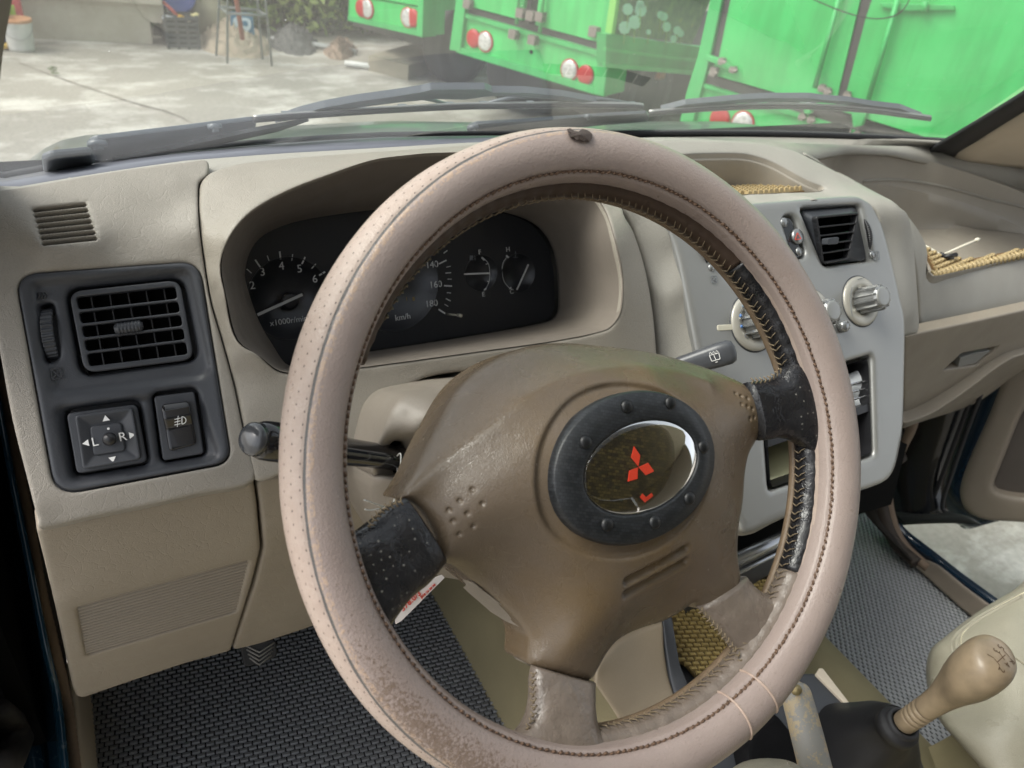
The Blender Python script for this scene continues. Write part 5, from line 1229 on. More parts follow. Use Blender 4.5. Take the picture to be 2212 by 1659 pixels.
def stitch_line(bv,L,parent,name='seat_stitching',n=40,r=.0008,mt=None):
    P=on_surf(bv,cr([(u,v,0) for u,v in L],6) and [tuple(p[:2]) for p in cr([(u,v,0) for u,v in L],6)],.0006,n*2); parts=[tube([P[i],P[i+1]],r,5) for i in range(0,len(P)-1,2)]
    link(name,mesh(*merge(parts)),mt or simple('cream_thread',(.62,.57,.42),.6),parent)
def welt(bv,L,parent,r=.0022,name='welt',mt=None):
    P=on_surf(bv,[tuple(p[:2]) for p in cr([(u,v,0) for u,v in L],6)],.0,40); link(name,mesh(*tube(P,r,8)),mt or (SEATM if name=='welt' else BEIGE_T),parent)
for L in ([(2212,1280),(2150,1314),(2110,1342),(2083,1365),(2076,1385),(2082,1412)],):
    stitch_line(bvh2,L,pst,n=46)
welt(bvh2,[(2205,1290),(2140,1324),(2096,1352),(2070,1376),(2066,1400),(2078,1428)],pst); welt(bvh2,[(2190,1290),(2125,1326),(2084,1354),(2060,1378),(2056,1400),(2070,1436)],pst,.0018)
stitch_line(bvh2,[(2100,1395),(2150,1400),(2190,1420),(2212,1435)],pst,n=30,mt=simple('seat_dark_thread',(.22,.19,.12),.7))  # darker thread along the perforated panel
dso=cr([Q(u,v,d) for u,v,d in [(1470,1760,.62),(1520,1690,.65),(1560,1650,.66),(1600,1622,.67),(1650,1612,.67),(1700,1618,.67),(1750,1640,.66),(1790,1680,.64),(1840,1760,.60)]],4,True)
DSP=Pl(Q(1650,1680,.65),(0,.25,.97)); dst,do_=seat('driver_seat','front edge of the cream leather driver seat below the wheel rim',dso,[Q(1650,1670,.645),Q(1700,1700,.63)],DSP)
bm=bmesh.new(); bm.from_mesh(do_.data); bmesh.ops.translate(bm,vec=do_.location,verts=bm.verts); bvh3=BVHTree.FromBMesh(bm); bm.free()
stitch_line(bvh3,[(1700,1628),(1735,1645),(1765,1668)],dst,n=20)
# carpet strip at lower right under the passenger seat
lp=Pl(Q(2000,1640,.95),(0,-.3,1))
link('carpet_edge',mesh(*net([[Q(1900,1690,.98),Q(1960,1632,.99),Q(2010,1612,1.0),Q(2060,1585,1.0)],[Q(1930,1760,.93),Q(2010,1700,.94),Q(2070,1680,.94),Q(2130,1660,.94)]],3,2)),CARP,label='beige carpet fold below the front edge of the passenger seat',cat='carpet')
pt_=[o for o in bpy.data.objects if o.name=='passenger_tray'][0]; bm=bmesh.new(); bm.from_mesh(pt_.data); bmesh.ops.translate(bm,vec=pt_.location,verts=bm.verts); bvh4=BVHTree.FromBMesh(bm); bm.free()
welt(bvh4,[(1865,392),(1890,389),(1930,388),(1976,392),(2022,400),(2080,414),(2137,430),(2212,448),(2300,480)],pt_,.0026,'tray_ledge')
# ---- woven mats and pin in the dashboard trays
TM=simple('mat_straw',(.38,.29,.15),.5,var=.25,vs=160)
TMD=simple('mat_straw_dark',(.20,.12,.05),.7)
CT=Pl(TP2.px(1680,412,-.045),(0,0,1))
c1_=[TP2.px(u,v,-.004)+np.array([0,0,-.012]) for u,v in [(1560,408),(1600,406),(1700,402),(1765,400)]]
CTM=Pl(np.mean(c1_,axis=0),(0,.25,1))
a_=c1_[0];b_=c1_[-1]; out=[a_,b_,b_+np.array([.0,.035,.0]),a_+np.array([0,.06,0])]
out=[CTM.at(*CTM.to(p)[:2],0) for p in out]
weave_mat('tray_mat',CTM,out,.0085,.008,.006,TM,'straw coloured woven mat strip lying in the centre tray','tray mat',base=TMD,th=.003)
fl=[W(2017,597,.56),W(2212,548,.56),W(2330,520,.57),W(2330,470,.72),W(2100,500,.70),W(1990,541,.66)]
PTM=Pl(W(2040,575,.60),(0,-.35,1)); out=[PTM.px(u,v) for u,v in [(2019,597),(2060,590),(2120,576),(2212,552),(2330,525),(2330,505),(2212,540),(2130,556),(2080,566),(2045,560),(1992,540)]]
weave_mat('tray_mat',PTM,out,.0105,.0085,.0055,TM,'straw coloured woven mat with curled edge in the passenger tray','tray mat',base=TMD,th=.004,ang=R_(8))
P=[]; cu_=[]
for i in range(34):
    t=i/33; u=2019+(2330-2019)*t; v=597-(597-524)*t; c=PTM.px(u,v-2,.006); cu_.append(tube([c-PTM.y*.004-PTM.n*.004,c+PTM.n*.003,c+PTM.y*.008+PTM.n*.001],[.0028,.0036,.0025],8))
link('curled_edge',mesh(*merge(cu_)),TM,[o for o in bpy.data.objects if o.name.startswith('tray_mat')][-1])
pn=thing('hair_stick',W(2040,550,.62),'white tipped stick pin with small black clip lying on the passenger tray mat','hair pin')
A=W(1987,524,.66);Bc=W(2034,551,.615);Cc=W(2108,519,.60)
link('stick',mesh(*merge([tube([A,Bc],.0016,8),tube([Bc,Cc],[.0014,.0018],8)])),simple('ivory',(.70,.66,.55),.4),pn)
link('tip',mesh(*tube([Cc,Cc+(Cc-Bc)*.06,Cc+(Cc-Bc)*.13],[.0032,.0030,.0004],10)),MATS['ivory'],pn)
link('clip',mesh(*merge([tube([W(2031,548,.615),W(2045,556,.608),W(2062,562,.603)],[.003,.0042,.003],10),tube([W(2040,555,.606),W(2066,550,.60)],[.0022,.004],8)])),BLACKP,pn)
# ---- audio and papers in the silver slots
au=thing('plastic_packet',SP.px(1850,850),'crumpled clear and white plastic packet pushed into the upper centre slot','packet')
ps=[(1830,812),(1872,792),(1884,830),(1888,868),(1874,872),(1866,878),(1836,884)]
pk=Pl(SP.px(1850,840,-.012),SP.n+np.array([-.5,0,.3]))
PKM=simple('clear_packet',(.62,.64,.66),.18,var=.35,vs=60,bumps=1.0,bs=70,coat=.5)
patch('packet_film',rnd([pk.px(u,v) for u,v in [(1800,822),(1860,796),(1874,806),(1882,850),(1880,874),(1862,880),(1812,896)]],.002,3),pk,PKM,au,step=.004,r=.003,thick=.012,ctrl=[pk.px(1840,830,.006),pk.px(1850,855,-.003),pk.px(1860,820,.004)])
for k in range(3):
    link('fold',mesh(*tube([pk.px(1810+k*3,838+k*16,.006),pk.px(1872+k*2,822+k*16,.005)],.0014,6)),CHR,au)
link('clip',mesh(*tube([pk.px(1868,798,.004),pk.px(1880,838,.006),pk.px(1884,866,.006),pk.px(1876,876,.005),pk.px(1870,858,.003),pk.px(1884,846,.006)],.001,6)),STEEL,au)
cdp=thing('compact_disc',SP.px(1680,1030,-.02),'pale compact discs lying in the lower centre slot seen beside the hub','disc')
DS=Pl(SP.px(1690,1025,-.03),(0,-.25,1)); q=DS.to(DS.px(1715,1020)); 
link('disc',mesh(*lathe(DS,[(.055,0),(.055,.0012),(.008,.0012)],48,q[:2])),simple('disc_yellow',(.60,.58,.36),.25,.3),cdp); link('disc',mesh(*lathe(DS,[(.056,-.006),(.056,-.0048),(.008,-.0048)],48,(q[0]+.008,q[1]-.006))),simple('disc_silver',(.6,.62,.62),.2,.7),cdp)
# ================================================================ CAR BODY
car=thing('car_body',(.65,.3,0),'dark blue car body with beige pillar trim, bonnet and windscreen around the cabin','car')
# windscreen glass: a curved pane leaning back
rows=[]
for z in np.linspace(CZ-.352,CZ+.22,14):
    rows.append([np.array([x,GY(x,z),z]) for x in np.linspace(-.13-.0*(z),1.46,24)])
m=bpy.data.materials.new('windscreen_glass'); m.use_nodes=True; t=m.node_tree; t.nodes.clear()
o_=t.nodes.new('ShaderNodeOutputMaterial'); tr_n=N(t,'ShaderNodeBsdfTransparent'); tr_n.inputs[0].default_value=(.93,.96,.93,1)
g_=N(t,'ShaderNodeBsdfGlossy',Roughness=.02); fr=N(t,'ShaderNodeFresnel',IOR=1.28); m1=N(t,'ShaderNodeMixShader')
t.links.new(fr.outputs[0],m1.inputs[0]); t.links.new(tr_n.outputs[0],m1.inputs[1]); t.links.new(g_.outputs[0],m1.inputs[2])
c=coords(t); df=N(t,'ShaderNodeBsdfTranslucent'); df.inputs[0].default_value=(.9,.9,.86,1); df2=N(t,'ShaderNodeBsdfDiffuse'); df2.inputs[0].default_value=(.8,.8,.76,1)
ma=N(t,'ShaderNodeMixShader',Fac=.5); t.links.new(df.outputs[0],ma.inputs[1]); t.links.new(df2.outputs[0],ma.inputs[2])
spk=ramp(t,voro(t,c,55,'F1',0,1.0),[(.0,(.8,.8,.8)),(.028,(.7,.7,.7)),(.040,(0,0,0))])
haze_film=mth(t,'ADD',mth(t,'MULTIPLY',noise(t,c,6,4),.06),.045)  # dust film strengthened to stand in for the veil of dash reflections
spm=mth(t,'MULTIPLY',spk,ramp(t,noise(t,c,9,1),[(.50,(0,0,0)),(.55,(1,1,1))]))
m2=N(t,'ShaderNodeMixShader'); t.links.new(mth(t,'ADD',haze_film,spm),m2.inputs[0]); t.links.new(m1.outputs[0],m2.inputs[1]); t.links.new(ma.outputs[0],m2.inputs[2]); t.links.new(m2.outputs[0],o_.inputs[0])
link('windscreen',mesh(*net(rows,1,1)),m,car,recalc=False)
# black rubber seal along the lower edge of the glass
sl_=[np.array([x,GY(x,CZ-.342)-.004,CZ-.342]) for x in np.linspace(-.12,1.44,40)]
link('windscreen_seal',mesh(*tube(sl_,.006,8)),RUB,car)
# right pillar: black seal strip and beige trim
pa_=[(1995,330),(2014,315),(2060,288),(2120,252),(2180,215),(2230,183),(2300,140)]; pb_=[(2062,332),(2075,318),(2110,297),(2150,271),(2190,246),(2240,215),(2310,172)]
A1=[G(u,v,-.012) for u,v in pa_]; B1=[G(u,v,-.016) for u,v in pb_]
thicken(link('pillar_seal',mesh(*grid([resamp(A1,n=20,closed=False),resamp([(a+b)/2-GN*.0 for a,b in zip(A1,B1)],n=20,closed=False)+GN*.004,resamp(B1,n=20,closed=False)])),RUB,car),.008)
C1=[p+np.array([.03,-.01,-.005]) for p in B1]; D1=[p+np.array([.14,-.04,-.01]) for p in B1]; E1=[p+np.array([.30,-.10,-.02]) for p in B1]
thicken(link('pillar_trim',mesh(*grid([resamp(x,n=20,closed=False) for x in (B1,C1,D1,E1)])),TRIM,car),.01)
# left pillar
pl1=[G(u,v,-.02) for u,v in [(-40,430),(-16,250),(0,170),(8,100),(21,30),(32,-30),(60,-160)]]
a_=[p for p in pl1]; b_=[p+np.array([-.035,-.03,-.01]) for p in pl1]; c_=[p+np.array([-.09,-.10,-.03]) for p in pl1]
thicken(link('pillar_trim',mesh(*grid([resamp(x,n=24,closed=False) for x in (a_,b_,c_)])),simple('pillar_brown',(.16,.13,.095),.6,bumps=.3),car),.012)
# roof with front edge above the windscreen top
rz=CZ+.215
rows=[[np.array([x,y,rz+.03*math.sin(math.pi*(x+.1)/1.5)]) for x in np.linspace(-.12,1.45,10)] for y in (.02,-.2,-.6,-1.2,-1.8)]
thicken(link('roof',mesh(*net(rows,2,2)),simple('headliner',(.50,.46,.38),.9),car),.03)
# rear bulkhead of the cabin and rear side panels
link('rear_panel',mesh(*box((.66,-1.85,.95),(1.5,.04,1.5))),simple('rear_trim',(.30,.27,.22),.9),car,smooth=False)
SID=simple('side_trim',(.26,.235,.19),.85)
link('side_panel',mesh(*box((-.17,-1.12,1.08),(.04,1.44,1.30))),SID,car,smooth=False); link('side_panel',mesh(*box((1.48,-1.17,1.08),(.04,1.34,1.30))),SID,car,smooth=False)
fo_=link('fender',mesh(*box((-.245,1.0,.86),(.13,1.0,.52))),BLUEP,car,smooth=False); bevel(fo_,.03,3)
# bonnet
he=[Zp(u,v,CZ-.46) for u,v in [(-60,430),(35,373),(80,330),(112,311),(148,297),(206,289),(281,287),(500,280),(650,270),(829,261),(1079,265),(1262,262),(1400,262),(1560,262)]]
he=resamp(he,n=40,closed=False); xs=[p[0] for p in he]
hb0=[np.array([x,GY(x,CZ-.36)+.02,CZ-.40]) for x in np.linspace(-.20,1.40,40)]
f_=[p+np.array([0,.02,-.03]) for p in he]; g2_=[p+np.array([0,.05,-.25]) for p in he]
BONN=simple('bonnet_reflect_tint',(.13,.155,.135),.3,var=.15,vs=5,coat=.4)  # blue bonnet coloured grey-green to carry the mirrored trucks and ground
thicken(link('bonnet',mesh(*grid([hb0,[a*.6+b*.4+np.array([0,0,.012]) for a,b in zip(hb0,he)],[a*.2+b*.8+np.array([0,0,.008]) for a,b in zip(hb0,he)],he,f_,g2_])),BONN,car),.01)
cwl=[[np.array([x,GY(x,z)+dy,z]) for x in np.linspace(-.16,1.42,30)] for z,dy in ((CZ-.348,.004),(CZ-.375,.03),(CZ-.385,.08))]
thicken(link('cowl',mesh(*grid(cwl)),simple('cowl_black',(.02,.024,.03),.5,bumps=.3,bs=300),car),.006)
# defroster duct behind the dash crest, seen in the glass as a row of panes
dct=[];
for i,x in enumerate(np.linspace(.0,1.2,2)): pass
rowA=[];rowB=[]
for u in np.linspace(150,1500,60):
    cr_=W(u,np.interp(u,[p[0] for p in crest],[p[1] for p in crest]),cy(u)); base=np.array([cr_[0],GY(cr_[0],CZ-.34)-.01,CZ-.345]); d1=cr_+np.array([0,.03,-.012])
    L=np.linalg.norm(base-d1); e=(base-d1)/L; k=np.interp(u,[150,1000,1500],[.008,.028,.04]); up=np.array([0,-e[2],e[1]]); up=up if up[2]>0 else -up
    rowA.append(d1+e*k+up*.0006); rowB.append(d1+e*(k+.020)+up*.0006)
thicken(link('defroster_duct',mesh(*grid([rowA,rowB])),VOID,dash),.002)
parts=[]
RA=resamp(rowA,n=24,closed=False);RB=resamp(rowB,n=24,closed=False)
for a,b in zip(RA,RB): parts.append(tube([a+np.array([0,0,.0006]),b+np.array([.004,0,.0006])],.0008,6))
link('defroster_ribs',mesh(*merge(parts)),BEIGE_T,[o for o in bpy.data.objects if o.name=='defroster_duct'][0])
# driver's door opening on the left: weatherstrip, painted sill, hinge
WSM=simple('weatherstrip_tan',(.22,.16,.115),.75,bumps=.8,bs=180)
ws=[(-20,640),(-8,730),(0,805),(13,873),(36,994),(52,1074),(68,1162),(88,1274),(116,1395),(140,1495),(152,1575),(163,1659),(180,1800)]
P=resamp(cr([Xp(u,v,-.12) for u,v in ws],6),n=260,closed=False); r=[.0062*(1+.05*math.sin(i*2.1)) for i in range(260)]
link('weatherstrip',mesh(*tube(P,r,12)),WSM,car)
KS=resamp(cr([Xp(u,v,-.123) for u,v in ws[2:]],4),n=40,closed=False)
thicken(link('kick_side',mesh(*grid([list(KS),[np.array([-.123,1.10,p[2]+.0]) for p in KS]])),simple('kick_dark',(.05,.042,.035),.8),car),.004)
XL=Pl((-.13,.8,.8),(1,0,0),(0,1,0))
def xl(u,v,x): return Xp(u,v,x)
sill=[[xl(u,v,x) for u,v,x in r_] for r_ in [
 [(-14,700,-.118),(-6,805,-.118),(26,994,-.118),(60,1162,-.118),(107,1395,-.118),(132,1500,-.118),(150,1659,-.118),(165,1800,-.118)],
 [(-22,700,-.135),(-14,805,-.135),(14,994,-.135),(44,1162,-.135),(86,1395,-.135),(108,1500,-.135),(128,1659,-.135),(146,1800,-.135)],
 [(-40,700,-.150),(-30,805,-.150),(0,994,-.150),(18,1162,-.150),(62,1395,-.150),(84,1500,-.150),(104,1659,-.150),(120,1800,-.150)],
 [(-60,700,-.155),(-60,805,-.155),(-10,994,-.155),(5,1162,-.158),(44,1395,-.158),(62,1500,-.158),(80,1659,-.158),(96,1800,-.158)],
 [(-90,700,-.17),(-90,805,-.17),(-40,994,-.17),(-15,1162,-.17),(20,1395,-.17),(36,1500,-.17),(52,1659,-.17),(70,1800,-.17)]]]
m,t,b=nodes('scuffed_blue'); c=coords(t,(1,1,.15)); f=ramp(t,noise(t,c,60,6,.75),[(.60,(0,0,0)),(.66,(1,1,1))])
t.links.new(mix(t,mth(t,'MULTIPLY',f,.6),(.012,.042,.068),(.13,.17,.18)),b.inputs['Base Color']); b.inputs['Roughness'].default_value=.2; b.inputs['Coat Weight'].default_value=.7
thicken(link('door_sill',mesh(*net(sill,3,2)),m,car),.006)
jam=[[xl(u,v,-.20) for u,v in [(-300,700),(-200,1000),(-120,1300),(-60,1659),(-40,1800)]],[xl(u,v,-.185) for u,v in [(-20,700),(0,1000),(35,1300),(75,1659),(95,1800)]]]
thicken(link('door_jamb',mesh(*net(jam,2,2)),simple('jamb_blue',(.025,.04,.055),.35,var=.5,vs=20,coat=.3),car),.01)
HG=simple('rusty_hinge',(.022,.019,.017),.7,.2,var=.6,vs=70,bumps=.6,bs=200)
hn=link('hinge',mesh(*merge([tube([xl(0,1530,-.165),xl(26,1560,-.165),xl(38,1600,-.165),xl(20,1645,-.165),xl(-6,1655,-.165)],[.010,.013,.016,.015,.012],14),box(xl(14,1500,-.168),(.014,.03,.035))])),HG,car)
hn2=link('hinge',mesh(*merge([tube([xl(-10,1335,-.17),xl(16,1338,-.168)],.006,10),tube([xl(-10,1368,-.17),xl(20,1362,-.168)],.005,10),tube([xl(-10,1395,-.17),xl(14,1395,-.168)],.005,10)])),simple('latch_steel',(.22,.21,.19),.5,.4),car)
# kick panel between weatherstrip and mat
kk=[[Xp(u,v,-.115) for u,v in [(150,1430),(160,1500),(168,1575),(176,1659),(190,1800)]],[Xp(u,v,-.112) for u,v in [(175,1430),(186,1500),(193,1575),(203,1659),(218,1800)]],[Zp(u,v,FZ+.002) for u,v in [(190,1430),(203,1510),(208,1585),(214,1659),(232,1800)]]]
thicken(link('kick_panel',mesh(*net(kk,3,3)),TRIM,car),.004)
# passenger door opening: weatherstrip, sill trim and painted sill
rw=[(1985,850),(1975,900),(1966,930),(1950,962),(1932,1005),(1920,1040),(1918,1080),(1926,1121),(1940,1158),(1958,1184),(1982,1207),(2005,1226)]
link('weatherstrip',mesh(*tube(cr([Xp(u,v,1.30) for u,v in rw],6),.0095,12)),WSM,car)
rw2=[(1948,985),(1918,1010),(1905,1050),(1905,1090),(1914,1130),(1930,1165),(1950,1190),(1980,1216)]
link('weatherstrip_lip',mesh(*tube(cr([Xp(u,v,1.285) for u,v in rw2],6),.012,12)),simple('lip_brown',(.05,.038,.03),.7),car)
SLT=simple('sill_trim',(.22,.185,.15),.5,bumps=.3)
st_=[[Xp(u,v,1.292) for u,v in [(1975,1222),(1998,1243),(2045,1286),(2098,1332),(2180,1400)]],[Xp(u,v,1.296) for u,v in [(1985,1216),(2008,1234),(2058,1276),(2110,1320),(2200,1385)]],[Xp(u,v,1.30) for u,v in [(2003,1210),(2030,1224),(2078,1264),(2125,1302),(2220,1370)]],[Xp(u,v,1.305) for u,v in [(2012,1213),(2036,1228),(2084,1266),(2131,1300),(2226,1372)]]]
thicken(link('sill_trim',mesh(*net(st_,3,3)),SLT,car),.006)
bs=[[Xp(u,v,1.308) for u,v in [(1935,1135),(1950,1160),(1975,1188),(2010,1212),(2060,1250),(2129,1300),(2220,1370)]],[Xp(u,v,1.325) for u,v in [(1940,1130),(1965,1152),(1992,1170),(2030,1200),(2080,1240),(2140,1284),(2230,1350)]],[Xp(u,v,1.335)+np.array([0,0,-.10]) for u,v in [(1945,1128),(1968,1150),(1994,1168),(2032,1198),(2082,1238),(2143,1282),(2232,1348)]]]
thicken(link('door_sill',mesh(*net(bs,3,3)),BLUEP,car),.004)
# black footwell side and hinge pillar
fw=[[Xp(u,v,1.26) for u,v in [(1900,980),(1880,1040),(1862,1095),(1900,1140),(1960,1195)]],[Xp(u,v,1.285) for u,v in [(1955,930),(1925,1010),(1912,1080),(1925,1140),(1975,1215)]]]
thicken(link('footwell_side',mesh(*net(fw,3,2)),simple('footwell_brown',(.02,.016,.013),.8),car),.005)
hp_=[[Xp(u,v,1.34) for u,v in [(1960,880),(1925,1010),(1918,1080),(1935,1132)]],[Xp(u,v,1.36) for u,v in [(2040,860),(2010,960),(1995,1060),(2000,1118)]],[Xp(u,v,1.40) for u,v in [(2110,840),(2075,940),(2040,1040),(2050,1110)]]]
thicken(link('hinge_pillar',mesh(*net(hp_,3,3)),simple('jamb_black',(.006,.007,.009),.25,coat=.4),car),.006)
link('jamb_seal',mesh(*merge([tube(cr([Xp(u,v,1.38) for u,v in L],5),.004,8) for L in ([(2100,850),(2060,960),(2030,1040),(2015,1080),(2012,1098),(2030,1112)],[(2120,850),(2085,940),(2050,1040),(2036,1085),(2042,1106),(2080,1120)])])),RUB,car)
fi2=simple('jamb_grey',(.05,.055,.055),.4)
lk=[[Xp(u,v,1.345) for u,v in [(1928,1100),(1945,1105),(1990,1110),(2060,1108),(2100,1118)]],[Xp(u,v,1.35) for u,v in [(1936,1134),(1950,1133),(1990,1130),(2060,1128),(2120,1130)]]]
thicken(link('jamb_lower',mesh(*net(lk,3,2)),fi2,car),.004)
# ---- open passenger door
dr=thing('passenger_door',Xp(2150,1000,1.55),'open passenger door with beige inner trim panel','car door')
DPL=Pl(Xp(2085,1040,1.46),(-.86,-.50,.05),(.5,-.86,0))
do=cr([DPL.px(u,v) for u,v in [(2180,790),(2160,836),(2135,900),(2108,960),(2085,1015),(2072,1060),(2078,1095),(2098,1116),(2130,1128)]],4)+cr([DPL.px(u,v) for u,v in [(2212,1133),(2330,1140),(2480,1140)]],3)+[DPL.px(2480,760),DPL.px(2330,740)]
ins=rnd([DPL.px(u,v) for u,v in [(2240,850),(2206,900),(2146,1050),(2150,1066),(2185,1075),(2400,1090),(2400,850)]],.02,5)
DTM=vinyl('door_trim',(.26,.22,.175),rough=.55,grain=.3,wr=.1)
dp_=patch('trim_panel',do,DPL,DTM,dr,holes=[ins],step=.012,r=.012,thick=.03)
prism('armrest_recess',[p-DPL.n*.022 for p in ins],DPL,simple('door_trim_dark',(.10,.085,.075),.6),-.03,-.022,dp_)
ds=[[DPL.px(u,v,-.02) for u,v in [(2230,780),(2190,850),(2130,1000),(2110,1060),(2120,1095),(2160,1120)]],[DPL.px(u,v,-.02) for u,v in [(2170,780),(2140,850),(2080,1000),(2060,1060),(2072,1105),(2110,1132)]],[DPL.px(u,v,-.05) for u,v in [(2120,790),(2100,850),(2050,980),(2030,1050),(2040,1100),(2090,1134)]],[DPL.px(u,v,-.05) for u,v in [(2100,790),(2075,850),(2030,980),(2008,1050),(2014,1095),(2060,1124)]]]
thicken(link('door_shell',mesh(*net(ds,3,3)),BLUEP,dr),.01)
link('door_frame',mesh(*box(DPL.at(.45,.20,-.07),(.8,.03,.35),np.stack([DPL.x,DPL.n,DPL.y],1))),BLUEP,dr,smooth=False)
# ================================================================ WIPERS
WPP=Pl(G(1000,230,.02),GN)
def wp(L,h): return [WPP.px(p[0],p[1],h) for p in L]
def gpoly(name,L,h,th,mt,parent,bev=.0015,corner=.002):
    P3d=[G(u,v,h) for u,v in L]; c=np.mean(P3d,axis=0); pl=Pl(c,GN); Pq=rnd([p for p in P3d],corner,3)
    h_=[pl.to(p)[2] for p in Pq]; n=len(Pq); V=list(Pq)+[p-pl.n*th for p in Pq]
    o=link(name,mesh(V,[tuple(range(n)),tuple(range(2*n-1,n-1,-1))]+[(i,i+n,(i+1)%n+n,(i+1)%n) for i in range(n)]),mt,parent,smooth=False); autosm(o,30); bevel(o,bev,2); return o
def wiper(label,arm,blade,frame,links,piv,scr):
    w=thing('windscreen_wiper',G(*piv,.02),label,'wiper',group='wipers resting on the windscreen')
    if arm: 
        a=gpoly('arm',arm,.024,.005,WPR,w,corner=.004)
        for u,v,rr in scr:
            q=Pl(G(u,v,.0165),-GN); link('bolt',mesh(*lathe(q,[(rr*1.6,-.003),(rr*1.6,.0012),(rr*1.45,.0016),(rr*.95,.0014),(rr*.9,.0040),(rr*.3,.0048)],20)),WPR,a)
    for nm,off,rr,mt in (('blade_rail',.0,.0026,STEEL),('rubber_blade',5,.0030,RUB),('blade_lip',8.5,.0016,simple('lip_grey',(.16,.165,.16),.5))):
        P=cr([G(u,v+off,.020 if off<3 else .014) for u,v in blade],5); link(nm,mesh(*tube(P,rr,8)),mt,w)
    f=gpoly('blade_frame',frame,.030,.008,WPR,w)
    for L in links: link('claw',mesh(*tube(cr([G(u,v,.026) for u,v in L],5),[.0022]*(len(cr(L,5))),8)),WPR,f)
    for u,v in [blade[i] for i in range(1,len(blade)-1)]:
        q=Pl(G(u,v,.024),GN); link('clip',mesh(*box(G(u,v+1,.021),(.010,.008,.007))),WPR,w,smooth=False)
    return w
w1=wiper('long grey wiper with its pivot at the left corner of the windscreen',[(186,308),(192,297),(206,291),(281,282),(400,268),(470,259),(548,250),(552,262),(548,271),(500,280),(440,294),(352,314),(270,329),(225,338),(204,337),(190,326)],[(548,254),(620,248),(691,243),(780,237),(870,232),(972,227),(1045,225),(1146,224),(1244,223),(1366,225),(1388,227)],
 [(590,250),(645,230),(700,216),(772,203),(860,191),(909,183),(930,178),(1046,178),(1062,185),(1130,186),(1212,194),(1262,203),(1307,211),(1359,221),(1340,222),(1290,217),(1240,208),(1200,201),(1130,196),(1060,193),(1000,201),(940,199),(860,206),(793,214),(730,222),(660,238)],
 [[(691,243),(720,232),(772,218),(840,211),(917,213),(972,227)],[(1045,225),(1100,212),(1160,209),(1230,214),(1244,223)],[(1244,223),(1290,214),(1330,218),(1366,225)]],(211,313),[(211,313,.0055),(464,276,.0045)])
w2=wiper('grey wiper on the right half of the windscreen in front of the green trucks',[(1008,277),(1012,268),(1026,262),(1150,254),(1280,245),(1396,238),(1402,246),(1398,256),(1300,264),(1180,277),(1060,291),(1024,292),(1010,286)],[(1402,241),(1480,234),(1540,230),(1640,226),(1733,226),(1820,230),(1891,236),(1950,244),(2010,252)],
 [(1425,228),(1480,214),(1533,209),(1600,203),(1660,200),(1750,200),(1775,204),(1830,208),(1884,217),(1944,224),(1992,243),(1975,241),(1930,229),(1870,222),(1820,215),(1768,210),(1720,209),(1640,210),(1590,212),(1560,219),(1530,220),(1480,221)],
 [[(1480,234),(1530,222),(1580,218),(1600,216),(1640,226)],[(1733,226),(1780,218),(1840,222),(1891,236)]],(1022,277),[(1022,277,.0055),(1270,252,.0035)])
gpoly('cowl_block',[(88,330),(110,322),(160,318),(196,314),(205,340),(180,350),(120,358),(92,362)],.008,.006,simple('cowl_grey',(.09,.10,.115),.5),car,corner=.006,bev=.004)
gpoly('arm_shade_strip',[(240,340),(352,318),(440,298),(548,275),(668,253),(600,276),(520,294),(420,314),(330,330),(270,342)],.012,.004,simple('arm_shade',(.022,.026,.03),.6),w1)  # dark strip painted in as the shade along the arm's lower side
# ================================================================ YARD
def gmat():
    m,t,b=nodes('concrete_ground'); c=coords(t)
    c1=noise(t,c,.55,8,.62); c2=noise(t,coords(t,(1,1.6,1)),1.9,6,.66)
    base=mix(t,ramp(t,c1,[(.35,(0,0,0)),(.65,(1,1,1))]),(.27,.25,.21),(.37,.345,.295))
    wet=ramp(t,c2,[(.48,(0,0,0)),(.64,(1,1,1))]); base=mix(t,mth(t,'MULTIPLY',wet,.85),base,(.60,.575,.52))
    fine=ramp(t,noise(t,c,45,4,.7),[(.3,(.80,.80,.80)),(.7,(1.08,1.08,1.08))]); base=mix(t,1.0,base,fine,'MULTIPLY')
    t.links.new(base,b.inputs['Base Color']); b.inputs['Roughness'].default_value=.85
    bump(t,b,noise(t,c,30,5,.7),.3,.01); return m
gr=link('ground',mesh([(-60,-60,0),(60,-60,0),(60,80,0),(-60,80,0)],[(0,1,2,3)]),gmat(),kind='structure',smooth=False,center=False)
jn=cr([Zp(u,v,.004) for u,v in [(40,135),(120,165),(200,192),(290,222),(370,244),(420,270),(470,310)]],6); 
L=[];Rr=[]
for i,p in enumerate(jn): w_=.012+.006*math.sin(i*1.7); L.append(p+np.array([0,w_,0])); Rr.append(p-np.array([0,w_,0]))
link('joint_line',mesh(*grid([Rr,L])),simple('joint_dark',(.20,.175,.14),.9),kind='structure',smooth=False)
# boundary wall
wa=Zp(75,84,0);wb=Zp(326,96,0); wd_=(wb-wa)/np.linalg.norm(wb-wa); WAL=Pl(wa,(wd_[1],-wd_[0],0) if wd_[0]>0 else (-wd_[1],wd_[0],0),wd_)
def wallmat():
    m,t,b=nodes('stained_render'); c=coords(t)
    base=mix(t,ramp(t,noise(t,c,1.6,7,.7),[(.35,(0,0,0)),(.65,(1,1,1))]),(.37,.335,.26),(.50,.46,.38))
    sp=ramp(t,noise(t,c,14,6,.8),[(.62,(0,0,0)),(.70,(1,1,1))]); base=mix(t,mth(t,'MULTIPLY',sp,.45),base,(.20,.15,.10))
    t.links.new(base,b.inputs['Base Color']); b.inputs['Roughness'].default_value=.9; bump(t,b,noise(t,c,60,5,.7),.4,.01); return m
wall=thing('boundary_wall',wa,'stained beige rendered wall with a ledge at the left end of the yard','wall')
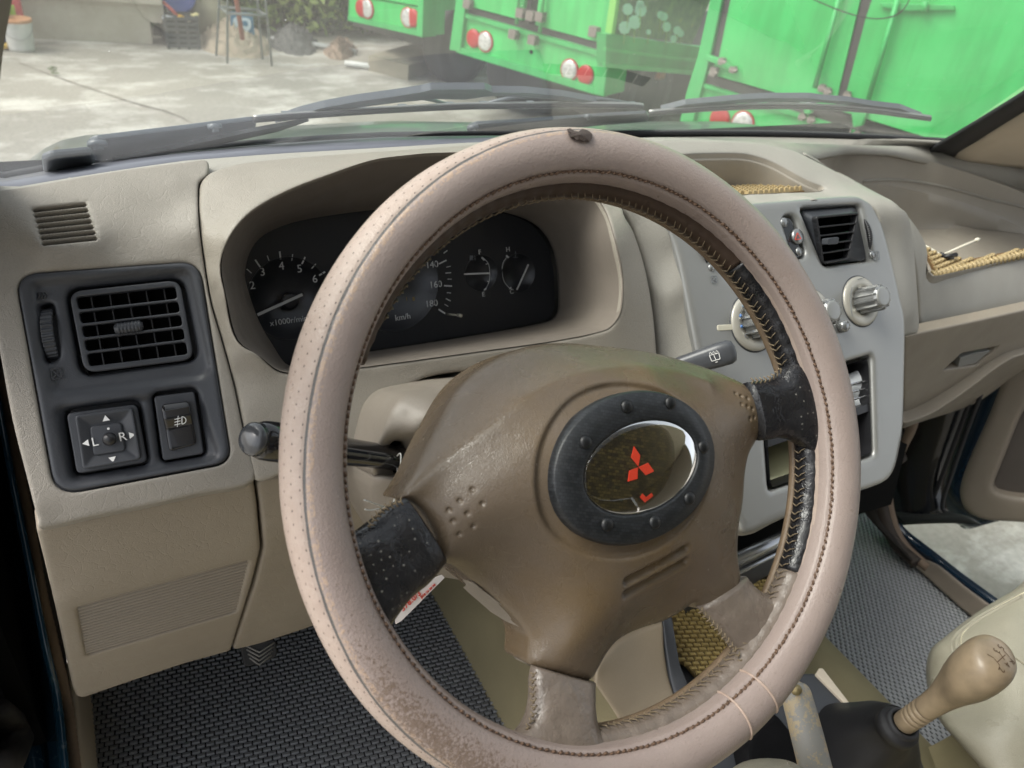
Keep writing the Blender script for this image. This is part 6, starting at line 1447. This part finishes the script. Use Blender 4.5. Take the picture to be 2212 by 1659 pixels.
q0=WAL.to(WAL.px(356,60))[0]; q1=WAL.to(WAL.px(325,60))[0]; qz=WAL.to(WAL.px(340,50))[1]; lz=WAL.to(WAL.px(300,8))[1]; lw=WAL.to(WAL.px(60,-4))[1]
link('wall_face',mesh(*box(WAL.at((-6+q1)/2,lz/2,-.11),(q1+6,.2,lz),np.stack([WAL.x,WAL.n,WAL.y],1))),wallmat(),wall,smooth=False)
link('wall_end',mesh(*box(WAL.at((q0+q1)/2+.002,(lz+qz)/2,-.112),(q0-q1,.2,lz-qz),np.stack([WAL.x,WAL.n,WAL.y],1))),bpy.data.materials['stained_render'],wall,smooth=False)
link('ledge',mesh(*box(WAL.at((-6+q0)/2,lz+.04,-.09),(q0+6,.28,.06),np.stack([WAL.x,WAL.n,WAL.y],1))),bpy.data.materials['stained_render'],wall,smooth=False)
link('upper_wall',mesh(*box(WAL.at((-6+q0)/2,lz+1.1,-.12),(q0+5.96,.2,2.04),np.stack([WAL.x,WAL.n,WAL.y],1))),bpy.data.materials['stained_render'],wall,smooth=False)
link('wall_opening',mesh(*box(WAL.at((q0+q1)/2,qz/2,-.6),(q0-q1,.6,qz),np.stack([WAL.x,WAL.n,WAL.y],1))),simple('opening_dark',(.03,.03,.03),.9),wall,smooth=False)
# bucket
def gpl(u,v): p=Zp(u,v,0); return p
bp=gpl(48,108); bk=thing('paint_bucket',bp,'dirty white paint bucket with a rust orange rim standing by the wall','bucket')
rr=.092
bkt=link('bucket_body',mesh(*lathe(Pl(bp,(0,0,1)),[(rr*.82,0),(rr*.86,.02),(rr*.95,.15),(rr*1.0,.175),(rr*1.03,.18),(rr*1.0,.195),(rr*.93,.198),(rr*.9,.185),(rr*.88,.16)],36)),simple('dirty_white',(.55,.55,.53),.5,var=.25,vs=14),bk)
link('rim',mesh(*lathe(Pl(bp+np.array([0,0,.188]),(0,0,1)),[(rr*1.04,-.007),(rr*1.05,.010),(rr*.92,.013),(rr*.5,.004),(rr*.02,.004)],36)),simple('rust_orange',(.50,.25,.12),.6,var=.3,vs=20),bk)
hL=[bp+np.array([rr*math.cos(t),-abs(rr*math.sin(t))*.9-.008,.17-.09*math.sin(t)]) for t in np.linspace(0,math.pi,16)]
link('handle',mesh(*tube(hL,.0025,6)),STEEL,bk)
jp=bp+np.array([-.01,.20,0]); jg=thing('red_jerrycan',jp,'red plastic canister with green label and dark cap behind the white bucket','canister')
def rbx(c,s,bev,mt,parent,name,rot=None):
    o=link(name,mesh(*box(c,s,rot)),mt,parent,smooth=False); bevel(o,bev,3,20); return o
rbx(jp+np.array([0,0,.155]),(.125,.09,.31),.022,simple('red_plastic',(.55,.05,.055),.4),jg,'body'); link('neck',mesh(*tube([jp+np.array([-.02,0,.30]),jp+np.array([-.02,0,.335])],[.028,.02],16)),simple('cream_neck',(.6,.5,.4),.5),jg)
link('cap',mesh(*tube([jp+np.array([-.03,0,.34]),jp+np.array([-.03,0,.385])],[.026,.022],16)),simple('cap_dark',(.03,.04,.05),.5),jg)
rbx(jp+np.array([-.02,-.047,.215]),(.075,.004,.07),.001,simple('label_green',(.42,.58,.05),.5),jg,'label_patch')
bl=bp+np.array([-.135,.08,0]); bd_=thing('blue_bin',bl,'blue plastic bin partly hidden by the windscreen pillar','bin'); link('body',mesh(*lathe(Pl(bl,(0,0,1)),[(.065,0),(.075,.26),(.078,.27),(.07,.275),(.065,.265)],24)),simple('blue_plastic',(.03,.06,.30),.45),bd_)
link('lid_band',mesh(*lathe(Pl(bl+np.array([.02,-.06,.01]),(0,0,1)),[(.05,0),(.052,.025),(.046,.03)],20)),simple('yellow_plastic',(.65,.40,.03),.45),bd_)
# sprig
sg=Zp(116,163,0); pa=[]
for i in range(26):
    a=random.uniform(0,6.28); rr_=random.uniform(.0,.03); c=sg+np.array([rr_*math.cos(a),rr_*math.sin(a),.01+random.uniform(0,.04)]); s=.012; b=random.uniform(0,3.14)
    pa.append(([c+np.array([math.cos(b)*s,math.sin(b)*s,0]),c+np.array([-math.sin(b)*s*.5,math.cos(b)*s*.5,.01]),c-np.array([math.cos(b)*s,math.sin(b)*s,-.01]),c+np.array([math.sin(b)*s*.5,-math.cos(b)*s*.5,0])],[(0,1,2,3)]))
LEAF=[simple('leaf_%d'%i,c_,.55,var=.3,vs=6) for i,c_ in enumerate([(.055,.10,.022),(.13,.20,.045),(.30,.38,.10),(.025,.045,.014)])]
link('weed',mesh(*merge(pa)),LEAF[1],label='tiny green weed sprouting from the joint in the concrete',cat='weed')
# crate stack
cp=(Zp(362,104,0)+Zp(436,110,0))/2+np.array([0,.16,0]); cw=np.linalg.norm(Zp(362,104,0)-Zp(436,110,0))
CRM=simple('crate_grey',(.075,.082,.08),.6,var=.3,vs=20)
ck=thing('plastic_crate',cp,'dark grey slatted plastic crate heaped with scrap beside the wall','crate')
for k in range(6): rbx(cp+np.array([0,-.15,.022+k*.037]),(cw,.012,.024),.004,CRM,ck,'slat')
for sx_ in (-1,-.33,.33,1): rbx(cp+np.array([sx_*(cw/2-.01),-.14,.115]),(.018,.02,.23),.004,CRM,ck,'post')
rbx(cp+np.array([0,0,.105]),(cw*.96,.22,.20),.004,simple('crate_inside',(.03,.03,.03),.9),ck,'crate_core')
def at(u,v,D): return Dp(u,v,D)
D0=math.hypot(cp[0],cp[1])
bdp=at(386,-10,D0+.15); bdr=thing('blue_drum',bdp,'round blue plastic drum lid leaning above the crate','drum'); BDP=Pl(bdp,(-.1,-1,.25)); link('drum_body',mesh(*lathe(BDP,[(.118,-.3),(.12,-.01),(.118,0),(.106,.007),(.10,.002),(.01,.003)],40)),simple('drum_blue',(.035,.075,.33),.4,var=.1),bdr)
sc1=thing('red_pipe',at(372,22,D0-.05),'short red pipe lying on the scrap in the crate','pipe'); link('pipe_body',mesh(*tube([at(352,4,D0-.05),at(372,22,D0-.08),at(384,35,D0-.1)],.012,12)),simple('red_pipe_m',(.42,.06,.05),.5),sc1)
for (u,v,w_,c_,nm,lb) in [(396,38,.05,(.75,.42,.04),'orange_scrap','orange plastic scrap on top of the crate'),(418,32,.05,(.72,.62,.30),'yellow_scrap','pale yellow plastic scrap at the right of the heap'),(366,40,.055,(.45,.47,.50),'metal_scrap','grey metal scrap at the left of the heap'),(408,43,.04,(.50,.42,.36),'bottle_scrap','pinkish crumpled bottle at the right end of the heap')]:
    c0_=at(u,v,D0-.1); L_=[c0_+np.array([random.uniform(-1,1)*w_,random.uniform(-.5,.5)*w_,random.uniform(-.4,.5)*w_]) for _ in range(14)]
    bm=bmesh.new(); [bm.verts.new(p) for p in L_]; bmesh.ops.convex_hull(bm,input=bm.verts); me=bpy.data.meshes.new(nm); bm.to_mesh(me); bm.free(); link(nm,me,simple(nm+'_m',c_,.5),smooth=False,label=lb,cat='scrap')
# tan mixer drum lying behind the crate
mx=at(452,45,D0+.55); mxr=thing('concrete_mixer',mx,'tan concrete mixer drum tilted beside the steel stand','mixer'); MXP=Pl(at(455,40,D0+.5),(.55,-.45,-.62))
link('drum',mesh(*lathe(MXP,[(.05,-.30),(.10,-.27),(.165,-.13),(.18,-.01),(.178,.03),(.15,.10),(.10,.18),(.095,.185),(.085,.15)],36)),simple('mixer_tan',(.40,.35,.26),.7,var=.3,vs=6),mxr)
link('leg',mesh(*tube([at(440,75,D0+.3),at(452,112,D0+.3)],.01,8)),CRM,mxr); link('leg',mesh(*tube([at(470,80,D0+.4),at(458,100,D0+.4)],.01,8)),CRM,mxr)
# steel stand
ST=simple('stand_steel',(.17,.19,.18),.55,.2,var=.3,vs=9)
sd_=thing('steel_stand',Zp(540,132,0),'tall rusty steel stand of four legs over the sand heap','stand')
feet=[(491,137),(587,142),(467,120),(567,128)]; topx=[(491.5,0),(573.5,0),(473.5,0),(556,0)]
FT=[Zp(u,v,0) for u,v in feet]; TPp=[]
for (u,v),f_0 in zip(topx,FT):
    D=math.hypot(f_0[0],f_0[1])-.02; TPp.append(Dp(u,v,D))
for a,b in zip(FT,TPp): link('leg',mesh(*tube([a,b,b+(b-a)*.5],.0085,8)),ST,sd_)
hz_=TPp[0][2]*.80
def lerpz(a,b,z): return a+(b-a)*((z-a[2])/(b[2]-a[2]))
rg_=[lerpz(FT[i],TPp[i],hz_) for i in (0,1,3,2)]
for i in range(4): link('rail',mesh(*tube([rg_[i],rg_[(i+1)%4]],.010,8)),ST,sd_)
rp_=thing('red_pole',Zp(530,120,0),'thin rust red pole standing in the sand heap','pole'); link('pole',mesh(*tube([Dp(524,85,6.25),Dp(511,0,6.2),Dp(505,-40,6.2)],.017,10)),simple('rust_red',(.30,.10,.06),.7),rp_)
# blue signboard
sgp=Dp(523,52,6.6); sgn=thing('blue_signboard',sgp,'small blue signboard with a white emblem behind the steel stand','sign'); SG=Pl(sgp,(-.25,-1,0))
prism('board',[SG.px(u,v) for u,v in [(497,26),(546,30),(550,76),(499,71)]],SG,simple('sign_blue',(.05,.18,.30),.5),-.03,0,sgn)
prism('emblem',rnd([SG.px(u,v,.002) for u,v in [(502,36),(541,39),(543,60),(533,70),(522,66),(506,62)]],.04,4),SG,simple('sign_white',(.60,.72,.80),.5),0,.006,sgn)
prism('emblem_detail',rnd([SG.px(u,v,.01) for u,v in [(523,44),(535,46),(536,58),(524,56)]],.02,4),SG,MATS['sign_blue'],.006,.010,sgn)
# heaps
def heap(name,px0,px1,top,depth,mt,label,cat,n=28):
    a=Zp(*px0,0);b=Zp(*px1,0); c=(a+b)/2; w=np.linalg.norm(b-a)/2; d=(b-a)/np.linalg.norm(b-a); e=np.array([-d[1],d[0],0]); rows=[]
    cc=c+e*depth
    for i in range(n+1):
        r=i/n; row=[]
        for k in range(49):
            t=2*math.pi*k/48; h=top*(1-r**1.35)*(1+.10*math.sin(3*t+1)*r)+(.018*rng.normal() if 0<i<n and k<48 else 0)
            if k==48: h=h0
            if k==0: h0=h
            row.append(cc+d*w*r*math.cos(t)*(1+.05*math.sin(4*t))+e*depth*r*math.sin(t)+np.array([0,0,max(h,-.01)]))
        rows.append(row)
    return link(name,mesh(*grid(rows)),mt,label=label,cat=cat)
heap('sand_heap',(448,126),(612,128),.19,.40,simple('sand',(.42,.35,.26),.95,var=.25,vs=6,bumps=.8,bs=40),'heap of pale building sand under the steel stand','sand heap')
heap('gravel_heap',(588,118),(700,124),.13,.4,simple('gravel',(.10,.10,.095),.95,var=.4,vs=25,bumps=1,bs=60),'low dark grey gravel heap right of the sand','gravel heap')
heap('rubble_heap',(690,126),(760,134),.09,.3,simple('rubble',(.26,.19,.14),.95,var=.5,vs=14,bumps=1,bs=50),'brown rubble heap at the foot of the hedge','rubble heap')
link('white_pipe',mesh(*tube([Dp(586,84,6.9),Dp(680,97,6.8),Dp(770,112,6.7)],.022,8)),simple('pipe_grey',(.40,.41,.40),.5),label='long pale pipe lying across the foot of the bushes',cat='pipe')
link('white_pipe',mesh(*tube([Zp(745,136,.03),Zp(800,143,.03),Zp(846,150,.03)],.02,8)),simple('pipe_white',(.62,.62,.60),.5),label='short white pipe on the ground below the first truck',cat='pipe')
cb=[Zp(828,158,0),Zp(985,162,0)]; link('concrete_block',mesh(*box((cb[0]+cb[1])/2+np.array([.1,.25,.05]),(.95,.35,.12),np.array([[.8,.6,0],[-.6,.8,0],[0,0,1]]).T)),simple('old_concrete',(.30,.27,.21),.95,var=.3,vs=8,bumps=.5,bs=60),label='stained concrete block in the shade behind the trucks',cat='block',smooth=False)
# bushes: each its own stem and leaf crown
def bush(c,rx,ry,rz_,n,label,mi):
    t=thing('bush',(c[0],c[1],0),label,'bush','bushes along the back of the yard')
    for k in range(3):
        e=np.array([c[0]+random.uniform(-.3,.3)*rx,c[1]+random.uniform(-.2,.2),c[2]+.3*rz_]); link('branch',mesh(*tube([np.array([c[0],c[1],0]),(np.array([c[0],c[1],0])+e)/2+rng.normal(0,.06,3),e],[.035,.025,.008],7)),simple('bark',(.07,.055,.04),.9),t)
    groups={}
    cl=[(rng.normal(0,.45,3)*np.array([rx,ry,rz_])+c,random.uniform(.10,.28),random.choices([0,1,2,3],mi)[0]) for _ in range(int(n/38))]
    for cc,rad,mi_ in cl:
        for _ in range(60):
            p=cc+rng.normal(0,rad*.55,3)
            if p[2]<.05: continue
            a=rng.normal(0,1,3); a/=np.linalg.norm(a); b=np.cross(a,rng.normal(0,1,3)); b/=np.linalg.norm(b); s=random.uniform(.03,.065)
            groups.setdefault(mi_,[]).append(([p+a*s,p+b*s*.4,p-a*s,p-b*s*.4],[(0,1,2,3)]))
    V=[];Fc=[];mi2=[];off=0
    for k,g in groups.items():
        v,f=merge(g); V+=v; Fc+=[tuple(i+off for i in q) for q in f]; off+=len(v); mi2+=[k]*len(f)
    me=bpy.data.meshes.new('foliage'); me.from_pydata([tuple(x) for x in V],[],Fc); me.update()
    o=link('foliage',me,LEAF,t,smooth=False); me.polygons.foreach_set('material_index',mi2)
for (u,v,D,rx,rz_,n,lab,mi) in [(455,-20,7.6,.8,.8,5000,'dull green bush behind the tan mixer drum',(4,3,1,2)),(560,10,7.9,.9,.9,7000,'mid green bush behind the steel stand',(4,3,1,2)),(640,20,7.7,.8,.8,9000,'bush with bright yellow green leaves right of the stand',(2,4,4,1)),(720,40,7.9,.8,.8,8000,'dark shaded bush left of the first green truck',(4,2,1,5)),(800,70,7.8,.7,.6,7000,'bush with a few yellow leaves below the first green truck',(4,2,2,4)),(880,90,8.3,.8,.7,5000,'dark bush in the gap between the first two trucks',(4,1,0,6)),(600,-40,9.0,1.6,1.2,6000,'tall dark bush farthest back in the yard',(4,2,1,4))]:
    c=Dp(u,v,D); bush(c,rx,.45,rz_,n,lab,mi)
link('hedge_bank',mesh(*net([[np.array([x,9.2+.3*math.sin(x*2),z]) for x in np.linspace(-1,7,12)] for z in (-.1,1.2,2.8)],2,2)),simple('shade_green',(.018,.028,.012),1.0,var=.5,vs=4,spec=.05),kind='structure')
# ================================================================ TRUCKS
ta=np.array([.40,-.9165,0]); tb=np.array([.9165,.40,0])
def T_(u,v,z): return Zp(u,v,CZ+z)
LR=simple('lamp_red',(.38,.015,.015),.3,var=.35,vs=90,bumps=.4,bs=150); LW=None
m,t,b=nodes('lamp_clear'); c=coords(t); t.links.new(mix(t,voro(t,c,60),(.35,.35,.34),(.75,.75,.73)),b.inputs['Base Color']); b.inputs['Roughness'].default_value=.15; b.inputs['Metallic'].default_value=.35; LWm=m
GAP=simple('truck_gap',(.055,.05,.048),.8)
HNG=simple('hinge_steel',(.22,.19,.17),.5,.4,var=.3,vs=60)
def lamp(pl,u,v,r,col,parent,flip=False):
    q=pl.to(pl.px(u,v,.0)); o=link('tail_lamp',mesh(*lathe(pl,[(r,0),(r*1.0,.009),(r*.93,.013),(r*.6,.0165),(.002,.018)],32,q[:2])),LR if col=='r' else LWm,parent)
    if col=='w': link('lamp_ring',mesh(*lathe(pl,[(r*1.13,0),(r*1.13,.008),(r*1.03,.012),(r*.98,.010)],32,q[:2])),LR,o)
def pxp(name,L,pl,h0,h1,mt,parent,bev=0): return prism(name,[pl.px(u,v,h1) for u,v in L],pl,mt,h0,h1,parent,bev=bev)
# truck one
o1=T_(899,75,-1.1); T1=Pl(o1,-tb,ta); t1k=thing('green_truck',o1,'green box truck farthest left whose tail hangs above the bushes','truck','green box trucks parked side by side')
pxp('tail_panel',[(752,42),(755,-10),(903,15),(899,75)],T1,-.12,0,GREENP,t1k)
pxp('bottom_rail',[(751,44),(752,34),(899,65),(899,77)],T1,-.1,.02,GREEND,t1k)
pxp('corner_post',[(899,77),(904,-20),(915,-20),(912,79)],T1,-.2,.02,GREEND,t1k)
pxp('box_door',[(755,-12),(756,-120),(910,-100),(903,12)],T1,-.1,.01,GREENP,t1k)
for u,v,c_ in ((782,18,'r'),(794,19,'w'),(882,38,'w'),(893,39,'r')): lamp(T1,u,v,.058,c_,t1k)
c0=T1.px(912,78,0); s1_=Pl(c0,ta,tb)
def sidebox(name,z0,z1,len_,thk,mt,parent,c0_,off=0,b0=0):
    c=c0_+tb*(b0+len_/2)-ta*(thk/2-off); c=c+np.array([0,0,(z0+z1)/2-c0_[2]]); return link(name,mesh(*box(c,(thk,len_,z1-z0),np.stack([ta,tb,np.array([0,0,1.])],1))),mt,parent,smooth=False)
zb1=c0[2]
sidebox('side_frame',zb1-.01,zb1+.17,.14,.05,GREEND,t1k,c0); sidebox('side_rail',zb1+.15,zb1+.26,3.2,.06,GREEND,t1k,c0,.01); sidebox('side_panel',zb1+.27,zb1+2.2,3.3,.05,GREENP,t1k,c0,-.01)
sidebox('chassis',.25,zb1+.14,3.0,.8,simple('chassis_dark',(.03,.028,.026),.9),t1k,c0,-.2,.3)
def wheel_(c,parent,r=.30,w=.18,name='wheel'):
    pl=Pl(c,ta,tb); o=link(name,mesh(*lathe(pl,[(r*.55,-w/2),(r*.95,-w/2),(r,-w/3),(r,w/3),(r*.95,w/2),(r*.55,w/2),(r*.5,w*.2),(.02,w*.2)],32)),RUB,parent)
wheel_(np.array([c0[0],c0[1],0])+tb*.55-ta*.15+np.array([0,0,.30]),t1k)
# truck two
o2=T_(971,107,-1.1); T2=Pl(o2,-tb,ta); t2k=thing('green_truck',o2,'green box truck in the middle with a dandelion picture on its side','truck','green box trucks parked side by side')
pxp('tail_panel',[(985,100),(1000,32),(1296,116),(1284,195)],T2,-.12,0,GREENP,t2k)
pxp('bottom_rail',[(985,113),(987,100),(1283,188),(1281,203)],T2,-.1,.025,GREEND,t2k)
pxp('top_rail',[(1001,37),(1003,28),(1299,112),(1297,122)],T2,-.02,.02,GREEND,t2k)
pxp('gap_strip',[(1003,30),(1006,14),(1302,96),(1299,113)],T2,-.1,-.01,GAP,t2k)
pxp('corner_post',[(970,108),(983,10),(990,-60),(1012,-56),(1005,10),(994,112)],T2,-.2,.03,GREEND,t2k,.006)
pxp('corner_post',[(1281,204),(1291,115),(1310,-20),(1330,-20),(1316,110),(1304,209)],T2,-.2,.03,GREEND,t2k,.006)
pxp('box_door',[(1007,12),(1018,-90),(1142,-70),(1128,44)],T2,-.08,.015,GREENP,t2k)
pxp('box_door',[(1156,54),(1172,-60),(1322,-30),(1303,94)],T2,-.08,.015,GREENP,t2k)
pxp('gap_strip',[(1129,60),(1145,-70),(1156,-68),(1141,64)],T2,-.1,-.012,GAP,t2k)
for a,b in (((1116,52),(1124,-60)),((1166,70),(1178,-60))):
    link('lock_rod',mesh(*tube([T2.px(*a,.045),T2.px(*b,.045)],.012,8)),GREEND,t2k)
for u,v in ((1126,28),(1148,34),(1110,74),(1152,86),(1168,36),(1012,8),(1284,68)): 
    link('hinge',mesh(*merge([box(T2.px(u,v,.035),(.05,.05,.05),np.stack([ta,tb,np.array([0,0,1.])],1)),tube([T2.px(u-5,v+3,.05),T2.px(u+6,v-3,.05)],.011,8)])),HNG,t2k,smooth=False)
pxp('bracket',[(1268,80),(1270,65),(1294,70),(1292,84)],T2,.02,.05,GREEND,t2k,.004)
for u,v,c_ in ((1024,83,'r'),(1049,90,'w'),(1231,151,'w'),(1266,162,'r')): lamp(T2,u,v,.055,c_,t2k)
q=T2.to(T2.px(1148,112)); link('hole',mesh(*lathe(T2,[(.012,.001),(.012,.006),(.01,.006)],12,q[:2])),VOID,t2k)
c0=T2.px(1304,208,.0); zb2=c0[2]; S2=Pl(c0,ta,tb)
sidebox('side_frame',zb2-.0,zb2+.30,.16,.06,GREEND,t2k,c0)
def sidepx(name,L,h0,h1,mt,parent,pl): return prism(name,[pl.px(u,v,h1) for u,v in L],pl,mt,h0,h1,parent)
sidepx('side_lower',[(1308,140),(1309,74),(1500,100),(1600,110),(1600,172),(1497,156)],-.06,0,GREEND,t2k,S2)
sidepx('side_rail',[(1309,110),(1309,103),(1500,127),(1600,139),(1600,146),(1498,134)],0,.018,GREENP,t2k,S2); sidepx('side_rail',[(1308,146),(1308,136),(1497,152),(1600,162),(1600,172),(1496,162)],0,.02,GREENP,t2k,S2)
# dandelion picture
def mural():
    m,t,b=nodes('meadow_picture'); c=coords(t)
    base=mix(t,ramp(t,noise(t,c,7,6,.8),[(.35,(0,0,0)),(.65,(1,1,1))]),(.02,.06,.02),(.14,.22,.08)); g=ramp(t,noise(t,coords(t,(1,1,.25)),40,4,.7),[(.55,(0,0,0)),(.62,(1,1,1))]); base=mix(t,mth(t,'MULTIPLY',g,.5),base,(.22,.34,.08))
    w=ramp(t,noise(t,c,4,4),[(.56,(0,0,0)),(.66,(1,1,1))]); base=mix(t,mth(t,'MULTIPLY',w,.7),base,(.16,.11,.07))
    y_=ramp(t,noise(t,c,11,3),[(.62,(0,0,0)),(.68,(1,1,1))]); base=mix(t,mth(t,'MULTIPLY',y_,.7),base,(.42,.40,.06))
    t.links.new(base,b.inputs['Base Color']); b.inputs['Roughness'].default_value=.4; return m
mu=sidepx('side_picture',[(1326,73),(1346,-60),(1560,-60),(1495,95)],-.04,-.002,mural(),t2k,S2)
DW=simple('dandelion_white',(.66,.74,.78),.7,var=.15,vs=60); DG=simple('stem_green',(.30,.42,.10),.7)
for u,v,r in [(1356,20,11),(1384,22,12),(1371,48,13),(1349,60,12),(1401,69,5),(1434,36,8),(1440,58,9),(1463,66,8),(1470,72,7),(1383,10,8),(1427,32,7),(1455,84,7)]:
    prism('dandelion',[S2.px(u+r*(1+.07*math.sin(9*t))*math.cos(t),v+r*1.15*(1+.07*math.sin(9*t))*math.sin(t),.0) for t in np.linspace(0,2*math.pi,36,endpoint=False)],S2,DW,-.002,.001,mu)
    link('dandelion_stem',mesh(*tube([S2.px(u,v+r,.0005),S2.px(u-2,min(v+r+30,95),.0005)],.003,5)),DG,mu)
sidepx('picture_frame',[(1321,73),(1340,-60),(1347,-60),(1328,74)],-.02,.02,simple('lime_edge',(.20,.52,.10),.5),t2k,S2)
sidebox('side_upper',zb2+1.3,zb2+2.4,3.2,.05,GREENP,t2k,c0,-.01)
sidebox('chassis',.20,zb2+.12,3.0,.85,MATS['chassis_dark'],t2k,c0,-.05,.25)
link('side_marker',mesh(*box(S2.px(1427,162,-.03),(.03,.07,.04),np.stack([ta,tb,np.array([0,0,1.])],1))),simple('amber',(.55,.16,.03),.3),t2k,smooth=False)
wheel_(np.array([c0[0],c0[1],0])+tb*.6-ta*1.0+np.array([0,0,.33]),t2k,.33,.2); wheel_(np.array([c0[0],c0[1],0])+tb*.6-ta*.12+np.array([0,0,.33]),t2k,.33,.2)
# truck three
o3=T_(1465,280,-1.06); T3=Pl(o3,-tb,ta); t3k=thing('green_truck',o3,'nearest green box truck whose back doors fill the right of the view','truck','green box trucks parked side by side')
pxp('tail_panel',[(1466,282),(1510,160),(1960,300),(2300,400),(2300,700),(1440,390)],T3,-.12,0,GREENP,t3k)
pxp('corner_post',[(1455,320),(1482,200),(1507,120),(1540,-30),(1566,-30),(1530,140),(1507,225),(1480,330)],T3,-.2,.03,GREEND,t3k,.006)
pxp('top_rail',[(1516,188),(1519,180),(1960,318),(2300,420),(2300,436),(1955,328)],T3,-.02,.02,GREEND,t3k)
pxp('gap_strip',[(1519,182),(1524,160),(1970,290),(2300,385),(2300,415),(1962,316)],T3,-.1,.004,GAP,t3k)
pxp('gap_strip',[(1541,125),(1548,90),(1570,-20),(1582,-20),(1553,125)],T3,-.05,.010,GAP,t3k)
pxp('box_door',[(1528,158),(1552,128),(1584,-30),(1870,-30),(1858,0),(1802,236)],T3,-.08,.02,GREENP,t3k)
pxp('box_door',[(1818,240),(1870,40),(1893,-30),(2400,-30),(2400,420)],T3,-.08,.02,GREENP,t3k)
pxp('gap_strip',[(1802,236),(1862,0),(1870,-30),(1892,-30),(1885,0),(1818,240)],T3,-.1,.012,GAP,t3k)
for a,b in (((1760,190),(1820,-30)),((1876,215),(1942,-10))):
    link('lock_rod',mesh(*tube([T3.px(*a,.05),T3.px(*b,.05)],.011,8)),GREEND,t3k)
for u,v,w_ in ((1776,190,1),(1788,197,1),(1830,205,1),(1733,252,1),(1752,258,1),(1830,282,1),(1852,289,1),(1560,132,1),(1584,150,1),(1542,155,1.4)):
    link('hinge',mesh(*merge([box(T3.px(u,v,.045),(.022*w_,.035,.028*w_),np.stack([ta,tb,np.array([0,0,1.])],1)),tube([T3.px(u-8,v-1,.055),T3.px(u+8,v+3,.055)],.009,8)])),HNG,t3k,smooth=False)
pxp('bracket',[(1520,128),(1526,118),(1560,130),(1585,145),(1588,152),(1570,150),(1548,140)],T3,.03,.06,GREEND,t3k,.004)
pxp('latch_body',[(1838,240),(1850,236),(1872,245),(1862,272),(1842,276)],T3,.02,.06,GREEND,t3k,.006); pxp('latch_body',[(1735,232),(1750,232),(1752,246),(1737,246)],T3,.02,.06,GREEND,t3k,.004)
pxp('bracket',[(1900,6),(2060,12),(2062,22),(1960,24),(1905,16)],T3,.02,.04,GREEND,t3k,.003)
link('hinge',mesh(*tube([T3.px(1999,3,.05),T3.px(1998,26,.05)],.012,10)),GREEND,t3k)
wv=cr([T3.px(u,v,.06) for u,v in [(1740,-10),(1783,10),(1830,28),(1870,38),(1905,40),(1940,30),(1960,8),(1970,-20)]],6); link('cable',mesh(*tube(wv,.0025,6)),MATS['chassis_dark'],t3k)
for u,v,c_ in ((1556,257,'r'),(1605,266,'w')): lamp(T3,u,v,.052,c_,t3k)
c0=T3.px(1460,300,0)-ta*0.0; 
link('side_body',mesh(*box(c0+tb*1.6+ta*.9+np.array([0,0,1.0]),(1.75,3.0,2.2),np.stack([ta,tb,np.array([0,0,1.])],1))),GREENP,t3k,smooth=False)
link('chassis',mesh(*box(np.array([c0[0],c0[1],.32])+tb*1.5+ta*.9,(1.5,2.6,.25),np.stack([ta,tb,np.array([0,0,1.])],1))),MATS['chassis_dark'],t3k,smooth=False)
# ================================================================ end
